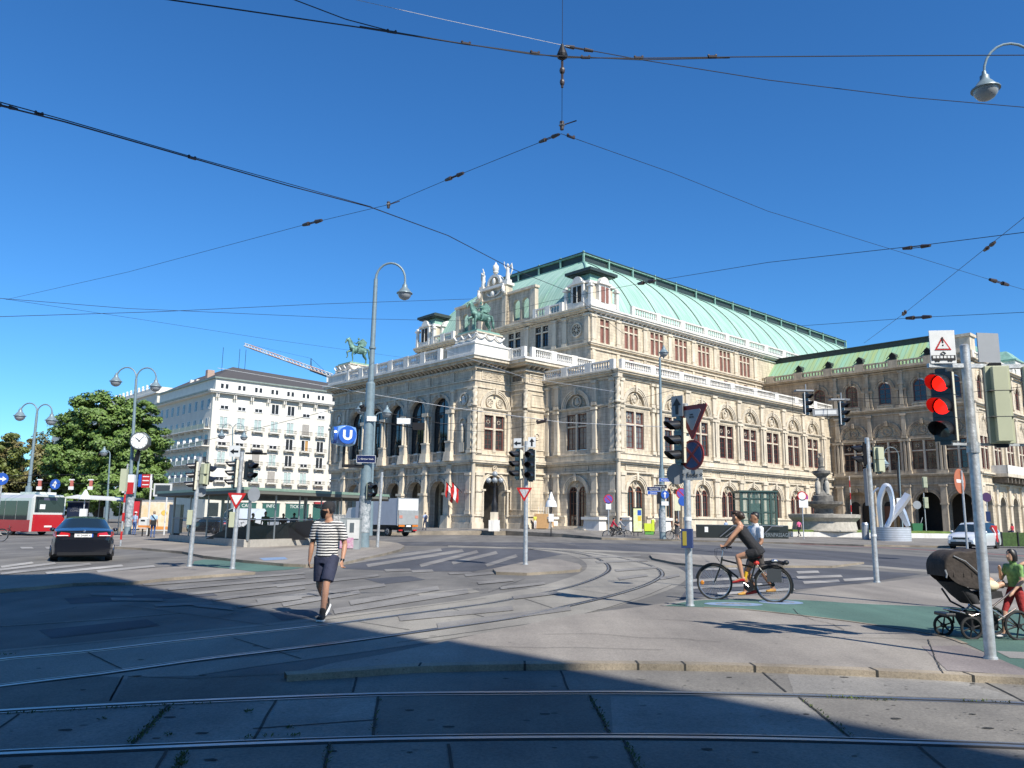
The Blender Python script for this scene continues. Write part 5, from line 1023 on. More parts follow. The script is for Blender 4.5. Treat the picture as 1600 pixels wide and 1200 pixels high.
# the crane behind the roofs
CR = thing('tower_crane', 'white and orange lattice crane jib above the brown roof', 'crane', (AT(519, 590, 200).x, 200, 0))
cw = mat('crane_white', (.62, .6, .56), .5); co_ = mat('crane_orange', (.62, .38, .28), .5)
P0, P1 = AT(382, 541, 235), AT(519, 590, 200); O = V(CR.location); b = MB(); d = P1-P0; n = 26
up = V((0, 0, 1.0))
for i in range(n):
    a = P0+d*i/n-O; c = P0+d*(i+1)/n-O; m_ = co_ if (i//2) % 3 else cw
    sd_ = V((.0, .6, 0))
    for o_ in (up*.9, -sd_, sd_): b.cyl(a+o_, c+o_, .16, None, m_, 5)
    b.cyl(a-sd_, c+up*.9, .09, None, cw, 4); b.cyl(a+up*.9, c-sd_, .09, None, cw, 4)
b.build('jib', CR)
b = MB(); m_ = AT(486, 560, 209)-O; t_ = AT(486, 578, 209)-O; b.cyl(t_, m_, .2, .1, IRON, 5); b.cyl(m_, AT(382, 541, 235)+V((0, 0, .9))-O, .03, None, IRON, 4); b.cyl(m_, AT(519, 590, 200)-O, .04, None, IRON, 4); b.cyl(t_+V((0, 0, 0)), AT(519, 590, 200)-O, .5, None, IRON, 5); b.build('stay', CR)
b = MB(); b.cbox(0, 0, P1.z-.6, 2.4, 1.6, 1.4, cw); b.cyl((0, 0, 0), (0, 0, P1.z-1.2), .9, .9, cw, 4); b.build('mast', CR)
# ---------------------------------------------------------------- masts, signals, signs, lamps
GALV = mat('galvanised_steel', (.50, .52, .53), .48, .5, var=.38, scale=11, bump=.12, bscale=40)
BLKP = mat('black_signal_plastic', (.014, .014, .016), .32, var=0, coat=.2); KHAKI = mat('khaki_signal_back', (.44, .46, .32), .5, var=.08, scale=3); CREAMP = mat('cream_signal_edge', (.62, .60, .48), .5)
REDL = mat('lit_red_lens', (.6, .01, .005), .3, emit=(1, .012, .006, 1.5)); DKL = mat('unlit_lens', (.03, .03, .032), .12, spec=.8); WLENS = mat('glass_glint', (.6, .62, .62), .1)
LAMPB = mat('grey_blue_lamp_paint', (.20, .265, .29), .45, .2, var=.2, scale=5); LGLASS = mat('frosted_lamp_glass', (.30, .32, .33), .22); SIGNR = mat('sign_red', (.46, .02, .02), .4, var=.15, scale=6); SIGNW = mat('sign_white', (.72, .73, .72), .4, var=.12, scale=8); SIGNB = mat('sign_blue', (.02, .085, .38), .4); SIGNK = mat('sign_black', (.012, .012, .014), .5); SIGNG = mat('sign_grey_back', (.29, .30, .31), .5, .3, var=.1, scale=3)
NAVY = mat('enamel_navy', (.012, .02, .075), .3); STICK = mat('torn_stickers', (.55, .56, .56), .7, var=.85, scale=5, col2=(.06, .10, .12)); LIME = mat('lime_yellow', (.52, .62, .04), .5)
SIGSH = mat('shaded_sign_red', (.30, .03, .025), .45, var=.2, scale=9); BINM = mat('bin_grey', (.42, .43, .44), .45, .4, var=.15)  # sign red darkened to carry the shade of a face turned from the sun
def base_pole(T, h, r, top=None, m=GALV, name='mast', z0=0, taper=1.0):
    b = MB(); b.cyl((0, 0, z0), (0, 0, h), r, r*taper, m, 18); b.ell((0, 0, h), (r*taper*1.02, r*taper*1.02, r*.35), m, 18, 4); b.cyl((0, 0, z0), (0, 0, z0+.03), r*1.25, r*1.2, m, 18); return b.build(name, T, smooth=50)
def head(T, loc, rz, n=3, s=.3, back=KHAKI, lit=(), edge=None, border=None, name='signal_head', visor=1.0):
    "signal head: face looks along local -y"
    h = n*s; e = bpy.data.objects.new(name, None)
    b = MB(); w_ = s*.86; b.box(-w_/2, w_/2, 0, .035, 0, h, BLKP)
    for i in range(n):
        z = (i+.5)*s; b.box(-w_/2+.008, w_/2-.008, -.012, 0, i*s+.012, (i+1)*s-.012, BLKP); r = s*.36
        pts = []; k = 16; V0 = []; V1 = []
        for j in range(k+1):
            a = radians(-35+250*j/k); L_ = s*.95*visor*(.35+.65*max(0, sin(radians(250*j/k-0)*180/250)))
            V0.append((r*1.06*cos(a), -.01, z+r*1.06*sin(a))); V1.append((r*1.08*cos(a), -.01-L_, z+r*1.08*sin(a)-L_*.12))
        b.add(V0+V1, [(j, j+1, k+2+j, k+1+j) for j in range(k)], BLKP)
    b.cbox(0, .03, h+.02, w_*.5, .06, .05, BLKP); b.cbox(0, .03, -.02, w_*.5, .06, .05, BLKP)
    o = b.build(name, T, recalc=False); o.location = loc; o.rotation_euler = (0, 0, rz)
    b = MB(); b.box(-w_/2, w_/2, .037, .10, .0, h, back); b.taper(-w_*.30, w_*.30, .10, .19, .02, h-.02, 0, 0, back)
    for i in range(1, n): b.box(-w_/2-.003, w_/2+.003, .037, .195, i*s-.004, i*s+.004, BLKP)
    b.build('housing', o, bevel=.006)
    if border: b = MB(); b.tube([(-w_/2-.02, .02, -.02), (w_/2+.02, .02, -.02), (w_/2+.02, .02, h+.02), (-w_/2-.02, .02, h+.02)], .022, border, 6, closed=True); b.build('border', o)
    for i in range(n):
        z = (i+.5)*s; b = MB(); k = 16; r = s*.35
        b.add([(0, -.02, z)]+[(r*cos(2*pi*j/k), -.013, z+r*sin(2*pi*j/k)) for j in range(k)], [(0, 1+j, 1+(j+1) % k) for j in range(k)], REDL if i in lit else DKL); b.build('lens', o, recalc=False)
    return o
def tri(T, loc, rz, s, red=SIGNR, inner=SIGNW, name='give_way_sign'):
    h = s*.866; b = MB(); c = s*.10
    def rp(k, y0, y1, m):
        pts = []
        for (x, z) in ((-s/2*k, h*(1-(1-k)/3)-h*(1-k)/3*0), (s/2*k, h*(1-(1-k)/3)), (0, h*(1-k)/1.5)): pts.append((x, z))
        P = []
        for i in range(3):
            p, q, r_ = V(pts[i-1]), V(pts[i]), V(pts[(i+1) % 3]); P.append(tuple(q+(p-q).normalized()*c*.5)); P.append(tuple(q+(r_-q).normalized()*c*.5))
        b.plate(P, y0, y1, m)
    rp(1, 0, .02, red); rp(.62, -.006, 0, inner); o = b.build(name, T, recalc=True); o.location = loc; o.rotation_euler = (0, 0, rz); return o
def disc(T, loc, rz, r, kind, name='round_sign'):
    b = MB(); k = 28
    def ring(r0, y0, y1, m): b.plate([(r0*cos(2*pi*i/k), r0*sin(2*pi*i/k)) for i in range(k)], y0, y1, m)
    if kind == 'nostop':
        ring(r, 0, .02, SIGSH); ring(r*.84, -.005, 0, mat('shaded_sign_blue', (.035, .06, .16), .45, var=.2, scale=9))  # red and blue darkened, the unlit face is in the colour
        for a in (pi/4, -pi/4): x, z = cos(a), sin(a); nx, nz = -z*.085*r, x*.085*r; b.plate([(x*r*.84+nx, z*r*.84+nz), (-x*r*.84+nx, -z*r*.84+nz), (-x*r*.84-nx, -z*r*.84-nz), (x*r*.84-nx, z*r*.84-nz)], -.010 if a > 0 else -.0085, -.005, SIGSH)
    elif kind == 'nostop_pink':
        ring(r, 0, .02, SIGNR); ring(r*.82, -.005, 0, mat('sign_violet_blue', (.12, .08, .35), .4)); x = .7; n_ = .07*r; b.plate([(-x*r*.8+n_, x*r*.8+n_), (x*r*.8+n_, -x*r*.8+n_), (x*r*.8-n_, -x*r*.8-n_), (-x*r*.8-n_, x*r*.8-n_)], -.009, -.005, SIGNR)
    elif kind == 'blue': ring(r, 0, .02, SIGNB); ring(r*.97, -.001, .0, SIGNB)
    elif kind == 'white': ring(r, 0, .02, SIGNR); ring(r*.78, -.005, 0, SIGNW)
    elif kind == 'grey': ring(r, 0, .02, SIGNG)
    elif kind == 'purple': ring(r, 0, .02, mat('sign_dark_violet', (.05, .015, .07), .5))
    elif kind == 'red': ring(r, 0, .02, mat('sun_bleached_red', (.42, .13, .06), .5, var=.15)); b.box(-r*.62, r*.62, -.005, 0, -r*.13, r*.13, SIGNW)
    o = b.build(name, T); o.location = loc; o.rotation_euler = (0, 0, rz); return o
def arrow_on(o, pts_list, y=-.012, m=SIGNW, name='arrow'):
    b = MB()
    for pts in pts_list: b.plate(pts, y, y+.006, m)
    return b.build(name, o)
def plate(T, loc, rz, w_, h, m=SIGNW, name='sign_plate', t=.015, frame=None):
    b = MB(); b.box(-w_/2, w_/2, 0, t, 0, h, m)
    if frame: 
        f = .04*h
        for x0, x1, z0, z1 in ((-w_/2, w_/2, 0, f), (-w_/2, w_/2, h-f, h), (-w_/2, -w_/2+f, f, h-f), (w_/2-f, w_/2, f, h-f)): b.box(x0, x1, -.004, 0, z0, z1, frame)
    o = b.build(name, T); o.location = loc; o.rotation_euler = (0, 0, rz); return o
UPA = [[(-.035, .0), (.035, .0), (.035, .18), (.10, .18), (0, .33), (-.10, .18), (-.035, .18)]]
def arrow_plate(T, loc, rz, w_, h, left=False, m=SIGNW):
    o = plate(T, loc, rz, w_, h, m, 'arrow_plate'); k = h/.42
    P = [[(x*k, (z+.045)*k) for x, z in UPA[0]]]
    if left: P = [[(-(z-.165)*k, (x+.2)*k) for x, z in UPA[0]]]
    arrow_on(o, P, -.008, SIGNK); return o
# 1. mast at the right edge with two red lights
FR = -radians(47)   # signal faces look left of the viewer
p = G(1548, 1030, .07); T = thing('traffic_light_mast', 'tall grey mast at the right edge whose signal shows two red lights', 'traffic light', (p.x, p.y, .07), 0, 'traffic light masts at the crossing')
base_pole(T, 3.72, .062, taper=.86)
LM = T.matrix_basis
def lo(T, u, v, dY=0): q = AT(u, v, T.location.y+dY); return q-V(T.location)
q = lo(T, 1470, 632, -.02); s_ = (AT(1470, 583, p.y).z-AT(1476, 690, p.y).z)/3
head(T, (q.x, -.06, AT(1476, 690, p.y).z-.07), FR, 3, s_, lit=(1, 2), back=CREAMP, visor=1.15)
b = MB(); z1 = AT(1520, 572, p.y).z-.07; x0, x1 = lo(T, 1450, 572).x, lo(T, 1720, 580).x
b.box(x0, x1, -.03, .03, z1-.025, z1+.025, GALV); b.box(lo(T, 1478, 695).x, x1, -.015, .015, AT(1500, 694, p.y).z-.085, AT(1500, 694, p.y).z-.055, GALV); b.cyl((0, 0, AT(1525, 700, p.y).z-.13), (0, 0, AT(1525, 700, p.y).z-.0), .072, None, GALV, 16); b.build('cross_arm', T)
w_ = lo(T, 1487, 540).x-lo(T, 1450, 540).x; zb, zt = lo(T, 1468, 569).z, lo(T, 1468, 518).z
o = plate(T, (lo(T, 1469, 545).x, -.06, zb), radians(-8), w_, zt-zb, SIGNW, 'tram_warning_sign', frame=None)
b = MB(); h_ = zt-zb; t0 = h_*.40; ts = w_*.66
def T3(k, y0, y1, m): b.plate([(-ts/2*k, t0+ts*.29*(1-k)), (ts/2*k, t0+ts*.29*(1-k)), (0, t0+ts*.866-(1-k)*ts*.577)], y0, y1, m)
T3(1, -.006, -.001, SIGNR); T3(.7, -.009, -.006, SIGNW); b.box(-.009, .009, -.012, -.009, t0+.085, t0+.16, SIGNK); b.box(-.009, .009, -.012, -.009, t0+.05, t0+.067, SIGNK)
b.box(-w_*.47, w_*.47, -.006, -.001, h_*.09, h_*.24, SIGNK)
for i in range(6): b.box(-w_*.42+i*w_*.143, -w_*.42+i*w_*.143+w_*.1, -.009, -.006, h_*.15, h_*.22, SIGNW)
for q_ in (-.3, -.2, .2, .3): b.arc(q_*w_, h_*.075, 0, h_*.035, -.006, -.001, SIGNK, 0, 360, 8)
b.tube([(0, -.005, h_*.25), (-w_*.1, -.005, h_*.30), (0, -.005, h_*.35), (w_*.1, -.005, h_*.30)], .006, SIGNK, 4, closed=True); b.build('tram_symbol', o)
w_ = lo(T, 1568, 540).x-lo(T, 1532, 540).x
plate(T, (lo(T, 1549, 545).x, .05, lo(T, 1550, 565).z), radians(6), w_, lo(T, 1549, 519).z-lo(T, 1549, 565).z, SIGNG, 'sign_back')
head(T, (lo(T, 1556, 630).x, -.02, lo(T, 1556, 694).z), pi-radians(12), 3, s_*1.12, name='rear_signal_head', visor=.25)
head(T, (lo(T, 1616, 630).x, -.02, lo(T, 1612, 690).z), pi-radians(12), 3, s_*1.08, name='rear_signal_head', visor=.25)
MR = T
# 2. mast beside the cyclist with shade put into the sign colours
p = G(1078, 947, .07); T = thing('traffic_light_mast', 'grey mast beside the cyclist with give way, no stopping and Ende signs', 'traffic light', (p.x, p.y, .07), 0, 'traffic light masts at the crossing')
base_pole(T, AT(1071, 632, p.y).z-.07, .068, taper=.9)
s_ = (lo(T, 1052, 655).z-lo(T, 1052, 724).z)/3
head(T, (lo(T, 1058, 690).x, -.12, lo(T, 1050, 724).z), -radians(68), 3, s_, back=CREAMP, visor=1.1)
arrow_plate(T, (lo(T, 1056, 637).x, -.1, lo(T, 1056, 652).z), -radians(48), .26, .40, m=SIGNG)
o = tri(T, (lo(T, 1081, 660, -.3).x, -.3, lo(T, 1079, 689, -.3).z), -radians(55), .78, SIGSH, mat('shaded_sign_white', (.36, .37, .38), .5)); text_part('WIR\nGEHN', .045, SIGNK, o, (0, -.012, .47), name='small_print')
disc(T, (lo(T, 1081, 711, -.3).x, -.3, lo(T, 1080, 711, -.3).z), -radians(55), .285, 'nostop')
o = plate(T, (lo(T, 1082, 744, -.3).x, -.3, lo(T, 1081, 750, -.3).z), -radians(35), .38, .19, mat('shaded_plate', (.40, .41, .40), .5), 'end_plate'); text_part('‹ Ende ›'.replace('‹', '<').replace('›', '>'), .115, SIGNK, o, (0, -.008, .095))
disc(T, (lo(T, 1060, 742).x, .1, lo(T, 1060, 740).z), radians(160), .2, 'grey')
b = MB(); b.box(-.10, .10, -.22, -.06, lo(T, 1075, 856).z, lo(T, 1075, 826).z, mat('push_button_blue', (.03, .05, .14), .4)); b.box(-.075, .0, -.225, -.22, lo(T, 1075, 852).z, lo(T, 1075, 830).z, mat('push_button_yellow', (.33, .27, .04), .5)); o = b.build('push_button_box', T, bevel=.008); o.rotation_euler = (0, 0, -radians(20))
b = MB(); b.cyl((0, 0, 1.55), (0, 0, 1.62), .072, None, SIGNW, 16); b.build('sticker_band', T)
# 3. mast on the small island
p = G(821, 882, .08); T = thing('traffic_light_mast', 'mast on the small island with two signal heads and a tagged give way sign', 'traffic light', (p.x, p.y, .08), 0, 'traffic light masts at the crossing')
base_pole(T, lo(T, 822, 690).z, .075, taper=.9)
s_ = (lo(T, 815, 703).z-lo(T, 815, 748).z)/3
head(T, (lo(T, 808, 730).x, -.05, lo(T, 806, 748).z), -radians(60), 3, s_, visor=1.0, back=CREAMP); head(T, (lo(T, 829, 730).x, -.12, lo(T, 828, 751).z), -radians(28), 3, s_*1.06, back=CREAMP, visor=.9)
arrow_plate(T, (lo(T, 808.5, 690).x, -.05, lo(T, 809, 700).z), -radians(20), .28, .34, True); arrow_plate(T, (lo(T, 831, 690).x, -.05, lo(T, 831, 699).z), -radians(12), .27, .36)
tri(T, (lo(T, 819, 768).x, -.14, lo(T, 819, 784).z), -radians(6), .56, SIGNR, mat('tagged_sign_white', (.5, .51, .52), .5, var=.7, scale=14))
b = MB(); b.box(-.36, .3, -.02, .02, lo(T, 820, 699).z, lo(T, 820, 697).z, GALV); b.build('cross_arm', T)
# 4, 5. two masts on the left
p = G(296, 885, .07); T = thing('traffic_light_mast', 'left mast of the left pair, its signal seen from the side, no triangle sign', 'traffic light', (p.x, p.y, .07), 0, 'traffic light masts at the crossing')
base_pole(T, lo(T, 311, 715).z, .07, taper=.9); T.rotation_euler = (0, radians(1.2), 0)
s_ = (lo(T, 299, 722).z-lo(T, 299, 765).z)/3
head(T, (-.13, -.02, lo(T, 299, 765).z), -radians(66), 3, s_, back=CREAMP); head(T, (.26, 0, lo(T, 316, 757).z), pi-radians(30), 2, s_*1.15, name='rear_signal_head')
disc(T, (.12, .08, lo(T, 310, 769).z), radians(40), .14, 'grey'); b = MB(); b.box(-.2, -.05, -.08, .08, 1.25, 1.7, KHAKI); b.build('control_box', T, bevel=.01)
p = G(363, 888.5, .07); T = thing('traffic_light_mast', 'right mast of the left pair, with a clean red and white triangle sign', 'traffic light', (p.x, p.y, .07), 0, 'traffic light masts at the crossing')
base_pole(T, lo(T, 376, 707).z, .07, taper=.9); T.rotation_euler = (0, radians(.9), 0)
s_ = (lo(T, 356, 720).z-lo(T, 356, 762).z)/3
head(T, (-.20, -.02, lo(T, 355, 761).z), -radians(58), 3, s_, back=CREAMP); head(T, (.3, -.02, lo(T, 390, 750).z), radians(62), 2, s_*1.05, back=BLKP)
arrow_plate(T, (lo(T, 364, 710).x, -.05, lo(T, 364, 714).z), -radians(10), .36, .34, True); disc(T, (.42, .1, lo(T, 383, 772).z), radians(235), .22, 'grey'); tri(T, (lo(T, 370, 780).x, -.12, lo(T, 370, 796).z), 0, .56)
b = MB(); b.box(-.2, -.05, -.08, .08, 1.2, 1.65, KHAKI); b.build('control_box', T, bevel=.01)
b = MB(); b.cyl((.1, 0, lo(T, 376, 708).z), (.75, 0, lo(T, 376, 708).z), .03, None, IRON, 6); b.cyl((.35, -.08, lo(T, 376, 706).z), (.65, -.16, lo(T, 376, 706).z), .05, None, SIGNK, 8); b.build('camera_bracket', T)
# 6. mast right of centre
p = G(1370, 910, .07); T = thing('traffic_light_mast', 'slim grey mast on the right footway whose khaki signal back faces us', 'traffic light', (p.x, p.y, .07), 0, 'traffic light masts at the crossing')
base_pole(T, lo(T, 1359, 685).z, .072, taper=.85); T.rotation_euler = (0, radians(-.4), 0)
s_ = (lo(T, 1370, 697).z-lo(T, 1370, 738).z)/2
head(T, (.24, .0, lo(T, 1370, 738).z), pi+radians(12), 2, s_*.95, name='rear_signal_head'); head(T, (-.1, .1, lo(T, 1353, 726).z), pi+radians(75), 2, s_*.8, back=BLKP)
plate(T, (-.09, .03, lo(T, 1355, 790).z), radians(80), .34, 1.0, SIGNG, 'edge_on_sign'); b = MB(); b.cyl((0, 0, 1.2), (0, 0, 1.26), .078, None, SIGNW, 14); b.build('clamp', T)
# curved lamps
def lamp_head(b, c, r, m=LAMPB):
    b.lathe([(r*.16, r*1.6), (r*.2, r*1.25), (r*.34, r*1.2), (r*.36, r*.85), (r*.62, r*.55), (r*.92, r*.12), (r*1.08, r*.06), (r*1.1, -.04*r), (r*.95, -.06*r)], m, c, 18)
    b.lathe([(r*.93, -.06*r), (r*.86, -r*.4), (r*.6, -r*.75), (r*.25, -r*.92), (.001, -r*.95)], LGLASS, c, 18)
def arc_lamp(T, top, reach, z_drop, r, tr, rz=0, m=LAMPB):
    "gooseneck arm rising from the mast top, bending over and carrying the lamp head"
    b = MB(); R = abs(reach)/2; sg = 1 if reach > 0 else -1; pts = [(0, 0, top-1.2*0)]; pts += [(sg*(R-R*cos(pi*i/12)), 0, top+R*1.15*sin(pi*i/12)) for i in range(0, 13)]; pts += [(reach, 0, top-z_drop+r*1.6)]
    b.tube(pts, [tr]*3+[tr*.8]*(len(pts)-3), m, 8); o = b.build('lamp_arm', T, smooth=True); o.rotation_euler = (0, 0, rz)
    b = MB(); lamp_head(b, (reach, 0, top-z_drop), r, m); b.build('lamp_shade', o, smooth=40); return o
# 7. tall lamp mast with the underground sign
p = G(567, 855, .1); T = thing('street_lamp', 'tall blue grey lamp mast plastered with stickers carrying the blue U cube', 'street lamp', (p.x, p.y, .1), 0, 'curved street lamps'); Dm = p.y
T.rotation_euler = (0, radians(.35), 0)
def zz(u, v): return lo(T, u, v).z
tp = zz(583, 436); b = MB(); b.cyl((0, 0, 0), (0, 0, zz(575, 600)), .30, .24, LAMPB, 20); b.cyl((0, 0, zz(575, 600)), (0, 0, tp), .155, .11, LAMPB, 16); b.lathe([(.24, 0), (.2, .08), (.16, .1)], LAMPB, (0, 0, zz(575, 600)), 20); b.cyl((0, 0, 0), (0, 0, .35), .33, .32, LAMPB, 20); b.cyl((0, 0, zz(575, 545)), (0, 0, zz(575, 542)), .19, None, LAMPB, 16); b.build('mast', T, smooth=40)
arc_lamp(T, tp, lo(T, 628, 455).x-lo(T, 582, 455).x, tp-zz(628, 458), .40, .075)
b = MB(); b.cyl((0, 0, .75), (0, 0, zz(570, 775)), .315, .30, STICK, 20); b.build('sticker_layer', T)
CU = mat('underground_blue', (.02, .09, .42), .25, coat=.5); CUL = mat('underground_light_blue', (.16, .30, .62), .25, coat=.5)
b = MB(); cx_, cz_ = lo(T, 539, 682).x, zz(539, 682)
o = None
for k in range(1):
    n = 24; R0 = .52; vs = []; fs = []
    import itertools
    S_ = 10
    for f_, (ax, sg) in enumerate(((0, 1), (0, -1), (1, 1), (1, -1), (2, 1), (2, -1))):
        base = len(vs)
        for i in range(S_+1):
            for j in range(S_+1):
                a_, c_ = -1+2*i/S_, -1+2*j/S_; q = [0, 0, 0]; q[ax] = sg; q[(ax+1) % 3] = a_; q[(ax+2) % 3] = c_; q = V(q); sp = q.normalized()*1.32; v_ = q.lerp(sp, .55); vs.append((v_.x*R0, v_.y*R0, v_.z*R0*.92))
        fs += [(base+i*(S_+1)+j, base+(i+1)*(S_+1)+j, base+(i+1)*(S_+1)+j+1, base+i*(S_+1)+j+1) for i in range(S_) for j in range(S_)]
    b.add(vs, fs, CUL)
uc = b.build('u_cube', T, smooth=60); uc.location = (cx_, -.2, cz_); uc.rotation_euler = (0, 0, radians(24))
for rz_ in (0, -pi/2):
    for (r0, m_, y_) in ((.46, CU, .625),):
        b = MB(); b.M = Matrix.Rotation(rz_, 4, 'Z'); b.plate([(r0*cos(2*pi*i/28), r0*sin(2*pi*i/28)) for i in range(28)], -y_-.02, -y_+.16, m_)
        U = [(-.22, .24)]; k = 12; out = [(-.24, .26), (-.24, -.03)]+[(-.24*cos(pi*i/k), -.05-.22*sin(pi*i/k)) for i in range(k+1)]+[(.24, -.03), (.24, .26), (.11, .26), (.11, -.03)]+[(.11*cos(pi*i/k), -.05-.10*sin(pi*i/k)) for i in range(k+1)]+[(-.11, -.03), (-.11, .26)]
        b.plate(out, -y_-.035, -y_-.02, SIGNW); b.build('u_emblem', uc)
b = MB(); b.cyl((cx_, -.2, cz_-.5), (cx_, -.2, zz(539, 728)), .07, None, IRON, 8); b.box(cx_-.07, -.1, -.26, -.12, zz(545, 731), zz(545, 726), IRON); b.build('cube_bracket', T)
o = plate(T, (lo(T, 573, 718).x, -.36, zz(573, 724)), radians(4), .98, .40, NAVY, 'street_name_plate', frame=SIGNW); text_part('1., Kärntner Straße', .125, SIGNW, o, (0, -.008, .2), sx=.82)
plate(T, (lo(T, 578, 656).x+.1, -.3, zz(578, 659)), radians(10), .5, .26, SIGNW, 'small_white_box', t=.12)
b = MB(); b.cbox(-.28, -.05, zz(565, 640), .35, .3, .22, IRON); b.cyl((-.3, -.1, zz(565, 634)), (-.45, -.3, zz(565, 637)), .08, None, IRON, 8); b.build('camera', T)
b = MB(); b.cyl((.2, -.2, zz(580, 658)), (2.6, -.4, zz(640, 670)), .03, None, IRON, 6); b.cbox(1.9, -.4, zz(622, 659), .7, .12, .3, SIGNW); b.cbox(2.7, -.45, zz(643, 667), .6, .3, .35, IRON); b.build('signal_boom', T)
# traffic light hanging on the back of the same mast
head(T, (.3, -.35, zz(580, 780)), radians(55), 2, .42, back=KHAKI, name='signal_head'); 
p2 = G(580, 857, .1); b = MB(); b.cyl((p2.x-T.location.x, .2, 0), (p2.x-T.location.x+.08, .2, 3.9), .08, .07, GALV, 12); b.build('side_post', T)
# 8. double lamps
def double_lamp(label, ub, vb, D, utop, vtop, lamps, r=.42, mr=.13, z=.1, group='curved street lamps', nm='street_lamp'):
    base = AT(ub, vb, D); T = thing(nm, label, 'street lamp', (base.x, base.y, z), 0, group)
    t = AT(utop, vtop, D)-V(T.location); b = MB(); zm = t.z*.38; b.cyl((0, 0, 0), (t.x*.38, 0, zm), mr*1.9, mr*1.7, LAMPB, 14); b.cyl((t.x*.38, 0, zm), (t.x, 0, t.z), mr, mr*.7, LAMPB, 12); b.build('mast', T, smooth=40)
    for (u, v) in lamps:
        q = AT(u, v, D)-V(T.location); o = arc_lamp(T, t.z, q.x-t.x, t.z-q.z, r, mr*.5); o.location = (t.x, 0, 0)
    return T
TC = double_lamp('double armed lamp mast carrying the octagonal street clock', 199, 835, 63, 213, 592, [(181, 596), (243, 604)], .44, .14)
double_lamp('double armed lamp beside the white roofed bus at the far left', 41, 800, 66, 58, 645, [(31, 650), (80, 657)], .44, .14)
double_lamp('double armed lamp seen behind the sticker covered mast, in front of the loggia', 578, 836, 70, 585.5, 655, [(563.5, 640), (604.5, 645)], .42, .12)
double_lamp('small double armed lamp before the cream house front', 362, 834, 92, 363.5, 672, [(346, 681), (381, 683)], .42, .10)
double_lamp('single hooked lamp against the green tree, left of the clock', 165.5, 822, 88, 172, 710, [(162.5, 707)], .42, .1)
double_lamp('slender pole behind the clock, right of the dark tree', 205, 822, 84, 219, 700, [(214, 690)], .3, .12)
double_lamp('single hooked lamp by the wing with street name plates and stickers', 1035.5, 843, 68.5, 1031, 560, [(1037, 551)], .40, .14, .12)
double_lamp('slim dark lamp with a hooked arm before the far wing windows', 1409, 826, 78, 1404, 712, [(1382, 725)], .42, .07, .3)
# top right lamp, its mast stands outside the frame
p = AT(1622, 40, 13.5); T = thing('street_lamp', 'grey hooked lamp hanging into the top right corner of the sky', 'street lamp', (p.x, p.y, .07), 0, 'curved street lamps')
q = lo(T, 1540, 140); b = MB(); b.cyl((0, 0, 0), (0, 0, q.z+.35), .11, .05, LAMPB, 14); b.build('mast', T, smooth=40)
arc_lamp(T, q.z+.3, q.x, .3, .225, .028)
# clock
b = MB(); zc = AT(207, 690, 63).z-.1; R8 = .74; ZC = mat('clock_case_grey', (.09, .10, .095), .4, .3)
b.plate([(R8*cos(pi/8+k*pi/4), R8*sin(pi/8+k*pi/4)) for k in range(8)], -.45, .45, ZC); ck = b.build('clock_case', TC, bevel=.03); ck.location = (.52, -.3, zc); ck.rotation_euler = (0, 0, radians(12))
b = MB(); b.plate([(.6*cos(2*pi*i/32), .6*sin(2*pi*i/32)) for i in range(32)], -.48, -.45, SIGNW)
for k in range(12): a = k*pi/6; b.plate([(x*cos(a)-z*sin(a), x*sin(a)+z*cos(a)) for x, z in ((-.02, .5), (.02, .48), (.02, .57), (-.02, .57))], -.487, -.48, SIGNK)
for a, L_, w_ in ((radians(50), .38, .035), (radians(-42), .54, .025)): b.plate([(x*cos(a)-z*sin(a), x*sin(a)+z*cos(a)) for x, z in ((-w_, -.1), (w_, -.1), (w_*.6, L_), (-w_*.6, L_))], -.495, -.487, SIGNK)
b.build('clock_face', ck)
b = MB(); b.cyl((.45, -.3, zc-.75), (.2, -.1, zc-1.5), .16, .2, IRON, 10); b.build('clock_bracket', TC)
b = MB(); b.cbox(-.1, -.3, AT(197, 758, 63).z, .85, .3, 1.4, SIGNW); b.cbox(.05, -.46, AT(197, 765, 63).z, .6, .03, .9, SIGNR); b.build('stop_flag', TC)
b = MB(); b.cyl((0, 0, .6), (0, 0, 2.9), .28, .28, STICK, 14); b.build('sticker_layer', TC)
# signs on the lamp by the wing
T = [o for o in COL.objects if o.get('label', '').startswith('single hooked lamp by the wing')][0]
def zl(u, v): return lo(T, u, v)
for (u, v, w_, h, m_, txt, sz) in ((1020.5, 764, 1.15, .34, NAVY, 'Opernring', .2), (1031, 760.5, 1.1, .32, SIGNK, 'Kärntner Str.', .18), (1038, 750, .95, .30, SIGNB, 'Museum', .2), (1021, 770, 1.1, .3, SIGNB, 'Zentrum', .2)):
    q = zl(u, v); o = plate(T, (q.x, -.25-.02*(v % 3), q.z-h/2), 0, w_, h, m_, 'street_name_plate', frame=SIGNW); text_part(txt, sz, SIGNW, o, (0, -.008, h/2), sx=.9)
q = zl(1038, 773); o = disc(T, (q.x, -.3, q.z), 0, .34, 'blue'); arrow_on(o, [[(-.05, -.25), (.05, -.25), (.05, .05), (.14, .05), (0, .25), (-.14, .05), (-.05, .05)]])
plate(T, (zl(1038, 786).x, -.3, zl(1038, 790).z), 0, .6, .34, SIGNW, 'sub_plate'); b = MB(); b.cyl((0, 0, .6), (0, 0, zl(1036, 795).z), .29, .28, STICK, 14); b.build('sticker_layer', T); b = MB(); b.cbox(-.3, -.15, zl(1030, 778).z, .3, .3, 1.0, BLKP); b.build('signal_back', T)
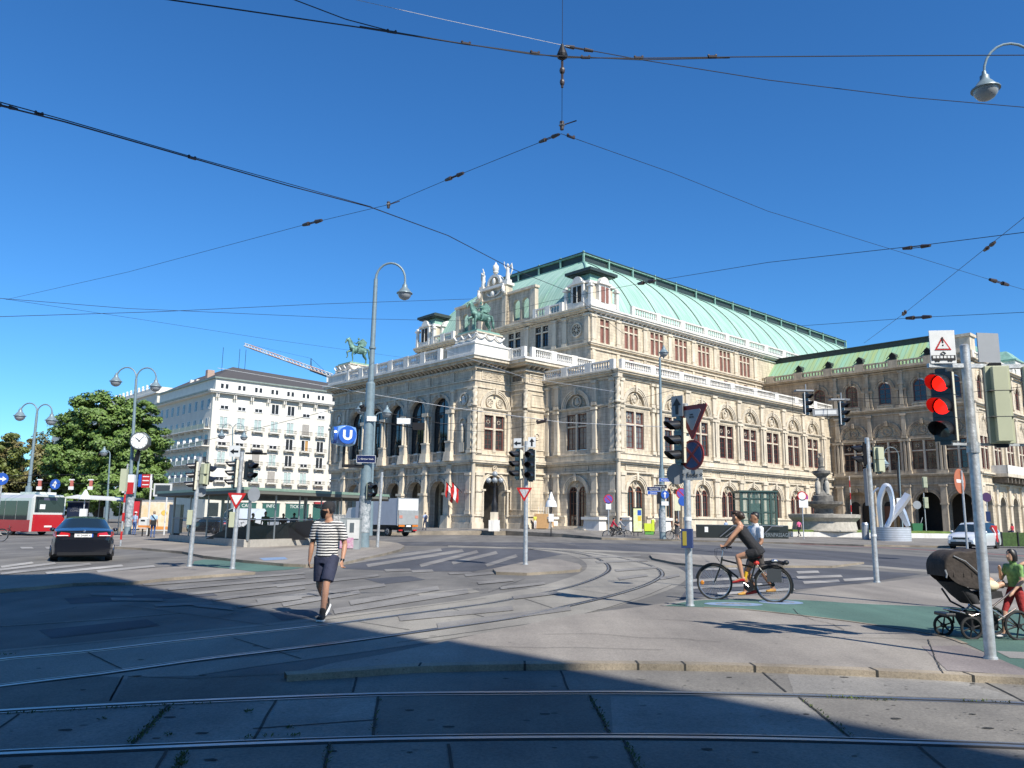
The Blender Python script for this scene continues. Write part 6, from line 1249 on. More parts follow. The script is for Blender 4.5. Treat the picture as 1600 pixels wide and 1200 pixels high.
# hanging signals over the road
for (u, v, D, lab) in ((1262, 630, 40, 'left of two white framed signals hanging over the road'), (1318, 646, 38, 'right of two white framed signals hanging over the road')):
    q = AT(u, v+17, D); T = thing('hanging_signal', lab, 'traffic light', (q.x, q.y, q.z), 0, 'signals hanging over the road')
    o = head(T, (.0, 0, 0), radians(40), 3, .36, back=BLKP, border=SIGNW, visor=1.0)
    b = MB(); b.cyl((0, .1, 1.1), (0, .1, 1.55), .03, None, SIGNG, 6); b.cbox(-.1, .1, 1.2, .9, .35, .07, SIGNG); b.cyl((-.7, .1, 1.2), (-.7, .1, -.1), .012, None, IRON, 5); b.cyl((-.7, .1, -.1), (0, .1, -.05), .012, None, IRON, 5); b.build('hanger', T)
q = AT(1290, 645, 39); T = thing('hanging_street_plate', 'pale street name panel hanging between the two suspended signals', 'sign', (q.x, q.y, q.z), radians(-14)); b = MB(); b.box(-.6, .6, 0, .06, -.15, .2, SIGNG); b.box(-.5, .5, -.01, 0, -.08, .12, SIGNW); b.cyl((0, .03, .2), (0, .03, .62), .01, None, IRON, 4); b.build('panel', T)
# ---------------------------------------------------------------- people
SKN = mat('skin_tanned', (.42, .22, .135), .5, var=.12, scale=12); SKL = mat('skin_fair', (.52, .31, .21), .5, var=.1, scale=12); SKD = mat('skin_brown', (.30, .15, .085), .5, var=.12, scale=12)
def cloth(n, c, v=.2): return mat('cloth_'+n, c, .85, var=v, scale=9, bump=.3, bscale=14)
HAIRB = mat('hair_dark_brown', (.035, .018, .01), .5, var=.5, scale=30); HAIRK = mat('hair_black', (.012, .01, .01), .45, var=.3, scale=30); HAIRG = mat('hair_grey_blond', (.3, .22, .13), .6, var=.4, scale=30)
def cap_tube(b, pts, r, m, n=10):
    "tapered limb with round ends"
    pts = [V(p) for p in pts]; d0 = (pts[0]-pts[1]).normalized(); d1 = (pts[-1]-pts[-2]).normalized()
    P = [pts[0]+d0*r[0]*.85, pts[0]+d0*r[0]*.5]+pts+[pts[-1]+d1*r[-1]*.5, pts[-1]+d1*r[-1]*.85]
    b.tube(P, [r[0]*.4, r[0]*.85]+list(r)+[r[-1]*.85, r[-1]*.4], m, n)
def loft(b, rings, m, n=16):
    "rings: (centre, half width, half depth, side vector)"
    vs = []
    for i, (c, rx, ry, sv) in enumerate(rings):
        c = V(c); sv = V(sv).normalized(); a = V(rings[max(0, i-1)][0]); e = V(rings[min(len(rings)-1, i+1)][0]); up = (e-a).normalized(); f = up.cross(sv).normalized()
        vs += [c+sv*rx*cos(2*pi*j/n)+f*ry*sin(2*pi*j/n) for j in range(n)]
    k = len(rings); b.add(vs, [(i*n+j, i*n+(j+1) % n, (i+1)*n+(j+1) % n, (i+1)*n+j) for i in range(k-1) for j in range(n)]+[tuple(range(n))[::-1], tuple(range((k-1)*n, k*n))], m)
def remesh(b, name, parent, vox, mats, bones=None, smooth=2):
    me = bpy.data.meshes.new(name); me.from_pydata([tuple(p) for p in b.v], [], b.f); bm = bmesh.new(); bm.from_mesh(me); bmesh.ops.recalc_face_normals(bm, faces=bm.faces); bm.to_mesh(me); bm.free()
    t = bpy.data.objects.new(name+'_t', me); COL.objects.link(t); r = t.modifiers.new('r', 'REMESH'); r.mode = 'VOXEL'; r.voxel_size = vox; s = t.modifiers.new('s', 'SMOOTH'); s.iterations = smooth; s.factor = .5
    dg = bpy.context.evaluated_depsgraph_get(); m2 = bpy.data.meshes.new_from_object(t.evaluated_get(dg)); bpy.data.objects.remove(t)
    m2.materials.clear(); [m2.materials.append(m) for m in mats]; m2.polygons.foreach_set('use_smooth', [True]*len(m2.polygons))
    if bones:
        n = len(m2.polygons); C = np.empty(n*3); m2.polygons.foreach_get('center', C); C = C.reshape(-1, 3); best = np.full(n, 1e9); idx = np.zeros(n, int)
        for a, e, r0, k in bones:
            a = np.array(a); e = np.array(e); d = e-a; t_ = np.clip(((C-a)@d)/max(1e-9, d@d), 0, 1); D = np.linalg.norm(C-(a+t_[:, None]*d), axis=1)-r0; q = D < best; best[q] = D[q]; idx[q] = k
        m2.polygons.foreach_set('material_index', idx.tolist())
    m2.name = name; o = bpy.data.objects.new(name, m2); COL.objects.link(o); o.parent = parent; return o
BASE = dict(pel=(0, 0, .95), wai=(0, 0, 1.10), che=(0, 0, 1.30), nek=(0, .01, 1.46), hed=(0, -.02, 1.63),
            shR=(-.185, 0, 1.41), shL=(.185, 0, 1.41), elR=(-.235, .03, 1.13), elL=(.235, .03, 1.13), wrR=(-.25, -.04, .88), wrL=(.25, -.04, .88),
            hiR=(-.09, 0, .92), hiL=(.09, 0, .92), knR=(-.10, -.02, .50), knL=(.10, -.02, .50), anR=(-.10, .02, .09), anL=(.10, .02, .09), hdir=(0, -1, 0), side=(1, 0, 0), fR=None, fL=None)
POSES = {'stand': {}, 'walk': dict(knR=(-.09, -.2, .53), anR=(-.09, -.26, .1), knL=(.09, .06, .5), anL=(.09, .33, .17), elR=(-.23, .1, 1.15), wrR=(-.23, .14, .9), elL=(.23, -.03, 1.14), wrL=(.22, -.22, .95)),
         'phone': dict(elR=(-.24, -.05, 1.15), wrR=(-.10, -.25, 1.30), elL=(.24, -.05, 1.15), wrL=(.10, -.25, 1.28)), 'sit': dict(pel=(0, 0, .55), wai=(0, 0, .70), che=(0, 0, .9), nek=(0, 0, 1.06), hed=(0, -.03, 1.22), shR=(-.18, 0, 1.02), shL=(.18, 0, 1.02), elR=(-.24, -.05, .75), elL=(.24, -.05, .75), wrR=(-.15, -.25, .65), wrL=(.15, -.25, .65), hiR=(-.09, 0, .5), hiL=(.09, 0, .5), knR=(-.1, -.42, .5), knL=(.1, -.42, .5), anR=(-.1, -.42, .09), anL=(.1, -.42, .09))}
def bodygeo(b, J, m, gender=0, hands=True):
    g = {k: V(v) for k, v in J.items() if v is not None}; sv = g['side']
    loft(b, [(g['pel']-V((0, 0, .10)), .115, .10, sv), (g['pel'], .160, .115, sv), (g['wai'], .132-.012*gender, .098, sv), (g['che'], .165-.01*gender, .112, sv), (g['che'].lerp(g['nek'], .55), .155, .095, sv), (g['nek'], .075, .065, sv), (g['nek'].lerp(g['hed'], .45), .052, .055, sv)], m)
    for s in 'RL':
        cap_tube(b, [g['che'].lerp(g['nek'], .6), g['sh'+s]], [.07, .062], m); cap_tube(b, [g['sh'+s], g['sh'+s].lerp(g['el'+s], .45), g['el'+s]], [.058, .050, .040], m); cap_tube(b, [g['el'+s], g['el'+s].lerp(g['wr'+s], .35), g['wr'+s]], [.041, .041, .026], m)
        cap_tube(b, [g['hi'+s], g['hi'+s].lerp(g['kn'+s], .5), g['kn'+s]], [.092, .078, .055], m); cap_tube(b, [g['kn'+s], g['kn'+s].lerp(g['an'+s], .33), g['an'+s]], [.055, .056, .035], m)
    h = g['hed']; hd = g['hdir'].normalized(); sd_ = hd.cross(V((0, 0, 1))).normalized()
    loft(b, [(h-V((0, 0, .125))+hd*.035, .035, .045, sd_), (h-V((0, 0, .085))+hd*.02, .060, .075, sd_), (h-V((0, 0, .02)), .074, .095, sd_), (h+V((0, 0, .05))-hd*.005, .076, .098, sd_), (h+V((0, 0, .10))-hd*.01, .055, .075, sd_), (h+V((0, 0, .122))-hd*.01, .02, .03, sd_)], m)
    cap_tube(b, [h+hd*.088+V((0, 0, .02)), h+hd*.108-V((0, 0, .025))], [.010, .016], m, 8)
    for q in (-1, 1): b.tube([h+sd_*q*.075+V((0, 0, .025)), h+sd_*q*.088, h+sd_*q*.074-V((0, 0, .03))], [.012, .016, .010], m, 6)
def hand(b, w, d, side, m, grip=0., s=1.0):
    "palm, four bent fingers and a thumb; w wrist, d direction, side vector across the palm towards the thumb"
    w = V(w); d = V(d).normalized(); t = V(side); t = (t-d*t.dot(d)).normalized(); n = t.cross(d)
    loft(b, [(w, .024*s, .019*s, t), (w+d*.04*s, .038*s, .016*s, t), (w+d*.085*s, .041*s, .014*s, t)], m, 12)
    for i, (q, L_) in enumerate(((.030, .068), (.010, .078), (-.010, .072), (-.029, .056))):
        p0 = w+d*.08*s+t*q*s; c = .25+grip*1.1; p1 = p0+(d*cos(c)+n*sin(c))*L_*.5*s; p2 = p1+(d*cos(c*2.3)+n*sin(c*2.3))*L_*.32*s; p3 = p2+(d*cos(c*3.2)+n*sin(c*3.2))*L_*.25*s
        cap_tube(b, [p0, p1, p2, p3], [.0095*s, .009*s, .008*s, .007*s], m, 7)
    p0 = w+d*.025*s+t*.028*s; cap_tube(b, [p0, p0+(d*.7+t*.6).normalized()*.035*s, p0+(d*.8+t*.5+n*.4).normalized()*.066*s], [.013*s, .011*s, .008*s], m, 7)
def foot(b, a, fd, m, r=.043, L_=.2, drop=.055):
    a = V(a); fd = V(fd).normalized(); dn = V((0, 0, -1)); sd_ = fd.cross(V((0, 0, 1))).normalized()
    loft(b, [(a-fd*.055+dn*drop*.8, r*.8, .035, sd_), (a-fd*.01+dn*drop*.6, r*.95, .048, sd_), (a+fd*.06+dn*drop*.85, r, .036, sd_), (a+fd*(L_-.06)+dn*drop*1.05, r*1.05, .026, sd_), (a+fd*(L_-.01)+dn*drop*1.1, r*.7, .018, sd_)], m, 12)
def hairgeo(b, J, m, style):
    h = V(J['hed']); hd = V(J['hdir']).normalized(); sd_ = hd.cross(V((0, 0, 1))).normalized()
    loft(b, [(h+V((0, 0, -.02))-hd*.05, .070, .058, sd_), (h+V((0, 0, .05))-hd*.03, .085, .088, sd_), (h+V((0, 0, .10))-hd*.015, .066, .086, sd_), (h+V((0, 0, .135))-hd*.015, .025, .035, sd_)], m)
    if style == 'bob': loft(b, [(h+V((0, 0, -.11))-hd*.035, .092, .075, sd_), (h+V((0, 0, -.02))-hd*.03, .102, .085, sd_), (h+V((0, 0, .07))-hd*.01, .092, .10, sd_), (h+V((0, 0, .13))-hd*.01, .045, .06, sd_)], m)
    if style == 'long': loft(b, [(h+V((0, 0, -.22))-hd*.07, .06, .03, sd_), (h+V((0, 0, -.1))-hd*.07, .08, .04, sd_), (h+V((0, 0, .04))-hd*.05, .086, .06, sd_)], m)
    if style == 'bun': cap_tube(b, [h-hd*.1+V((0, 0, .0)), h-hd*.15+V((0, 0, -.03))], [.05, .04], m)
def simple_person(label, loc, rz, H, pose, skin, top, bottom, shoe, hair, sleeve='short', legs='long', style='short', hat=None, group=None, vox=.017):
    J = dict(BASE); J.update(POSES[pose] if isinstance(pose, str) else pose); T = thing('person', label, 'person', loc, rz, group); k = H/1.75; T.scale = (k, k, k)
    b = MB(); bodygeo(b, J, skin, hands=False)
    for s, fd in (('R', J['fR']), ('L', J['fL'])): foot(b, J['an'+s], fd or (0, -1, -.0), shoe); el, wr = V(J['el'+s]), V(J['wr'+s]); d = (wr-el).normalized(); cap_tube(b, [wr, wr+d*.09, wr+d*.15], [.028, .034, .02], skin)
    mats = [skin, top, bottom, shoe, hair]; g = {q: V(v) for q, v in J.items() if v is not None and q not in ('hdir', 'side')}; B = []
    B += [(g['pel']+V((0, 0, .05)), g['nek']-V((0, 0, .05)), .13, 1), (g['pel']-V((0, 0, .08)), g['pel']+V((0, 0, .02)), .14, 2), (g['nek'], g['hed'], .06, 0), (g['hed'], g['hed']-V(J['hdir'])*.01, .09, 0)]
    hh = g['hed']; hd = V(J['hdir']); B += [(hh+V((0, 0, .09))-hd*.02, hh+V((0, 0, .02))-hd*.06, .075, 4)]
    for s in 'RL':
        B += [(g['nek']-V((0, 0, .08)), g['sh'+s], .07, 1), (g['sh'+s], g['sh'+s].lerp(g['el'+s], .6), .055 if sleeve != 'none' else .02, 1 if sleeve != 'none' else 0), (g['sh'+s].lerp(g['el'+s], .7), g['wr'+s], .04, 1 if sleeve == 'long' else 0), (g['wr'+s], g['wr'+s]+(g['wr'+s]-g['el'+s]).normalized()*.15, .03, 0)]
        B += [(g['hi'+s], g['kn'+s].lerp(g['hi'+s], .15), .085, 2), (g['kn'+s].lerp(g['an'+s], .05), g['an'+s], .05, 2 if legs == 'long' else 0), (g['an'+s]-V((0, 0, .04)), g['an'+s]+V(J['f'+s] or (0, -1, 0))*.17-V((0, 0, .05)), .045, 3)]
    o = remesh(b, 'body', T, vox, mats, B, 1)
    b = MB(); hairgeo(b, J, hair, style)
    if hat: b.ell(g['hed']+V((0, 0, .09)), (.1, .115, .075), hat, 12, 6); b.ell(g['hed']+V((0, 0, .075))+hd*.1, (.075, .07, .012), hat, 10, 4)
    b.build('hat' if hat else 'hair', T, smooth=True)
    if legs == 'skirt': b = MB(); loft(b, [(g['knR'].lerp(g['knL'], .5)-V((0, 0, .05)), .25, .2, J['side']), (g['pel'], .18, .14, J['side']), (g['wai'], .14, .11, J['side'])], bottom); b.build('skirt', T, smooth=True)
    return T
# --- the man with the striped shirt
p = G(506, 967.5); T = thing('person', 'man in striped T-shirt, navy shorts and black cap crossing towards us', 'person', (p.x, p.y, 0), radians(-6)); T.scale = (1.045,)*3
J = dict(BASE); J.update(hed=(-.015, -.02, 1.635), hdir=(-.93, -.30, -.02), shR=(-.195, .02, 1.40), shL=(.195, -.01, 1.40), elR=(-.265, .05, 1.12), wrR=(-.275, .0, .87), elL=(.27, .02, 1.12), wrL=(.275, -.09, .88),
                         hiR=(-.095, 0, .92), hiL=(.095, 0, .92), knR=(-.10, .02, .50), anR=(-.085, .34, .20), knL=(.06, -.16, .52), anL=(.055, -.24, .10), side=(1, .03, 0))
b = MB(); bodygeo(b, J, SKN); hand(b, J['wrR'], (-.02, -.12, -1), (.3, -1, 0), SKN, .35); hand(b, J['wrL'], (.0, -.2, -1), (-.3, -1, 0), SKN, .4)
b.build; remesh(b, 'body', T, .0085, [SKN])
for s, fd in (('R', (-.1, -.85, -.6)), ('L', (.05, -1, .12))):
    b = MB(); foot(b, J['an'+s], fd, HAIRK, .047, .22); cap_tube(b, [V(J['an'+s])+V((0, 0, .06)), V(J['an'+s])-V((0, 0, .02))], [.047, .05], HAIRK); sh = remesh(b, 'shoe', T, .011, [cloth('black', (.018, .018, .02))]); b = MB(); a = V(J['an'+s]); fdv = V(fd).normalized(); sd_ = fdv.cross(V((0, 0, 1))).normalized()
    loft(b, [(a-fdv*.07+V((0, 0, -.088)), .043, .045, fdv.cross(sd_)) for _ in range(1)]+[(a+fdv*.18+V((0, 0, -.088)), .02, .045, fdv.cross(sd_))], SIGNW, 10) if 0 else None
    nrm = sd_.cross(fdv).normalized(); b.add([a+fdv*x+sd_*y-nrm*zz_ for x, y, zz_ in [(-.075, -.03, .075), (-.075, .03, .075), (.05, .048, .082), (.17, .04, .086), (.21, 0, .082), (.17, -.04, .086), (.05, -.048, .082)]+[(-.075, -.03, .10), (-.075, .03, .10), (.05, .048, .105), (.17, .04, .105), (.21, 0, .10), (.17, -.04, .105), (.05, -.048, .105)]], [tuple(range(7)), tuple(range(7, 14))]+[(i, (i+1) % 7, 7+(i+1) % 7, 7+i) for i in range(7)], SIGNW)
    b.add([a+fdv*x+sd_*y-nrm*zz_ for x, y, zz_ in [(.13, -.043, .05), (.13, .043, .05), (.2, .03, .065), (.2, -.03, .065), (.13, 0, .025)]], [(0, 4, 1, 2, 3)], SIGNW); b.build('sole', sh)
g = {k: V(v) for k, v in J.items() if v is not None}
m = bpy.data.materials.new('striped_jersey'); t_, N, Lk, bs = nodes(m); tc = N.new('ShaderNodeTexCoord'); sp = N.new('ShaderNodeSeparateXYZ'); Lk.new(tc.outputs['Object'], sp.inputs[0])
nz = N.new('ShaderNodeTexNoise'); nz.inputs['Scale'].default_value = 5; Lk.new(tc.outputs['Object'], nz.inputs[0]); ml = N.new('ShaderNodeMath'); ml.operation = 'MULTIPLY_ADD'; ml.inputs[1].default_value = .03; Lk.new(nz.outputs[0], ml.inputs[0]); Lk.new(sp.outputs[2], ml.inputs[2])
pp = N.new('ShaderNodeMath'); pp.operation = 'PINGPONG'; pp.inputs[1].default_value = .0205; Lk.new(ml.outputs[0], pp.inputs[0]); gt = N.new('ShaderNodeMath'); gt.operation = 'GREATER_THAN'; gt.inputs[1].default_value = .0095; Lk.new(pp.outputs[0], gt.inputs[0])
mx = N.new('ShaderNodeMixRGB'); mx.inputs[1].default_value = (.68, .66, .62, 1); mx.inputs[2].default_value = (.015, .017, .025, 1); Lk.new(gt.outputs[0], mx.inputs[0]); Lk.new(mx.outputs[0], bs.inputs['Base Color']); bs.inputs['Roughness'].default_value = .9; STR = m
b = MB(); sv = g['side']
loft(b, [(g['pel']+V((0, -.005, -.03)), .178, .128, sv), (g['pel']+V((0, 0, .06)), .172, .126, sv), (g['wai']+V((0, 0, .04)), .165, .12, sv), (g['che'], .188, .128, sv), (g['che'].lerp(g['nek'], .55), .176, .112, sv), (g['nek']-V((0, 0, .01)), .092, .078, sv)], STR)
for s in 'RL': cap_tube(b, [g['che'].lerp(g['nek'], .6), g['sh'+s]], [.08, .074], STR); b.tube([g['sh'+s], g['sh'+s].lerp(g['el'+s], .5), g['sh'+s].lerp(g['el'+s], .74)], [.074, .073, .075], STR, 14)
remesh(b, 't_shirt', T, .012, [STR], smooth=3)
NV = cloth('navy_shorts', (.028, .033, .065), .25); b = MB(); loft(b, [(g['pel']+V((0, 0, -.12)), .178, .128, sv), (g['pel']+V((0, 0, -.02)), .18, .128, sv), (g['pel']+V((0, 0, .05)), .165, .12, sv)], NV)
for s in 'RL': b.tube([g['hi'+s]+V((0, 0, .02)), g['hi'+s].lerp(g['kn'+s], .4), g['hi'+s].lerp(g['kn'+s], .86)], [.106, .105, .098], NV, 14)
remesh(b, 'shorts', T, .012, [NV], smooth=3)
h = g['hed']; hd = g['hdir'].normalized(); sd_ = hd.cross(V((0, 0, 1))).normalized(); BC_ = cloth('black_cap', (.015, .015, .017), .2)
b = MB(); loft(b, [(h+V((0, 0, .03))-hd*.01, .087, .108, sd_), (h+V((0, 0, .08))-hd*.012, .084, .105, sd_), (h+V((0, 0, .12))-hd*.015, .066, .085, sd_), (h+V((0, 0, .148))-hd*.015, .03, .04, sd_)], BC_); b.ell(h+hd*.12+V((0, 0, .045)), (.075, .06, .012), BC_, 12, 5); b.build('cap', T, smooth=50)
b = MB(); loft(b, [(h-V((0, 0, .12))+hd*.045, .04, .045, sd_), (h-V((0, 0, .07))+hd*.045, .064, .066, sd_), (h-V((0, 0, .005))+hd*.03, .078, .085, sd_)], HAIRK); b.build('face_mask', T, smooth=True)
b = MB(); hairgeo(b, dict(hed=h-V((0, 0, .02)), hdir=hd), HAIRK, 'short'); b.build('hair', T, smooth=True)
b = MB(); w_ = g['wrL']; d = (g['wrL']-g['elL']).normalized(); b.cyl(w_-d*.025, w_+d*.0, .032, .031, HAIRK, 14); b.cbox(w_.x+.026, w_.y-.012, w_.z+.012, .014, .03, .034, IRON); b.build('wristwatch', T)
# --- bicycles
TYRE = mat('tyre_rubber', (.018, .018, .018), .8); RIMM = mat('bright_rim', (.6, .6, .62), .3, .9); BFRM = mat('bike_frame_black', (.015, .017, .016), .28, .2, coat=.4)
def bicycle(T, R=.345, wx=(-.59, .57), near=True, frame=BFRM, basket=True, steer=0):
    "bicycle in the x-z plane, front wheel towards -x"
    for i, x in enumerate(wx):
        n = 40 if near else 20; b = MB(); b.tube([(x+R*cos(2*pi*k/n), 0, R+R*sin(2*pi*k/n)) for k in range(n)], .019, TYRE, 8, closed=True); wh = b.build('wheel', T, smooth=True)
        b = MB(); b.tube([(x+(R-.026)*cos(2*pi*k/n), 0, R+(R-.026)*sin(2*pi*k/n)) for k in range(n)], .011, RIMM, 6, closed=True); b.cyl((x, -.05, R), (x, .05, R), .022, None, RIMM, 10)
        if near:
            for k in range(28): a = 2*pi*k/28; b.cyl((x+.02*cos(a+.5), (.03 if k % 2 else -.03), R+.02*sin(a+.5)), (x+(R-.03)*cos(a), 0, R+(R-.03)*sin(a)), .0016, None, RIMM, 4, caps=False)
        b.build('rim', wh, smooth=True)
        b = MB(); a0, a1 = (20, 170) if i == 0 else (-25, 165); pts = [(x+(R+.035)*cos(radians(a0+(a1-a0)*k/14)), 0, R+(R+.035)*sin(radians(a0+(a1-a0)*k/14))) for k in range(15)]; b.tube(pts, .018, BLKP, 6); b.build('mudguard', T, smooth=True)
    f = MB(); hx, hz = -.42, .86; bb = (.10, 0, .29); st_ = (.27, 0, .84)
    f.tube([(hx, 0, hz), (hx-.03, 0, .70)], .02, frame, 8); f.cyl((hx-.01, 0, hz-.05), (st_[0]-.05, 0, .66), .019, None, frame, 8); f.cyl((hx-.03, 0, .72), bb, .021, None, frame, 8); f.cyl(bb, st_, .018, None, frame, 8)
    for y in (-.05, .05): f.cyl(bb, (wx[1], y, R), .011, None, frame, 6); f.cyl((st_[0]-.02, y*.4, .76), (wx[1], y, R), .010, None, frame, 6); f.tube([(hx-.03, y*.6, .70), (hx-.06, y, .62), (wx[0], y, R)], .012, frame, 6)
    f.build('frame', T, smooth=50)
    b = MB(); b.tube([(hx, 0, hz), (hx+.03, 0, hz+.15)], .013, RIMM, 8); b.tube([(hx+.13, -.29, hz+.19), (hx+.02, -.24, hz+.2), (hx+.0, -.1, hz+.16), (hx+.02, 0, hz+.15), (hx, .1, hz+.16), (hx+.02, .24, hz+.2), (hx+.13, .29, hz+.19)], .013, RIMM, 8)
    for y in (-.28, .28): b.cyl((hx+.16, y*1.03, hz+.19), (hx+.03, y*.9, hz+.2), .018, None, BLKP, 8)
    for y in (-.2, .2): b.tube([(hx+.0, y, hz+.19), (hx-.12, y*.8, hz+.16), (hx-.13, y*.4, hz+.02), (hx-.05, 0, hz-.1)], .004, BLKP, 5)
    b.build('handlebar', T, smooth=50)
    b = MB(); b.add([(st_[0]-.14, -.02, st_[2]+.07), (st_[0]-.14, .02, st_[2]+.07), (st_[0]+.1, .085, st_[2]+.08), (st_[0]+.13, .06, st_[2]+.07), (st_[0]+.13, -.06, st_[2]+.07), (st_[0]+.1, -.085, st_[2]+.08), (st_[0]-.1, 0, st_[2]+.02), (st_[0]+.1, 0, st_[2]+.01)], [(0, 1, 2, 3, 4, 5), (0, 6, 1), (1, 6, 7, 2), (2, 7, 3), (3, 7, 4), (4, 7, 5), (5, 7, 6, 0)], BLKP); b.build('saddle', T)
    b = MB(); b.lathe([(.10, -.004), (.10, .004)], IRON, (0, 0, 0), 20) if 0 else b.cyl((bb[0], -.06, bb[2]), (bb[0], -.052, bb[2]), .095, None, IRON, 22)
    for s_, y in ((1, -.09), (-1, .09)): b.cyl((bb[0], y, bb[2]), (bb[0]-s_*.12, y, bb[2]+s_*.10), .01, None, RIMM, 6); b.cbox(bb[0]-s_*.12, y*1.4, bb[2]+s_*.10, .09, .08, .02, BLKP)
    b.tube([(bb[0], -.056, bb[2]+.095), (wx[1], -.056, R+.035)], .004, IRON, 4); b.tube([(bb[0], -.056, bb[2]-.095), (wx[1], -.056, R-.035)], .004, IRON, 4); b.cyl((wx[1], -.06, R), (wx[1], -.045, R), .04, None, IRON, 12); b.build('crankset', T)
    if basket:
        b = MB(); x0, x1, z = .42, .80, .74
        for y in (-.06, .06): b.cyl((x0-.08, y, z), (x1, y, z), .007, None, BLKP, 5); b.cyl((x1-.12, y, z), (wx[1], y, R), .006, None, BLKP, 5)
        b.build('carrier', T); b = MB()
        for i in range(7): xx = x0+.02+i*.055; b.tube([(xx, -.08, z-.01), (xx, -.10, z-.16), (xx+.01, -.12, z-.34)], .004, BLKP, 4); 
        for zz_ in (z-.02, z-.12, z-.22, z-.34): b.cyl((x0+.02, -.11, zz_), (x0+.36, -.11, zz_), .004, None, BLKP, 4)
        b.box(x0+.05, x1-.05, -.16, -.12, z-.33, z-.08, mat('dark_pannier', (.05, .055, .06), .7)); b.build('pannier', T)
        b = MB(); b.tube([(x0, -.03, z+.03), (x0+.2, 0, z+.06), (x0+.42, .03, z+.03)], [.035, .04, .03], BLKP, 7); b.ell((x0+.2, -.06, z+.08), (.07, .05, .035), RIMM, 8, 6); b.ell((x0+.42, -.02, z+.05), (.06, .06, .05), BLKP, 8, 6); b.build('bag', T)
RZB = radians(-4)
pc = (G(1118, 937, .07)+G(1210, 941.5, .07))/2; dB = G(1210, 941.5, .07)-G(1118, 937, .07); rzb = atan2(dB.y, dB.x); kB = dB.length/1.16
T = thing('bicycle', 'black touring bicycle with side basket ridden by the woman in black', 'bicycle', (pc.x, pc.y, .075), rzb); T.scale = (kB,)*3; bicycle(T)
b = MB(); b.ell((-.84, 0, .33), (.04, .012, .045), mat('amber_reflector', (.6, .22, .02), .3), 8, 6); b.build('reflector', T); b = MB(); b.tube([(.02, -.02, .42), (.06, -.02, .58)], .035, mat('yellow_bottle', (.6, .38, .02), .4), 8); b.build('bottle', T)
b = MB(); b.ell((.26, .0, .76), (.06, .05, .05), mat('red_saddlebag', (.5, .03, .02), .6), 8, 6); b.build('saddle_bag', T)
T = thing('person', 'woman in black sleeveless top riding the bicycle to the left', 'person', (pc.x, pc.y, .075), rzb); T.scale = (kB,)*3
J = dict(pel=(.28, 0, 1.02), wai=(.17, 0, 1.15), che=(.03, 0, 1.34), nek=(-.04, 0, 1.51), hed=(-.10, -.0, 1.665), hdir=(-.93, .15, -.30), side=(0, 1, 0), shR=(-.03, .175, 1.46), shL=(-.03, -.175, 1.46), elR=(-.20, .27, 1.26), elL=(-.19, -.26, 1.26), wrR=(-.31, .27, 1.10), wrL=(-.32, -.265, 1.10),
         hiR=(.27, .085, .97), hiL=(.27, -.085, .97), knR=(.06, .10, .58), knL=(-.09, -.10, .88), anR=(.21, .11, .24), anL=(-.01, -.115, .47), fR=(-.95, 0, -.2), fL=(-.95, 0, -.15))
b = MB(); bodygeo(b, J, SKN, 1); hand(b, J['wrL'], (-.95, 0, -.3), (.1, .8, .2), SKN, .75, .95); hand(b, J['wrR'], (-.95, 0, -.3), (.1, -.8, .2), SKN, .75, .95)
for s in 'RL': foot(b, J['an'+s], J['f'+s], SKN, .036, .2, .05)
remesh(b, 'body', T, .0085, [SKN]); g = {k: V(v) for k, v in J.items()}; sv = g['side']
for s in 'RL': b = MB(); foot(b, g['an'+s]+g['f'+s]*.01-V((0, 0, .012)), g['f'+s], SIGNR, .044, .2, .055); b.build('red_shoe', T, smooth=True)
BT = cloth('black_top', (.016, .016, .019), .3); b = MB(); ax = (g['che']-g['pel']).normalized()
loft(b, [(g['pel']-ax*.04, .178, .135, sv), (g['pel']+ax*.05, .17, .128, sv), (g['wai'], .150, .118, sv), (g['che'], .178, .128, sv), (g['che'].lerp(g['nek'], .55), .160, .108, sv), (g['nek']-V((-.01, 0, .05)), .105, .085, sv)], BT); remesh(b, 'top', T, .012, [BT])
b = MB(); loft(b, [(g['pel']-ax*.12, .16, .125, sv), (g['pel'], .18, .135, sv)], BT)
for s in 'RL': b.tube([g['hi'+s]+V((.02, 0, .02)), g['hi'+s].lerp(g['kn'+s], .25), g['hi'+s].lerp(g['kn'+s], .5)], [.112, .108, .098], BT, 14)
remesh(b, 'shorts', T, .012, [BT]); b = MB(); hairgeo(b, J, HAIRB, 'bun'); h = g['hed']; hd = g['hdir'].normalized(); b.ell(h+V((0, 0, .02))-hd*.08, (.09, .085, .09), HAIRB, 10, 8); b.ell(h+V((0, 0, .11))+hd*.02, (.09, .08, .05), HAIRB, 10, 6); b.build('hair', T, smooth=True)
p = G(1183, 931.5, .07); J2 = dict(POSES['walk']); J2.update(hdir=(-.2, -1, -.2))
simple_person('man in white T-shirt walking behind the cyclist', (p.x+.02, p.y, .07), radians(-70), 1.74, J2, SKD, cloth('white_shirt', (.72, .73, .76)), cloth('grey_shorts', (.07, .06, .055)), cloth('ochre_shoe', (.45, .24, .05)), HAIRK, legs='short')
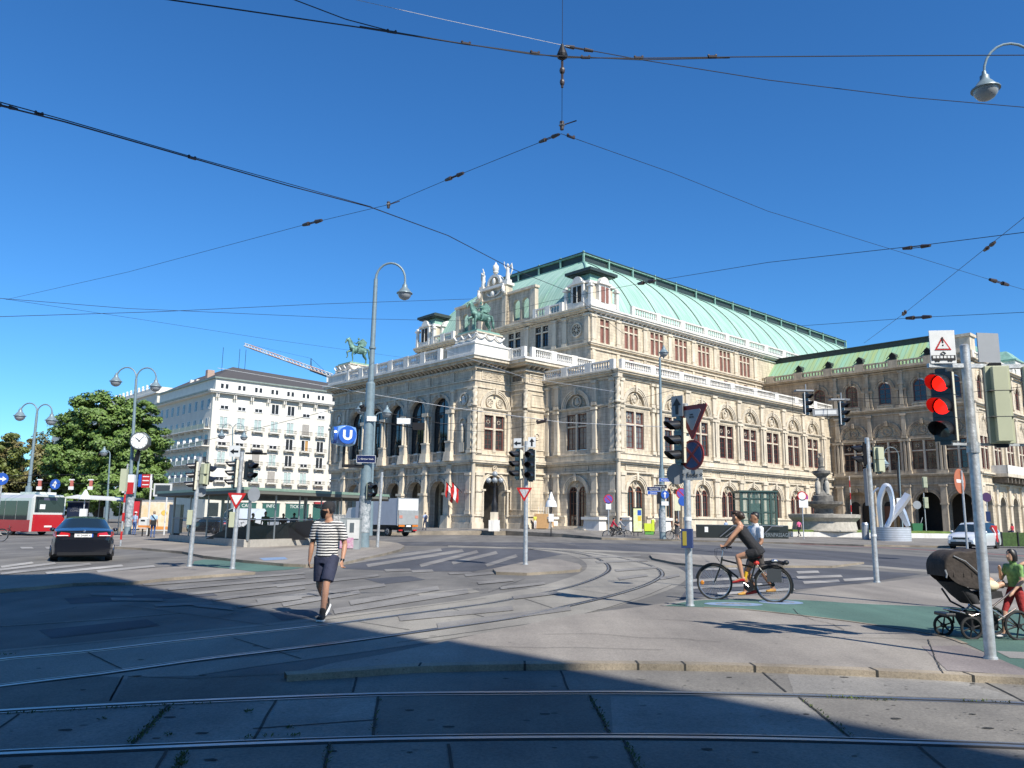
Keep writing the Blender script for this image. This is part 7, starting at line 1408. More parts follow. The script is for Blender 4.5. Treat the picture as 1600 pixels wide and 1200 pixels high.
# --- child and stroller
p = G(1600, 1000, .07)
T = simple_person('small child with black bob, green shirt and red shorts beside the stroller', (p.x, p.y+.1, .075), radians(-80), 1.22, dict(POSES['walk'], wrR=(-.08, -.24, 1.33), elR=(-.22, -.1, 1.16), hdir=(0, -1, .03)), SKL, cloth('green_white_tunic', (.22, .40, .13), .5), cloth('red_shorts', (.35, .03, .03)), cloth('silver_shoe', (.5, .5, .5)), HAIRK, legs='short', style='bob', vox=.014)
T.scale = (1.22/1.75*.98,)*3
pA = G(1690, 1003, .07); T = simple_person('adult at the right edge pushing the dark brown stroller, only the arms in view', (pA.x, pA.y, .075), radians(-90), 1.70, dict(elR=(-.22, -.22, 1.14), elL=(.22, -.22, 1.14), wrR=(-.2, -.50, 1.06), wrL=(.2, -.50, 1.06)), SKL, cloth('grey_tee', (.4, .41, .42)), cloth('jeans', (.05, .08, .15)), HAIRK, HAIRB, style='long')
ps = G(1525, 996, .07); T = thing('baby_stroller', 'dark brown hooded baby stroller with chrome frame, pushed left behind the mast', 'stroller', (ps.x, ps.y, .075), radians(3)); BRN = cloth('brown_hood', (.042, .032, .026), .5); SEAT = cloth('black_seat', (.02, .02, .022)); CREAMB = cloth('cream_blanket', (.66, .56, .38), .1)
k_ = 1/ (FPX*1.03/ps.y)
def sp_(u, v, y=0): return V(((u-1525)*k_, y, (996-v)*k_))
for (u, r, ys, nm) in ((1575, .185, (-.26, .26), 'rear_wheel'), (1505, .14, (-.2,), 'front_wheel'), (1490, .13, (.2,), 'front_wheel')):
    for y in ys:
        x = (u-1525)*k_+(0 if y < 0 else -.02); b = MB(); b.tube([(x+r*cos(2*pi*i/24), y, r+r*sin(2*pi*i/24)) for i in range(24)], .02, TYRE, 7, closed=True)
        for i in range(6): a = 2*pi*i/6+.3; b.cyl((x, y, r), (x+r*cos(a), y, r+r*sin(a)), .013, .009, IRON, 6)
        b.cyl((x, y-.03, r), (x, y+.03, r), .03, None, IRON, 10); b.build('wheel', T, smooth=50)
b = MB(); CH = mat('chrome_frame', (.5, .42, .38), .25, .9)
for y in (-.24, .24):
    b.tube([sp_(1604, 898, y), sp_(1588, 912, y), sp_(1530, 955, y*.9), sp_(1508, 962, y*.8), sp_(1490, 956, y*.8)], .014, CH, 8); b.tube([sp_(1534, 950, y), sp_(1556, 965, y), sp_(1575, 976, y)], .015, CH, 8); b.tube([sp_(1575, 950, y), sp_(1545, 968, y)], .012, CH, 6); b.tube([sp_(1498, 956, y*.85), sp_(1505, 968, y*.85), sp_(1505, 978, y*.85)], .014, IRON, 6); b.tube([sp_(1492, 925, y), sp_(1505, 945, y), sp_(1530, 957, y)], .014, IRON, 6)
b.cyl(sp_(1604, 898, -.26), sp_(1604, 898, .26), .017, None, BLKP, 8); b.cyl(sp_(1575, 977, -.26), sp_(1575, 977, .26), .012, None, CH, 6); b.cyl(sp_(1490, 956, -.2), sp_(1490, 956, .2), .014, None, CH, 6); b.build('frame', T, smooth=60)
b = MB(); n = 9; vs = []; hood = [(1468, 903), (1466, 884), (1476, 868), (1494, 863), (1506, 867), (1520, 860), (1537, 868), (1541, 895), (1537, 926)]
for j, y in enumerate((-.24, -.23, -.17, 0, .17, .23, .24)):
    sc = (.93, .98, 1.0, 1.0, 1.0, .98, .93)[j]; c = sp_(1512, 915)
    vs += [V((c.x+(sp_(u, v).x-c.x)*sc*(1+.02*(i % 2)), y, c.z+(sp_(u, v).z-c.z)*sc*(1+.03*(i % 2)))) for i, (u, v) in enumerate(hood)]
b.add(vs, [(j*n+i, j*n+i+1, (j+1)*n+i+1, (j+1)*n+i) for j in range(6) for i in range(n-1)], BRN)
for j in (0, 6): b.add([vs[j*n+i] for i in range(n)]+[sp_(1490, 918, vs[j*n].y)], [tuple(range(n+1))], BRN)
for u_ in (1484, 1500, 1513, 1527):
    b.tube([V((sp_(u_, 880).x+.03*sin(a*.6), .25*cos(pi*a/8), sp_(u_, 905).z+.26*sin(pi*a/8)**.7 if 0<a<8 else sp_(u_, 905).z)) for a in range(9)], .008, BRN, 5)
hd_ = b.build('hood', T, smooth=60); md = hd_.modifiers.new('s', 'SUBSURF'); md.levels = md.render_levels = 2
b = MB(); b.tube([sp_(1482, 872, -.25), sp_(1500, 880, -.262), sp_(1520, 898, -.262), sp_(1532, 922, -.25)], .007, SIGNG, 6)
b.tube([sp_(1468, 893, -.235), sp_(1470, 900, -.24), sp_(1469, 905, -.235)], .012, SIGNG, 6); b.build('piping', hd_)
b = MB(); loft(b, [(sp_(1488, 912), .13, .2, (1, 0, 0)), (sp_(1510, 932), .16, .19, (1, 0, 0)), (sp_(1520, 945), .10, .17, (1, 0, 0))], SEAT); b.add([sp_(1530, 928, -.17), sp_(1560, 925, -.17), sp_(1560, 925, .17), sp_(1530, 928, .17), sp_(1526, 940, -.17), sp_(1562, 934, -.17), sp_(1562, 934, .17), sp_(1526, 940, .17)], [(0, 1, 2, 3), (4, 5, 6, 7), (0, 1, 5, 4), (1, 2, 6, 5), (2, 3, 7, 6), (3, 0, 4, 7)], SEAT); b.build('seat', T, smooth=50)
b = MB(); b.ell(sp_(1548, 918), (.17, .16, .09), CREAMB, 12, 8); b.build('blanket', T, smooth=True)
b = MB(); b.add([sp_(1500, 955, -.2), sp_(1550, 960, -.2), sp_(1550, 960, .2), sp_(1500, 955, .2), sp_(1512, 982, -.16), sp_(1550, 984, -.16), sp_(1550, 984, .16), sp_(1512, 982, .16)], [(4, 5, 6, 7), (0, 1, 5, 4), (1, 2, 6, 5), (2, 3, 7, 6), (3, 0, 4, 7)], SEAT); b.build('basket', T); b = MB(); b.box(sp_(1470, 960).x, sp_(1486, 960).x, -.15, .15, sp_(0, 964).z, sp_(0, 959).z, BLKP); b.build('step_board', T, bevel=.01)
b = MB(); cap_tube(b, [sp_(1558, 920, -.06), sp_(1568, 915, -.07), sp_(1578, 917, -.07)], [.045, .038, .03], SKL); cap_tube(b, [sp_(1556, 921, .07), sp_(1570, 918, .07), sp_(1580, 920, .07)], [.045, .038, .03], SKL)
for y in (-.07, .07): cap_tube(b, [sp_(1579, 918, y), sp_(1582, 912, y)], [.028, .022], SKL)
cap_tube(b, [sp_(1535, 908), sp_(1552, 914)], [.08, .09], SKL); b.ell(sp_(1524, 898), (.085, .08, .09), SKL, 12, 8)
BY = thing('person', 'baby lying in the stroller, only bare legs showing from under the hood', 'person', T.location, T.rotation_euler.z); remesh(b, 'body', BY, .012, [SKL])
# ---------------------------------------------------------------- statues
OPM = Matrix.Translation((12.03, 90, 0)) @ Matrix.Rotation(radians(42.33), 4, 'Z')
def horse(label, lx, ly, z, rz=0):
    p = OPM @ V((lx, ly, z)); T = thing('equestrian_statue', label, 'statue', p, radians(42.33)+rz, 'bronze riders on the loggia corners')
    # local: horse looks along +y, height about 4.4 m
    b = MB(); S1 = (1, 0, 0)
    loft(b, [((0, -1.25, 2.15), .25, .3, S1), ((0, -1.05, 2.25), .48, .55, S1), ((0, -.4, 2.2), .50, .56, S1), ((0, .4, 2.25), .48, .58, S1), ((0, .95, 2.45), .42, .55, S1), ((0, 1.25, 2.75), .28, .42, S1)], BRONZE)
    loft(b, [((0, .95, 2.55), .34, .45, S1), ((0, 1.35, 3.05), .24, .36, S1), ((0, 1.55, 3.5), .18, .28, S1), ((0, 1.75, 3.72), .15, .22, S1)], BRONZE); loft(b, [((0, 1.62, 3.78), .13, .16, S1), ((0, 1.9, 3.62), .15, .2, S1), ((0, 2.12, 3.25), .11, .14, S1), ((0, 2.2, 3.02), .09, .1, S1)], BRONZE)
    for q in (-1, 1): cap_tube(b, [(q*.08, 1.6, 3.85), (q*.1, 1.58, 4.05)], [.05, .03], BRONZE, 6)
    for k in range(6): b.ell((0, 1.0+k*.11, 3.15+k*.14), (.09, .18, .2), BRONZE, 7, 5)
    for q, pts in ((-1, [(0, .95, 2.0), (0, 1.1, 1.35), (0, 1.0, .75), (0, 1.05, .12)]), (1, [(0, 1.1, 2.1), (0, 1.75, 1.75), (0, 1.6, 1.15), (0, 1.75, .95)])): cap_tube(b, [(q*.25, y, z_) for _, y, z_ in pts], [.24, .15, .10, .12], BRONZE, 8)
    for q, dy in ((-1, 0), (1, -.25)): cap_tube(b, [(q*.28, -1.0+dy*.3, 2.0), (q*.3, -.85+dy, 1.45), (q*.3, -1.25+dy, .95), (q*.3, -1.15+dy, .12)], [.33, .2, .12, .13], BRONZE, 8)
    b.tube([(0, -1.3, 2.6), (0, -1.65, 2.5), (0, -1.85, 1.9), (0, -1.95, 1.2), (0, -2.05, .9)], [.12, .17, .2, .17, .05], BRONZE, 8); remesh(b, 'horse', T, .05, [BRONZE], smooth=2)
    b = MB(); loft(b, [((0, -.15, 2.75), .27, .24, S1), ((0, -.1, 3.1), .22, .2, S1), ((0, -.05, 3.5), .30, .22, S1), ((0, -.02, 3.7), .16, .14, S1)], BRONZE); b.ell((0, .02, 3.98), (.15, .17, .2), BRONZE, 10, 8)
    for q in (-1, 1): cap_tube(b, [(q*.2, 0, 2.75), (q*.5, .3, 2.35), (q*.52, .2, 1.75), (q*.5, .38, 1.65)], [.2, .16, .11, .08], BRONZE, 8)
    cap_tube(b, [(-.3, -.02, 3.55), (-.48, .25, 3.25), (-.3, .6, 3.2)], [.11, .09, .07], BRONZE, 8); cap_tube(b, [(.3, -.02, 3.55), (.55, .1, 3.3), (.5, .5, 3.45)], [.11, .09, .07], BRONZE, 8)
    for q in (-1, 1): b.add([(q*.12, -.2, 3.6), (q*.25, -.5, 4.1), (q*.45, -1.2, 3.5), (q*.35, -1.0, 2.8), (q*.15, -.35, 2.9), (q*.2, -.25, 3.55), (q*.33, -.5, 4.1), (q*.5, -1.2, 3.5), (q*.42, -1.0, 2.8), (q*.22, -.35, 2.9)], [(0, 1, 2, 3, 4), (5, 6, 7, 8, 9), (0, 1, 6, 5), (1, 2, 7, 6), (2, 3, 8, 7), (3, 4, 9, 8), (4, 0, 5, 9)], BRONZE)
    loft(b, [((0, -.9, 2.6), .5, .1, S1), ((0, -.2, 2.85), .45, .12, S1), ((0, .5, 2.75), .4, .1, S1)], BRONZE); remesh(b, 'rider', T, .045, [BRONZE], smooth=1)
    b = MB(); b.box(-.75, .75, -1.9, 1.8, 0, .14, BRONZE); b.build('plinth', T)
horse('green bronze winged rider on the near corner pedestal of the loggia', -6.9, 16.2, 24.35, radians(86)); horse('green bronze rider on the far corner pedestal, beside the tall lamp mast', -6.9, 44.9, 24.35, radians(86))
DKB = mat('dark_bronze', (.10, .085, .06), .45, .4, var=.5, scale=8)
for i, nm in enumerate(('first', 'second', 'third', 'fourth', 'fifth')):
    c = 20.85+4.88*i; p = OPM @ V((-9.1, c, 9.78)); T = thing('bronze_figure', f'{nm} dark bronze figure from the right, standing in the upper loggia arches', 'statue', p, radians(42.33-90), 'bronze figures in the loggia arches')
    b = MB(); S1 = (1, 0, 0); loft(b, [((0, 0, 0), .28, .26, S1), ((0, 0, .5), .22, .18, S1), ((0, 0, 1.0), .20, .16, S1), ((.03, 0, 1.35), .24, .16, S1), ((0, 0, 1.6), .1, .1, S1)], DKB); b.ell((.02, -.02, 1.76), (.12, .13, .16), DKB, 8, 6); cap_tube(b, [(.2, 0, 1.45), (.38, -.1, 1.15), (.2, -.3, 1.0+.2*(i % 2))], [.08, .07, .05], DKB, 6); cap_tube(b, [(-.2, 0, 1.45), (-.34, .05, 1.2), (-.3, -.1, .85)], [.08, .07, .05], DKB, 6); b.build('figure', T, smooth=60)
    b = MB(); b.box(-.42, .42, -.34, .34, -1.28, -1.0, WHITE); b.box(-.32, .32, -.27, .27, -1.0, -.15, TRIM); b.box(-.4, .4, -.34, .34, -.15, 0, WHITE); b.build('base', T)
# ---------------------------------------------------------------- entrance pavilion with glass walls
STEEL = mat('brushed_steel', (.35, .36, .36), .35, .8); RGRN = mat('roof_edge_green', (.20, .29, .22), .5, var=.2); GLZ = mat('clear_glass', (.05, .07, .065), .02, trans=0, alpha=.13, spec=.5); SOF = mat('roof_soffit', (.13, .13, .11), .8)
GLZ.node_tree.nodes['Principled BSDF'].inputs['Roughness'].default_value = .04
A_, B_, C_ = G(268, 845, .1), G(386, 855, .1), G(560, 848, .1)
PV = thing('entrance_pavilion', 'low glass walled underground entrance pavilion with a flat green edged roof', 'pavilion', (B_.x, B_.y, .1))
a_, c_ = A_-B_, C_-B_
def seg(p, q, k0, k1): return p.lerp(q, k0), p.lerp(q, k1)
def wallbox(b, p, q, t, z0, z1, m):
    d = (q-p).normalized(); n = V((-d.y, d.x, 0))*t/2; b.add([p+n+V((0, 0, z0)), q+n+V((0, 0, z0)), q-n+V((0, 0, z0)), p-n+V((0, 0, z0)), p+n+V((0, 0, z1)), q+n+V((0, 0, z1)), q-n+V((0, 0, z1)), p-n+V((0, 0, z1))], [(0, 3, 2, 1), (4, 5, 6, 7), (0, 1, 5, 4), (1, 2, 6, 5), (2, 3, 7, 6), (3, 0, 4, 7)], m)
O0 = V((0, 0, 0)); b = MB(); wallbox(b, a_, O0, .35, 0, .36, mat('pavilion_plinth', (.40, .37, .32), .8, var=.2)); wallbox(b, O0, c_, .35, 0, .36, MATS['pavilion_plinth']); b.build('plinth', PV)
for (p, q, n) in ((a_, O0, 4), (O0, c_, 5)):
    for i in range(n):
        s0, s1 = seg(p, q, i/n, (i+1)/n); b = MB(); d = (s1-s0).normalized(); b.add([s0+d*.04+V((0, 0, .38)), s1-d*.04+V((0, 0, .38)), s1-d*.04+V((0, 0, 2.6)), s0+d*.04+V((0, 0, 2.6))], [(0, 1, 2, 3)], GLZ); b.build('glass_panel', PV, recalc=False)
        b = MB(); b.cyl(s0+V((0, 0, .3)), s0+V((0, 0, 2.65)), .045 if i else .08, None, STEEL, 8); b.build('post', PV)
for p, q in ((a_, O0), (O0, c_)): b = MB(); n_ = V((0, -.12, 0)); b.cyl(p+n_+V((0, 0, 1.35)), q+n_+V((0, 0, 1.35)), .03, None, STEEL, 6); b.build('handrail', PV)
back = V((-3.0, 17, 0)); r0 = [a_+V((-1.0, -.2, 0)), O0+V((0, -1.0, 0)), c_+V((1.8, -.6, 0)), c_+V((1.0, 5, 0)), a_+V((-.6, 10, 0))]
b = MB(); b.poly([(p.x, p.y) for p in r0], 2.62, 2.78, SOF); b.poly([(p.x*1.01, p.y*1.01-.03) for p in r0], 2.78, 2.92, RGRN); b.build('roof', PV)
b = MB(); b.add([V((2.2, 3.5, .4))]+[V((2.2+2.8*cos(pi-pi*i/10), 3.5+.8*sin(pi*i/10)*0, .3+1.0*sin(pi*i/10))) for i in range(11)], [(0, i, i+1) for i in range(1, 11)], BLKP); b.add([V((-3.2, 3.0, .3)), V((-2, 3, .9)), V((1.0, 3, 1.1)), V((2.2, 3, .3))], [(0, 1, 2, 3)], BLKP)
b.tube([(-2.0, 4, .4), (-1.2, 4, 1.1), (1.0, 4, .5)], .14, BLKP, 8)
b.build('escalator', PV)
for p in (a_+V((1.5, 4, 0)), V((1, 7, 0)), c_+V((-2, 3, 0))): b = MB(); b.cyl(p, p+V((0, 0, 2.62)), .1, None, STEEL, 10); b.build('column', PV)
# cabinets, posters, bins, shelter
def pl(u, v, z=.1): p = G(u, v, z); p.z = z; return p
def bxthing(name, label, cat, p, w_, d, h, m, rz=0, group=None, leg=None, legm=None, part='cabinet'):
    T = thing(name, label, cat, p, rz, group); b = MB(); b.box(-w_/2, w_/2, -d/2, d/2, leg or 0, h, m); b.box(-w_/2-.02, w_/2+.02, -d/2-.02, d/2+.02, h, h+.04, m); b.box(-.006, .006, -d/2-.004, -d/2, (leg or 0)+.06, h-.06, JOINT); b.build(part, T, bevel=.01)
    if leg: b = MB(); b.box(-w_*.3, w_*.3, -d*.3, d*.3, 0, leg, legm or IRON); b.build('foot', T)
    return T
GRAF = mat('pink_graffiti', (.52, .50, .47), .7, var=.6, scale=7, col2=(.45, .12, .28)); CAB = mat('cabinet_white', (.58, .58, .55), .6, var=.15, scale=3)
q = pl(547, 858); T = bxthing('utility_cabinet', 'pale utility cabinet scrawled with pink graffiti beside the U lamp mast', 'cabinet', q, .95, .5, 1.45, mat('cabinet_grey', (.28, .31, .31), .6, var=.2)); b = MB(); b.box(-.45, .2, -.29, -.262, .05, .55, GRAF); b.box(-.15, .45, -.285, -.262, .5, 1.4, CAB); b.box(.0, .2, -.30, -.286, .8, 1.25, mat('dark_silhouette', (.08, .1, .11), .7)); b.build('poster', T)
q = pl(528, 856); bxthing('utility_cabinet', 'white speckled cabinet left of the graffiti cabinet, behind the striped man', 'cabinet', q, .5, .4, 1.6, mat('speckled_sheet', (.6, .6, .56), .6, var=.8, scale=9, col2=(.2, .2, .2)))
q = pl(272, 843); bxthing('utility_cabinet', 'tall white cabinet on a dark foot at the left end of the pavilion', 'cabinet', q, .72, .5, 2.15, CAB, leg=.4)
q = pl(240, 834); T = thing('poster_wall', 'wide white billboard with an orange and yellow poster behind the waiting man', 'billboard', q); b = MB(); b.box(-1.55, 1.45, 0, .15, .25, 2.65, CAB); b.box(-1.6, 1.5, -.03, .18, 2.65, 2.75, SIGNG); b.build('board', T); b = MB(); b.box(-1.45, 1.35, -.01, 0, .35, 2.55, mat('poster_print', (.75, .72, .64), .6, var=.4, scale=1.5, col2=(.78, .5, .22))); b.box(-1.45, 1.35, -.015, -.01, .35, .6, mat('poster_orange', (.6, .25, .06), .6)); b.ell((.75, -.02, 1.7), (.28, .01, .22), mat('poster_yellow', (.75, .5, .1), .6), 10, 6); b.build('poster', T)
q = pl(249, 836); T = thing('information_screen', 'white framed information screen on posts above the billboard', 'screen', q); b = MB(); b.box(-.75, .65, 0, .12, 2.95, 3.95, CAB); b.box(-.62, .52, -.01, 0, 3.08, 3.82, mat('dark_screen', (.04, .045, .05), .2)); b.build('screen', T); b = MB(); b.cyl((-1.0, .1, 0), (-1.0, .1, 4.2), .07, None, CAB, 8); b.cyl((.3, .1, 0), (.3, .1, 3), .06, None, CAB, 8); b.cyl((-1.0, .1, 3.5), (-.7, .1, 3.5), .04, None, CAB, 6); b.build('post', T)
q = pl(223, 838); T = thing('litter_bin', 'white litter bin with an orange band on a post near the waiting man', 'bin', q); b = MB(); b.box(-.3, .3, -.2, .2, .55, 1.25, CAB); b.box(-.305, .305, -.205, .205, .62, .78, mat('orange_band', (.6, .22, .05), .5)); b.ell((0, 0, 1.25), (.3, .2, .12), CAB, 12, 6); b.box(-.15, .15, -.21, -.2, 1.05, 1.17, BLKP); b.build('bin', T, smooth=40); b = MB(); b.cyl((-.05, 0, 0), (-.05, 0, .56), .05, None, IRON, 8); b.cyl((.4, 0, 0), (.4, 0, .6), .08, None, IRON, 8); b.build('post', T)
q = pl(165, 834); T = thing('bus_shelter', 'long glass bus shelter with a pale roof between the dark car and the clock mast', 'bus shelter', q); b = MB()
sx, ex = -3.2, 1.6; b.add([(sx, -.7, 2.75), (ex, -.7, 2.55), (ex, 1.2, 2.8), (sx, 1.2, 3.0), (sx, -.7, 2.83), (ex, -.7, 2.63), (ex, 1.2, 2.88), (sx, 1.2, 3.08)], [(0, 3, 2, 1), (4, 5, 6, 7), (0, 1, 5, 4), (1, 2, 6, 5), (2, 3, 7, 6), (3, 0, 4, 7)], CAB); b.build('roof', T)
for i in range(6):
    x = sx+.3+i*.85; b = MB(); b.box(x-.03, x+.03, .9, .96, 0, 2.85, STEEL); b.build('post', T)
    if i < 5: b = MB(); b.quad((x+.04, .93, .2), (x+.81, .93, .2), (x+.81, .93, 2.5), (x+.04, .93, 2.5), GLZ); b.build('glass_panel', T, recalc=False)
b = MB(); b.box(sx, sx+1.6, -.1, .02, .35, 2.45, mat('dark_poster', (.02, .03, .06), .3)); b.box(sx-.05, sx+1.65, -.12, .04, 2.45, 2.55, CAB); b.ell((sx+.8, -.11, 1.0), (.25, .01, .25), mat('poster_glow', (.4, .25, .1), .5), 10, 6); ps_ = b.build('poster_case', T)
text_part('LIVE IN\nCONCERT', .24, SIGNG, ps_, (sx+.8, -.11, 1.9))
q = pl(191, 834); T = thing('advertising_case', 'red lit advertising case just left of the clock mast', 'billboard', q); b = MB(); b.box(-.1, 1.25, 0, .25, .3, 2.7, BLKP); b.box(-.2, 1.4, -.1, .4, 2.7, 2.85, BLKP); b.box(.0, 1.2, -.01, 0, .9, 2.6, mat('red_poster', (.55, .03, .04), .5, var=.3, scale=3)); b.box(.0, 1.2, -.01, 0, .4, .88, MATS['poster_print']); b.build('case', T)
for (u, v, h, zs, kind, lab, rz_) in ((188, 853, 4.0, 0, None, 'red and white banded thin post at the kerb left of the clock mast', 0), (225, 828, 3.0, 2.45, 'nostop_pink', 'round pink and violet no stopping sign above the bin', 0), (-8, 845, 3.8, 3.4, 'blue', 'round blue arrow sign cut by the left edge', .3), (127, 836, 3.2, 2.6, 'dome', 'white domed stop lantern in front of the bus shelter', 0)):
    q = pl(u, v); T = thing('sign_post', lab, 'sign', q, 0); b = MB(); b.cyl((0, 0, 0), (0, 0, h), .045, None, GALV, 8)
    if kind is None:
        for k in range(3): b.cyl((0, 0, .3+k*.9), (0, 0, .7+k*.9), .05, None, SIGNR, 8)
        b.cbox(-.1, -.05, h-.8, .3, .2, 1.1, KHAKI)
    b.build('post', T)
    if kind == 'dome': b = MB(); b.lathe([(.42, 0), (.40, .1), (.32, .25), (.22, .36), (.2, .42), (.12, .6), (.02, .72)], SIGNW, (0, 0, zs), 16); b.box(-.25, .25, -.1, .1, 1.1, 1.9, SIGNW); b.build('lantern', T, smooth=40)
    elif kind: o = disc(T, (0, -.06, zs), rz_, .36 if kind != 'blue' else .34, kind); 
    if kind == 'blue': arrow_on(o, [[(-.22, -.05), (.05, -.05), (.05, -.15), (.25, 0), (.05, .15), (.05, .05), (-.22, .05)]])
q = AT(196, 700, 80); T = thing('banner_sign', 'red shop banner sign with a blue edge hanging near the white house corner', 'sign', (AT(232, 766, 84).x, 84, 0)); zb, zt = AT(232, 762, 84).z, AT(232, 741, 84).z; b = MB(); b.box(-.75, .1, -.1, .1, zb, zt, SIGNR); b.box(-1.1, -.78, -.1, .1, zb+.1, zt, SIGNB); b.box(.12, .3, -.1, .1, zb, zt, SIGNW); 
for k in range(3): b.box(-.65, 0, -.12, -.1, zb+.25+k*.42, zb+.35+k*.42, SIGNW)
b.build('banner', T); b = MB(); b.cyl((.35, 0, 0), (.35, 0, zt), .08, None, IRON, 8); b.build('post', T)
for (u, D, lab) in ((61, 60, 'leftmost of three red and white signals hung over the road by the bus'), (111, 60, 'middle of three red and white signals hung over the road'), (141, 60, 'rightmost of three red and white signals hung over the road')):
    q = AT(u, 762, D); T = thing('hanging_signal', lab, 'traffic light', q, 0, 'small signals hanging over the left road'); T.scale = (.6, .6, .6); b = MB(); b.box(-.3, .3, -.1, .1, .9, 1.05, SIGNW); b.box(-.12, .22, -.1, .1, .15, .9, mat('pinkish_signal', (.45, .13, .1), .5)); b.box(-.28, .28, -.1, .1, -.25, .15, SIGNW); b.cyl((0, 0, 1), (0, 0, 1.6), .02, None, IRON, 4); b.build('housing', T)
q = AT(86, 758, 60); T = thing('hanging_arrow_sign', 'round blue sign with a white arrow hanging above the bus', 'sign', (q.x, q.y, q.z)); T.scale = (.62,)*3; o = disc(T, (0, 0, .1), 0, .62, 'blue'); arrow_on(o, [[(-.08, -.4), (.08, -.4), (.08, .05), (.25, .05), (0, .45), (-.25, .05), (-.08, .05)], [(-.4, -.1), (-.15, -.25), (-.15, -.15), (.0, -.05), (.0, .08), (-.15, -.02), (-.2, .02)]]); b = MB(); b.cyl((0, 0, .7), (0, 0, 1.2), .02, None, IRON, 4); b.build('hanger', T)
# right hand plaza -------------------------------------------------------
def loG(T, u, v): q = AT(u, v, T.location.y); return q-T.location
def tg(u, v): return GP(u, v)
# lawn and fountain
lw = [(1232, 834), (1300, 835), (1400, 836.5), (1480, 838), (1490, 831), (1400, 829), (1240, 828)]
P = [GP(u, v) for u, v in lw]; P = [V((p.x, min(p.y, 84), 0)) for p in P]; b = MB(); yb = 84
Y0, Y1 = 77.5, 86; xs = [AT(1236, 832, Y0).x, AT(1500, 832, Y0).x]
LAWN = mat('lawn_grass', (.13, .19, .04), .9, var=.45, scale=2, bump=.4, bscale=30); b.box(xs[0], xs[1], Y0, Y1, 0, .78, WHITE); o = st(b.build('lawn_kerb')); b = MB(); b.box(xs[0]+.3, xs[1]-.3, Y0+.3, Y1, .78, .98, LAWN); tag(b.build('lawn'), kind='stuff')
FT = thing('fountain', 'grey stone fountain with stacked basins and carved figures before the wing', 'fountain', (AT(1288, 826, 80.5).x, 80.5, .85)); kx = FT.location.y/(FPX*1.03)
def fz(v): return loG(FT, 1288, v).z
FST = mat('fountain_stone', (.24, .225, .195), .85, var=.6, scale=2.5, col2=(.06, .055, .05)); FSP = mat('fountain_pale_stone', (.42, .39, .33), .85, var=.35, scale=3); r1 = 55*kx
b = MB(); b.lathe([(r1*1.02, 0), (r1*1.02, .1), (r1*.9, .15), (r1*.86, fz(815)), (r1*.98, fz(809)), (r1*1.0, fz(804)), (r1*.93, fz(803.5)), (r1*.9, fz(808)), (.3, fz(808))], FSP, n=12); b.build('lower_basin', FT, smooth=30)
b = MB(); r2 = 28*kx; b.lathe([(r2*.55, fz(808)), (r2*.5, fz(795)), (r2*.6, fz(793)), (r2*1.05, fz(788)), (r2*1.08, fz(784)), (r2*.9, fz(783.5)), (.2, fz(785))], FST, n=12); b.build('middle_basin', FT, smooth=30)
b = MB(); r3 = 13*kx; b.lathe([(r3*1.2, fz(784)), (r3*1.2, fz(775)), (r3*.85, fz(773)), (r3*.5, fz(765)), (r3*.45, fz(750)), (r3*.6, fz(745)), (r3*1.05, fz(740)), (r3*1.08, fz(736)), (r3*.5, fz(735)), (r3*.35, fz(731)), (r3*.45, fz(729)), (.1, fz(728))], FST, n=14); b.build('upper_column', FT, smooth=40)
b = MB()
for k in range(4): a = k*pi/2+.5; x, y = r3*.72*cos(a), r3*.72*sin(a); loft(b, [((x, y, fz(772)), .2, .18, (1, 0, 0)), ((x, y, fz(762)), .24, .2, (1, 0, 0)), ((x, y, fz(754)), .22, .18, (1, 0, 0)), ((x, y, fz(751)), .09, .09, (1, 0, 0))], FSP); b.ell((x, y, fz(749)), (.13, .13, .16), FSP, 8, 6)
b.build('carved_group', FT, smooth=60); b = MB(); loft(b, [((0, 0, fz(730)), .2, .2, (1, 0, 0)), ((0, 0, fz(722)), .26, .2, (1, 0, 0)), ((.05, 0, fz(716)), .24, .2, (1, 0, 0)), ((0, 0, fz(713)), .1, .1, (1, 0, 0))], FST); b.ell((0, 0, fz(711)), (.16, .16, .2), FST, 8, 6); cap_tube(b, [(-.2, 0, fz(716)), (-.35, 0, fz(713)), (-.15, 0, fz(709))], [.08, .07, .05], FST, 6); b.build('top_figure', FT, smooth=60)
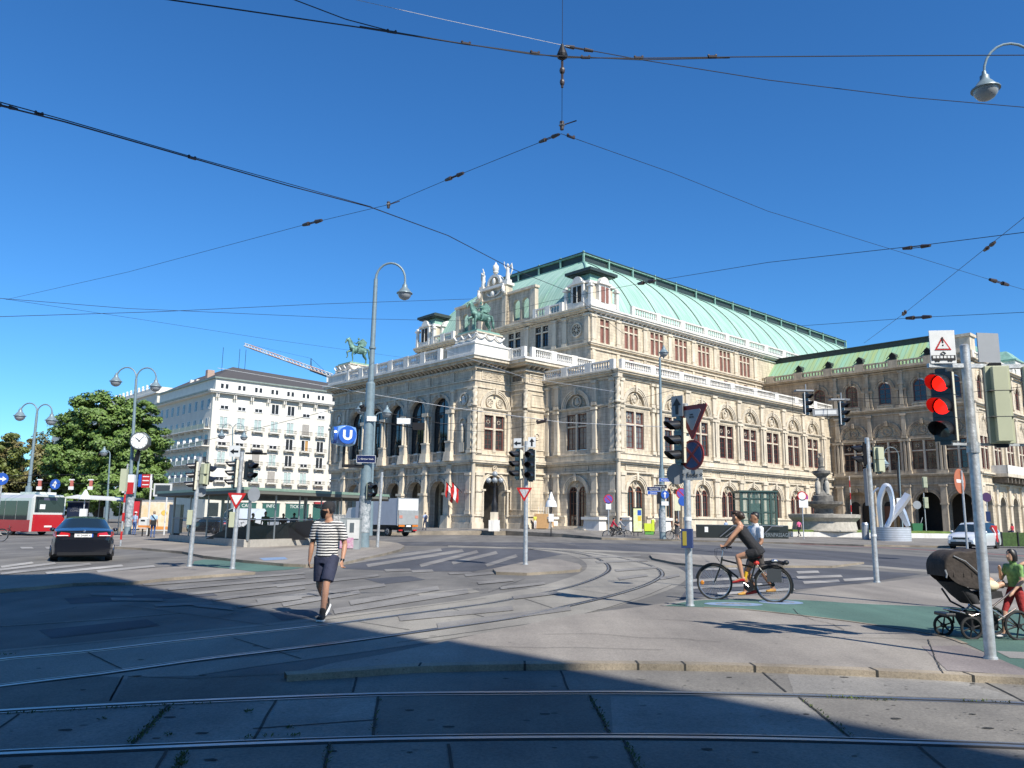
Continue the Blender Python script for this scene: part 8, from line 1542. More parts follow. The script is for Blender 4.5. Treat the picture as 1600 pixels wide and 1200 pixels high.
# looped sculpture
SV = mat('silver_sculpture', (.66, .67, .68), .42, .7, var=.15, scale=1); p = tg(1399, 845); SC = thing('silver_sculpture', 'shiny silver loop and cross sculpture on a round drum', 'sculpture', p); k = p.y/(FPX*1.03)
def sc(u, v, y=0): q = loG(SC, u, v); return V((q.x, y, q.z))
b = MB(); r = 27*k; b.cyl((0, r*.3, -.1), (0, r*.3, sc(1400, 824).z), r, r, mat('ribbed_white_drum', (.55, .57, .60), .4, .3, var=.15, scale=2), 40)
for j in range(6): z = sc(1400, 824).z*(j+.5)/6; b.cyl((0, r*.3, z), (0, r*.3, z+.03), r*1.005, None, SIGNG, 40)
b.build('drum', SC, smooth=40)
def band(pts, wds, nm, closed=False):
    b = MB(); P = [sc(*q_) for q_ in pts]; P = smooth_line(P+[P[0]] if closed else P, 4); n = len(P); vs = []
    for i, p_ in enumerate(P):
        t = i/(n-1)*(len(wds)-1); j = min(int(t), len(wds)-2); w_ = (wds[j]+(wds[j+1]-wds[j])*(t-j))*k; d = (P[min(n-1, i+1)]-P[max(0, i-1)]).normalized(); nn = V((-d.z, 0, d.x))
        vs += [p_+nn*w_*.5, p_+V((0, -w_*.45, 0)), p_-nn*w_*.5, p_+V((0, w_*.45, 0))]
    b.add(vs, [(i*4+j, i*4+(j+1) % 4, i*4+4+(j+1) % 4, i*4+4+j) for i in range(n-1) for j in range(4)]+[(0, 1, 2, 3), (n*4-4, n*4-3, n*4-2, n*4-1)], SV); b.build(nm, SC)
band([(1380, 824, .3), (1377, 800, .3), (1377, 780, .3), (1383, 762, .2), (1388, 761, .1), (1393, 775, 0), (1393, 795, -.2), (1388, 818, -.2), (1384, 824, 0)], [6, 8, 9, 10, 12, 9, 7, 6, 7], 'tall_loop'); band([(1384, 824, 0), (1393, 810, 0), (1405, 793, 0), (1413, 782, 0), (1419, 773, 0)], [6, 9, 14, 13, 13], 'cross_arm'); band([(1407, 788, .4), (1413, 803, .3), (1420, 822, .1)], [14, 14, 8], 'cross_leg'); band([(1374, 806, .8), (1369, 790, .9), (1371, 770, .8), (1378, 762, .6)], [2.5, 3, 3, 4], 'rear_loop')
# glass lift and the black passage wall
p = tg(1187, 839); EL = thing('glass_lift', 'green framed glass lift house beside the black passage wall', 'lift', p); GRF = mat('green_steel_frame', (.06, .10, .085), .4, .4); k = p.y/(FPX*1.03); x0, x1 = loG(EL, 1158, 800).x, loG(EL, 1213, 800).x; zt = loG(EL, 1187, 769).z
b = MB()
for x in (x0, x0+.8, (x0+x1)/2+.3, x1-.5, x1):
    for y in (0, 2.4): b.box(x-.09, x+.09, y-.09, y+.09, 0, zt, GRF)
for z in (1.1, zt*.55, zt-.6, zt): b.box(x0, x1, -.06, .06, z-.07, z+.07, GRF); b.box(x0, x1, 2.34, 2.46, z-.07, z+.07, GRF); b.box(x0-.06, x0+.06, 0, 2.4, z-.07, z+.07, GRF); b.box(x1-.06, x1+.06, 0, 2.4, z-.07, z+.07, GRF)
b.box(x0-.2, x1+.2, -.2, 2.6, zt, zt+.15, GRF); b.build('frame', EL)
GLG = mat('green_glass', (.10, .17, .15), .05, alpha=.55, spec=.7); b = MB(); b.quad((x0, 0, 0), (x1, 0, 0), (x1, 0, zt), (x0, 0, zt), GLG); b.quad((x0, 0, 0), (x0, 2.4, 0), (x0, 2.4, zt), (x0, 0, zt), GLG); b.quad((x1, 0, 0), (x1, 2.4, 0), (x1, 2.4, zt), (x1, 0, zt), GLG); b.build('glass', EL, recalc=False)
b = MB(); b.box(x0+1.2, x1-1.0, .6, 2.0, zt*.3, zt*.75, mat('lift_cabin', (.05, .06, .06), .4)); b.build('cabin', EL)
p = tg(1160, 841); PW = thing('passage_wall', 'black glossy stair parapet with a metal handrail and pale passage lettering', 'parapet', p); x0, x1 = loG(PW, 1088, 835).x, loG(PW, 1232, 835).x; h = loG(PW, 1160, 821).z
b = MB(); b.box(x0, x1, 0, .15, 0, h, mat('black_granite', (.02, .022, .022), .18)); b.box(x0, x1, -.03, .18, h, h+.05, STEEL); b.build('wall', PW); text_part('OPERNPASSAGE', .48, STEEL, PW, (loG(PW, 1213, 835).x-.1, -.02, .3), sx=.75)
b = MB(); b.tube([(x0+2.0, -.35, .1), (x0+3.2, -.35, h*.95), (x0+4.6, -.35, h*.95)], .05, STEEL, 6); b.tube([(x0+2.5, -.35, .1), (x0+3.5, -.35, h*.75), (x0+4.6, -.35, h*.75)], .05, STEEL, 6); b.tube([(x0+5.6, -.35, .1), (x0+6.6, -.35, h*.95), (x0+7.6, -.35, h*.95)], .05, STEEL, 6); b.build('handrail', PW, smooth=60); plate(PW, (x0+.9, -.02, h*.45), 0, .3, .45, SIGNW, 'notice')
# signs and small things along the plaza
def post_sign(u, v, h_px, lab, items, name='sign_post', cat='sign', m=GALV, r=.05, y=None, rz=0):
    p = tg(u, v) if y is None else V((AT(u, v, y).x, y, .1)); T = thing(name, lab, cat, p, 0); top = loG(T, u, h_px).z; b = MB(); b.cyl((0, 0, 0), (0, 0, top), r, None, m, 8); b.build('post', T)
    for it in items: it(T)
    return T
post_sign(1256, 842, 768, 'round white prohibition sign with a white plate near the fountain', [lambda T: disc(T, (0, -.08, loG(T, 1256, 775).z), 0, .42, 'white'), lambda T: disc(T, (.28, .05, loG(T, 1256, 777).z), .3, .38, 'nostop_pink'), lambda T: plate(T, (.1, -.08, loG(T, 1256, 793).z), 0, .8, .72)])
post_sign(1332, 832, 744, 'tall thin red and white striped pole right of the fountain', [], m=mat('pole_pale', (.6, .55, .5), .5)); T = [o for o in COL.objects if o.get('label', '').startswith('tall thin red')][0]
b = MB(); tz = loG(T, 1332, 744).z
for k in range(4): b.cyl((0, 0, 1.0+k*tz*.22), (0, 0, 1.0+k*tz*.22+tz*.12), .058, None, SIGNR, 8)
b.build('red_band', T)
post_sign(1410, 844, 722, 'black cast post with a square white sign in front of the sculpture', [lambda T: plate(T, (0, -.1, loG(T, 1408, 791).z), radians(-8), .62, .72, SIGNW)], m=IRON, r=.07)
post_sign(1448, 838, 770, 'grey post with khaki signals and a round sign back left of the white car', [lambda T: head(T, (.2, 0, loG(T, 1452, 762).z), pi-.3, 2, .55, name='rear_signal_head'), lambda T: head(T, (.15, 0, loG(T, 1452, 794).z), pi-.3, 2, .55, name='rear_signal_head'), lambda T: disc(T, (-.75, 0, loG(T, 1432, 789).z), 0, .42, 'grey')])
post_sign(1512, 862, 735, 'post with a bleached red round sign seen edge on, in front of the car', [lambda T: disc(T, (-.12, -.05, loG(T, 1508, 752).z), radians(38), .55, 'red')], y=36)
post_sign(1547, 845, 770, 'dark violet round sign on a post right of the white car', [lambda T: disc(T, (0, -.06, loG(T, 1546, 777).z), 0, .42, 'purple'), lambda T: plate(T, (.0, -.06, loG(T, 1546, 815).z), 0, .42, .9, NAVY)])
post_sign(1553, 856, 830, 'red and white chevron plate at the road edge beside the white car', [lambda T: arrow_on(plate(T, (0, -.08, .35), 0, .62, 1.15, SIGNR, 'chevron_plate'), [[(-.2, .1), (.0, .1), (.2, .55), (.0, 1.0), (-.2, 1.0), (.0, .55)]])], y=57)
post_sign(861, 838, 765, 'white lantern shaped stop sign on a thin black post before the wing', [lambda T: (lambda b: (b.lathe([(.52, 0), (.5, .15), (.42, .45), (.3, .6)], SIGNW, (0, 0, loG(T, 861, 792).z), 14), b.lathe([(.27, .62), (.27, .7), (.05, 1.3)], SIGNW, (0, 0, loG(T, 861, 792).z), 14), b.box(-.22, .22, -.1, .1, loG(T, 861, 815).z, loG(T, 861, 803).z, SIGNW), b.build('lantern', T, smooth=40)))(MB())], m=IRON)
post_sign(951, 835, 780, 'pink ringed sign over a white plate by the corner of the wing', [lambda T: disc(T, (0, -.06, loG(T, 951, 780).z), 0, .45, 'nostop_pink'), lambda T: plate(T, (0, -.06, loG(T, 951, 796).z), 0, .5, .72, SIGNW)])
post_sign(1061, 838, 770, 'violet and blue round signs with a yellow banner by the second doorway', [lambda T: disc(T, (.3, -.06, loG(T, 1065, 771).z), 0, .5, 'nostop_pink'), lambda T: disc(T, (.45, -.09, loG(T, 1067, 783).z), 0, .45, 'blue'), lambda T: plate(T, (-.1, -.05, loG(T, 1059, 798).z), 0, .55, 1.5, mat('banner_cream', (.6, .58, .4), .6))])
for (u, v, w_, h, m_, lab) in ((1353, 843, .62, 1.5, BINM, 'plain grey cylindrical bin left of the tall mast'), (1325, 839, .5, 1.35, mat('bin_dark', (.16, .17, .18), .5, .3), 'dark cylindrical bin with an orange band behind the grey bin')):
    p = tg(u, v); T = thing('litter_bin', lab, 'bin', p); b = MB(); b.cyl((0, 0, 0), (0, 0, h*.86), w_*.5, None, m_, 18); b.cyl((0, 0, h*.86), (0, 0, h), w_*.54, w_*.4, BINM, 18); 
    if 'orange' in lab: b.cyl((0, 0, h*.55), (0, 0, h*.7), w_*.515, None, MATS['orange_band'], 18)
    b.build('bin', T, smooth=40)
p = tg(1432, 838); T = thing('wheeled_bin', 'green wheeled rubbish cart right of the silver sculpture', 'bin', p); b = MB(); b.taper(-.45, .45, -.35, .35, .35, 1.3, -.08, -.08, mat('green_plastic', (.03, .14, .06), .5)); b.cyl((-.25, -.4, .2), (-.25, .4, .2), .2, None, BLKP, 12); b.cyl((.5, 0, 1.2), (.75, 0, 1.9), .03, None, BINM, 6); b.build('cart', T)
p = tg(996, 838); T = thing('poster_stand', 'free standing poster stand with a yellow and blue festival poster', 'billboard', p); T.scale = (.62, .62, .72); b = MB(); b.box(-.75, .75, 0, .2, .45, 3.6, BLKP); b.cyl((-.5, .1, 0), (-.5, .1, .5), .06, None, BLKP, 8); b.cyl((.1, .1, 0), (.1, .1, .5), .06, None, BLKP, 8); b.build('frame', T); b = MB(); b.box(-.55, .68, -.01, 0, .6, 3.45, mat('festival_poster', (.65, .68, .60), .5, var=.3, scale=3, col2=(.6, .62, .15))); b.box(.05, .6, -.02, -.01, 2.6, 3.25, SIGNB); b.box(.1, .6, -.02, -.01, 1.9, 2.5, mat('poster_gold', (.62, .45, .05), .5)); b.build('poster', T)
p = tg(1012, 835); T = thing('vendor_cart', 'lime yellow vendor cart right of the poster stand', 'cart', p); T.scale = (.7,)*3; b = MB(); b.box(-.5, .5, -.4, .4, .45, 1.5, LIME); b.box(.55, .9, -.3, .3, .4, 2.0, LIME); b.box(-.4, .8, -.3, .3, 0, .45, mat('cart_green', (.10, .30, .05), .6)); b.build('body', T)
p = tg(848, 827); T = thing('hoarding_board', 'tan plywood board with stacked poles leaning by the entrance steps', 'board', p); b = MB(); b.box(-1.0, 1.3, 0, .1, .1, 1.8, MATS['plywood_board']); b.build('board', T); b = MB()
for k in range(5): b.cyl((-.6+k*.35, .3, 0), (-.5+k*.3, .5, 2.6+.4*(k % 2)), .03, None, CAB, 5)
b.build('pole', T)
def candelabra(u, v, lab):
    p = tg(u, v); T = thing('candelabra_lamp', lab, 'street lamp', p, 0, 'five globe candelabra lamps'); b = MB(); b.box(-.55, .55, -.55, .55, 0, 1.1, WHITE); b.box(-.4, .4, -.4, .4, 1.1, 1.9, TRIM); b.lathe([(.35, 1.9), (.28, 2.3), (.34, 2.6), (.2, 3.0), (.12, 3.6), (.09, 5.3)], IRON, n=12); b.build('post', T, smooth=40)
    for k in range(5):
        a = k*2*pi/4; r = .62 if k < 4 else 0; z = 5.1 if k < 4 else 5.75; b = MB(); b.ell((r*cos(a), r*sin(a), z), (.28, .28, .28), LGLASS, 12, 8); 
        if k < 4: b.tube([(0, 0, 4.4), (r*.7*cos(a), r*.7*sin(a), 4.5), (r*cos(a), r*sin(a), 4.85)], .04, IRON, 5)
        b.build('globe', T, smooth=True)
candelabra(772, 830, 'five globed candelabra lamp by the drive through arch'); candelabra(969, 829, 'five globed candelabra lamp at the corner of the sunlit wing')
p = OPM @ V((-9.5, 17.0, 4.6)); 
for i, (s_, lab) in enumerate(((0, 'left of two red and white flags on the loggia corner'), (1.1, 'right of two red and white flags on the loggia corner'))):
    q = OPM @ V((-9.6, 17.0-s_, 4.7)); T = thing('flag', lab, 'flag', q, radians(42.33), 'flags on the loggia corner'); b = MB(); b.cyl((0, 0, 0), (-1.5, 0, 1.2), .035, None, BLKP, 6); b.build('flagpole', T)
    for j, m_ in enumerate((SIGNR, SIGNW, SIGNR)): b = MB(); x = -.45-.35*j; n = 5; vs = []; [vs.extend([(x-.33*0-.02*k_, .08*sin(k_*1.7+j), .36+.28*j-.42*k_), (x-.33-.02*k_, .08*sin(k_*1.7+j+.8), .64+.28*j-.42*k_)]) for k_ in range(n)]; b.add(vs, [(2*k_, 2*k_+1, 2*k_+3, 2*k_+2) for k_ in range(n-1)], m_); b.build('stripe', T, recalc=False)
HED = mat('clipped_hedge', (.05, .10, .02), .8, var=.6, scale=5, bump=1, bscale=18); p = AT(1600, 850, 60); T = thing('hedge', 'long clipped green hedge behind the chevron plate at the right edge', 'hedge', (p.x, 60, .1)); b = MB(); b.box(-1.6, 14, 0, 1.2, 0, 1.0, HED); b.build('foliage', T)
for i in range(8): b = MB(); b.box(-1.65+i*1.2, -1.57+i*1.2, -.06, 0, 0, 1.05, IRON); b.build('railing_post', T)
# ---------------------------------------------------------------- vehicles
def paint(n, c): return mat('car_paint_'+n, c, .22, .25, coat=1.0)
TGL = mat('tinted_car_glass', (.012, .02, .022), .03, spec=.8); CHR = mat('chrome_trim', (.7, .7, .72), .12, 1.0); TLR = mat('red_tail_light', (.42, .01, .012), .15, coat=1); HLW = mat('clear_head_light', (.6, .63, .65), .08, .3, coat=1); PLT = mat('plate_white', (.7, .7, .68), .4)
def car_body(b, st_, m, gl, NP=5):
    "st_: (x, z_sill, z_belt, z_top, w_sill, w_belt, w_top, is_glass_side, is_glass_top)"
    vs = []; 
    for s in st_:
        x, zs, zb, zt, ws, wb, wt = s[:7]; half = [(ws*.96, zs), (ws, zs+(zb-zs)*.35), (wb*1.01, zs+(zb-zs)*.75), (wb, zb), (wt, zt-.035 if zt > zb+.05 else zt), (wt*.6, zt), (0, zt+.012)]
        ring = [(x, y, z) for y, z in half]+[(x, -y, z) for y, z in half[-2::-1]]; vs += ring
    n = 13; fs = []; 
    o = len(b.v); 
    for i in range(len(st_)-1):
        for j in range(n-1):
            g = gl if ((j in (3, 8) and st_[i][7]) or (j in (4, 5, 6, 7) and st_[i][8])) else m
            fs.append(((i*n+j, (i+1)*n+j, (i+1)*n+j+1, i*n+j+1), g))
    for g in (m, gl):
        ff = [f for f, k in fs if k is g]
        if ff: b.add(vs, ff, g)
    b.add(vs, [tuple(range(n)), tuple(range((len(st_)-1)*n, len(st_)*n))], m)
def wheels(T, xs, w_, r, rim=CHR):
    for x in xs:
        for s in (-1, 1):
            b = MB(); b.cyl((x, s*(w_-.22), r), (x, s*w_, r), r, None, TYRE, 24); wh = b.build('wheel', T, smooth=40); b = MB(); b.cyl((x, s*(w_-.02), r), (x, s*(w_+.012), r), r*.66, r*.6, rim, 20)
            for k in range(5): a = k*2*pi/5; b.cyl((x+.1*r*cos(a), s*(w_+.014), r+.1*r*sin(a)), (x+r*.58*cos(a), s*(w_+.014), r+r*.58*sin(a)), .03, None, IRON, 5)
            b.build('rim', wh)
def arches(b, xs, w_, r):
    for x in xs:
        for s in (-1, 1): b.F = lambda X, Y, Z, s=s: (X, s*Y, Z); b.arc(x, r, r*1.0, r*1.17, w_-.25, w_+.004, BLKP, -5, 185, 16); b.F = None
def sedan(label, p, rz, col, plate_='W 24680 X', group=None, sc_=1.0):
    T = thing('parked_car' if group else 'car', label, 'car', p, rz, group); T.scale = (sc_,)*3; b = MB()
    car_body(b, [(-2.42, .45, .70, .72, .70, .72, .60, 0, 0), (-2.38, .30, .98, 1.0, .82, .80, .66, 0, 0), (-2.1, .22, 1.02, 1.06, .90, .86, .72, 0, 0), (-1.75, .20, 1.03, 1.10, .92, .88, .72, 1, 1), (-1.0, .20, 1.00, 1.40, .92, .89, .60, 1, 0), (-.3, .20, .98, 1.46, .92, .89, .60, 1, 0), (.35, .20, .96, 1.42, .92, .89, .60, 1, 1), (1.05, .20, .93, 1.02, .92, .88, .70, 0, 0), (1.9, .22, .82, .86, .90, .84, .68, 0, 0), (2.3, .28, .66, .70, .80, .72, .55, 0, 0), (2.42, .40, .55, .58, .66, .6, .45, 0, 0)], col, TGL)
    arches(b, (-1.38, 1.42), .92, .33); o = b.build('body', T, recalc=True); smooth_mesh(o.data, 38); wheels(T, (-1.38, 1.42), .93, .325)
    for s in (-1, 1):
        b = MB(); b.add([(-2.40, s*.80, .80), (-2.43, s*.40, .82), (-2.43, s*.40, .93), (-2.36, s*.82, .98), (-2.12, s*.885, .96), (-2.15, s*.895, .86)], [(0, 1, 2, 3), (0, 3, 4, 5)], TLR); b.build('tail_light', T, recalc=False)
        b = MB(); b.box(-2.45, -2.425, min(s*.45, s*.78), max(s*.45, s*.78), .84, .865, PLT); b.build('reversing_light', T); b = MB(); b.ell((.55, s*1.0, 1.0), (.09, .1, .07), col, 10, 6); b.build('wing_mirror', T, smooth=True)
        b = MB(); b.box(-1.2, -1.0, min(s*.2, s*.5), max(s*.2, s*.5), .95, 1.2, mat('beige_headrest', (.5, .47, .38), .8)); b.build('headrest', T)
    b = MB(); b.box(-2.452, -2.44, -.27, .27, .80, .91, PLT); b.box(-2.456, -2.452, -.27, -.23, .80, .91, SIGNB); o = b.build('number_plate', T); text_part(plate_, .085, SIGNK, o, (-2.457, 0, .855), (pi/2, 0, -pi/2), name='plate_number'); b = MB(); b.box(-2.45, -2.40, -.42, .42, .935, .96, CHR); b.build('chrome_strip', T); b = MB(); b.box(-2.44, -1.9, -.80, .80, .26, .62, col); b.box(-2.46, -2.2, -.72, .72, .22, .32, BLKP); b.box(-2.1, 2.1, -.85, .85, .16, .34, IRON); b.ell((-2.43, 0, 1.0), (.012, .045, .045), CHR, 10, 6); b.build('bumper_trim', T); return T
rC = atan2(.885, -.465); rear = G(127, 878); d = V((cos(rC), sin(rC), 0)); sedan('shiny black saloon seen from behind on the left road', V((rear.x, rear.y, 0))+d*2.42, rC, paint('black', (.008, .009, .014)), sc_=1.04)
# white people carrier
rW = atan2(-.66, -.75); p = AT(1511, 850, 56.5); p.z = 0; T = thing('car', 'white people carrier facing us beside the chevron plate at the right', 'car', p+V((.7, .3, .0)), rW); T.scale = (1.05,)*3; WP = paint('white', (.72, .73, .74)); b = MB()
car_body(b, [(-2.30, .40, 1.0, 1.02, .80, .80, .7, 0, 0), (-2.25, .25, 1.05, 1.35, .90, .86, .70, 0, 1), (-1.9, .22, 1.05, 1.66, .92, .90, .66, 1, 0), (-.9, .22, 1.03, 1.74, .93, .91, .68, 1, 0), (.2, .22, 1.02, 1.70, .93, .91, .66, 1, 0), (.55, .22, 1.0, 1.58, .93, .91, .66, 1, 1), (1.35, .22, .98, 1.08, .93, .90, .74, 0, 0), (1.95, .24, .88, .96, .92, .86, .70, 0, 0), (2.25, .28, .70, .80, .86, .80, .62, 0, 0), (2.36, .34, .55, .60, .76, .72, .55, 0, 0)], WP, TGL); arches(b, (-1.4, 1.45), .93, .34); o = b.build('body', T); smooth_mesh(o.data, 38); wheels(T, (-1.4, 1.45), .94, .335)
b = MB()
b.box(2.30, 2.385, -.45, .45, .62, .74, BLKP); b.box(2.30, 2.40, -.62, .62, .30, .46, BLKP); b.box(2.375, 2.40, -.47, .47, .73, .75, CHR); b.box(2.375, 2.40, -.47, .47, .61, .63, CHR); b.box(-2.0, 2.0, -.85, .85, .16, .34, IRON); b.build('grille', T); b = MB(); b.box(2.39, 2.41, -.26, .26, .48, .59, PLT); b.build('number_plate', T)
for s in (-1, 1): b = MB(); b.add([(2.33, s*.48, .66), (2.1, s*.86, .72), (1.85, s*.885, .84), (2.18, s*.6, .84)], [(0, 1, 2, 3)], HLW); b.add([(2.37, s*.5, .65), (2.2, s*.85, .66), (2.12, s*.84, .80), (2.28, s*.52, .80)], [(0, 1, 2, 3)], HLW); b.build('headlight', T, recalc=False); b = MB(); b.ell((.95, s*1.02, 1.08), (.09, .12, .09), WP, 10, 6); b.build('wing_mirror', T, smooth=True)
# city bus
BR = paint('bus_red', (.50, .008, .015)); BW_ = paint('bus_white', (.68, .67, .62)); rB = atan2(.50, -.866); p = G(72, 837); p.z = 0; d = V((cos(rB), sin(rB), 0)); T = thing('city_bus', 'red and white city bus seen from behind at the far left', 'bus', p+d*6, rB); L2 = 6.0; w_ = 1.27
b = MB()
def rr_(x, sx=1, dz=0): return [(x, -w_*sx, .30), (x, -w_*sx, 2.75), (x, -w_*sx+.22, 3.02-dz), (x, w_*sx-.22, 3.02-dz), (x, w_*sx, 2.75), (x, w_*sx, .30)]
vs = rr_(-L2-.06, .95, .05)+rr_(-L2+.12)+rr_(L2-.2)+rr_(L2, .95, .05); b.add(vs, [(i*6+j, i*6+(j+1) % 6, i*6+6+(j+1) % 6, i*6+6+j) for i in range(3) for j in range(6)]+[tuple(range(6)), tuple(range(18, 24))], BW_); b.build('body', T)
b = MB()
for s in (-1, 1): b.box(-L2+.1, L2-.2, min(s*w_, s*(w_+.012)), max(s*w_, s*(w_+.012)), .30, 1.15, BR)
b.box(-L2-.085, -L2-.05, -w_*.93, w_*.93, .32, 1.55, BR); b.build('red_skirt', T)
b = MB(); b.box(-L2-.09, -L2-.05, -w_*.86, w_*.86, 1.72, 2.86, TGL); b.build('rear_window', T)
for s in (-1, 1):
    for i in range(7): x = -L2+.5+i*1.55; b = MB(); b.box(x, x+1.47, min(s*w_, s*(w_+.02)), max(s*w_, s*(w_+.02)), 1.15, 2.55, TGL); b.build('side_window', T)
    b = MB(); [b.box(-L2-.10, -L2-.06, s*w_*.88-.06, s*w_*.88+.06, .85+.18*k, .99+.18*k, TLR) for k in range(3)]; b.build('tail_light', T)
b = MB(); b.box(-L2-.10, -L2-.085, -.28, .28, .62, .74, PLT); b.build('number_plate', T); b = MB(); b.box(-L2-.10, -L2-.085, .35, .75, 1.95, 2.3, SIGNW); b.build('window_notice', T)
b = MB(); b.box(-L2+.6, -L2+2.6, -.8, .8, 3.0, 3.22, BW_); b.box(-1, 2, -.7, .7, 3.0, 3.18, BW_); b.cyl((-L2+.7, -.3, 3.2), (-L2+.7, -.3, 3.5), .1, None, SIGNG, 8); b.build('roof_unit', T); b = MB(); b.box(-L2-.095, -L2-.088, -.5, .5, 2.6, 2.8, mat('led_panel', (.08, .08, .12), .3)); o = b.build('route_display', T); wheels(T, (-3.4, 3.3), 1.26, .48, SIGNG)
# box truck
rT = radians(42.33+90)+radians(3); p = G(636, 838.5); p.z = 0; d = V((cos(rT), sin(rT), 0)); T = thing('box_truck', 'white box truck with a tail lift stopped in front of the loggia', 'truck', p+d*3.4, rT); bw, bh, bl = 1.15, 3.35, 6.4
BOXG = mat('shaded_box_side', (.44, .46, .50), .5, var=.08, scale=2); BOXW = mat('white_box_rear', (.66, .66, .63), .5, var=.08, scale=3); LIFT = mat('aluminium_tail_lift', (.42, .42, .40), .45, .4, var=.12, scale=3)  # box side greyed, its grazing shade is put into the colour
b = MB(); b.box(-3.4, 3.0, -bw, bw, 1.0, bh, BOXG); b.box(-3.44, -3.4, -bw-.03, bw+.03, .95, bh+.04, SIGNG); b.build('box', T); b = MB(); b.box(-3.47, -3.44, -bw+.05, -.01, 2.3, bh-.05, BOXW); b.box(-3.47, -3.44, .01, bw-.05, 2.3, bh-.05, BOXW); b.build('rear_door', T)
b = MB(); b.box(-3.55, -3.44, -bw+.05, bw-.05, 1.05, 2.28, LIFT); b.box(-3.57, -3.55, -bw+.1, -bw+.45, 1.6, 1.85, mat('hazard_mark', (.45, .2, .15), .6)); b.box(-3.57, -3.55, bw-.45, bw-.1, 1.6, 1.85, MATS['hazard_mark']); b.build('tail_lift', T)
for s in (-1, 1): b = MB(); b.box(-3.56, -3.5, s*.75-.32, s*.75+.32, .86, 1.03, mat('orange_reflector', (.55, .17, .02), .4)); b.box(-3.5, -3.42, s*.8-.2, s*.8+.2, .5, .62, TLR); b.build('tail_light', T)
b = MB(); b.box(-3.45, 4.8, -.5, .5, .55, 1.0, IRON); b.box(-3.3, -3.2, -1, 1, .35, .55, IRON); b.box(-3.57, -3.56, -.26, .26, .85, 1.0, PLT); b.box(-3.5, -3.4, -.4, .4, .42, .52, CHR); b.build('chassis', T)
b = MB(); b.add([(3.2, -1.0, .6), (5.0, -1.0, .6), (5.0, -1.0, 1.5), (4.5, -.95, 2.5), (3.2, -.95, 2.6), (3.2, 1.0, .6), (5.0, 1.0, .6), (5.0, 1.0, 1.5), (4.5, .95, 2.5), (3.2, .95, 2.6)], [(0, 1, 2, 3, 4), (5, 6, 7, 8, 9), (0, 1, 6, 5), (1, 2, 7, 6), (2, 3, 8, 7), (3, 4, 9, 8), (4, 0, 5, 9)], BOXW); b.build('cab', T); b = MB(); b.add([(4.98, -.85, 1.55), (4.53, -.85, 2.42), (4.53, .85, 2.42), (4.98, .85, 1.55)], [(0, 1, 2, 3)], TGL); b.build('windscreen', T); wheels(T, (-1.9, 3.9), 1.08, .42, SIGNG)
# vehicles in the side street, seen through the pavilion
VW = paint('van_white', (.66, .67, .68)); p = AT(372, 830, 78); T = thing('van', 'white van behind the pavilion glass, left of the give way sign', 'van', (p.x, 78, .1), radians(200)); b = MB()
car_body(b, [(-2.4, .3, 1.3, 2.1, .85, .85, .78, 0, 1), (-2.3, .25, 1.3, 2.25, .95, .93, .82, 0, 0), (.6, .25, 1.25, 2.25, .95, .93, .82, 1, 0), (1.1, .25, 1.2, 2.1, .95, .92, .8, 1, 1), (1.9, .25, 1.15, 1.25, .93, .9, .75, 0, 0), (2.4, .3, .8, .95, .85, .8, .65, 0, 0)], VW, TGL); b.build('body', T, smooth=38); wheels(T, (-1.5, 1.5), .95, .35, SIGNG)
for (u, D, lab, c, rz_) in ((430, 84, 'silver car behind the pavilion glass', (.45, .46, .48), 2.9), (330, 70, 'dark car behind the left pavilion glass', (.02, .02, .025), 2.6), (505, 92, 'white car parked below the tickets shop', (.6, .6, .6), 3.3)): p = AT(u, 830, D); sedan(lab, V((p.x, D, .1)), rz_, paint('p%d' % u, c), group='cars in the side street')
# bicycles standing about
for (u, v, lab, rz_) in ((445, 850, 'bicycle leaning inside the pavilion, right of the triangle sign', .2), (-6, 849, 'bicycle wheel peeping in at the left edge of the road', 0)): p = G(u, v, .1); p.z = .1 if u > 0 else 0; 
for (u, v, dy, lab, rz_) in ((430, 846, 5.5, 'bicycle standing behind the pavilion glass right of the triangle sign', .2), (345, 846, 5, 'bicycle standing behind the pavilion glass left of the triangle sign', .1), (-14, 846, 0, 'bicycle whose wheel peeps in at the left edge of the road', 0)):
    p = G(u, v, 0)+V((0, dy, 0)); T = thing('bicycle', lab, 'bicycle', (p.x, p.y, .1 if u > 0 else 0), rz_, 'parked bicycles'); bicycle(T, near=False, basket=False)
# ---------------------------------------------------------------- smaller people
c_ = cloth
def person_at(u, v, D, lab, rz, H, pose, skin, top, bot, hair, z=None, **k):
    if D: q = AT(u, v, D); zz_ = z if z is not None else .1; q = V((q.x, q.y, zz_))
    else: q = GP(u, v)
    return simple_person(lab, q, radians(rz), H, pose, skin, top, bot, c_('dark_shoe', (.03, .03, .03)), hair, vox=.022, **k)
WH, BL_, NVY, JN, BK, PKK, LB = c_('white', (.65, .65, .65)), c_('sky_blue', (.32, .42, .62)), c_('navy', (.03, .04, .08)), c_('blue_jeans', (.05, .10, .25)), c_('plain_black', (.02, .02, .022)), c_('pink', (.65, .12, .25)), c_('pale_blue', (.35, .5, .65))
T = person_at(238, 840, 0, 'man in light blue shirt and jeans with a black shoulder bag near the billboard', 185, 1.78, 'stand', SKN, LB, JN, HAIRG); T.location = tuple(pl(238, 840)); b = MB(); b.box(-.22, .12, .12, .26, .85, 1.15, BK); b.tube([(-.2, .1, 1.1), (.0, .16, 1.4), (.15, .05, 1.5)], .02, BK, 5); b.build('shoulder_bag', T)
T = person_at(209, 836, 0, 'person in striped blue top and white hat by the red advertising case', 160, 1.72, 'stand', SKN, c_('stripe_blue', (.35, .45, .6), .6), JN, HAIRB, hat=WH); T.location = tuple(pl(209, 836))
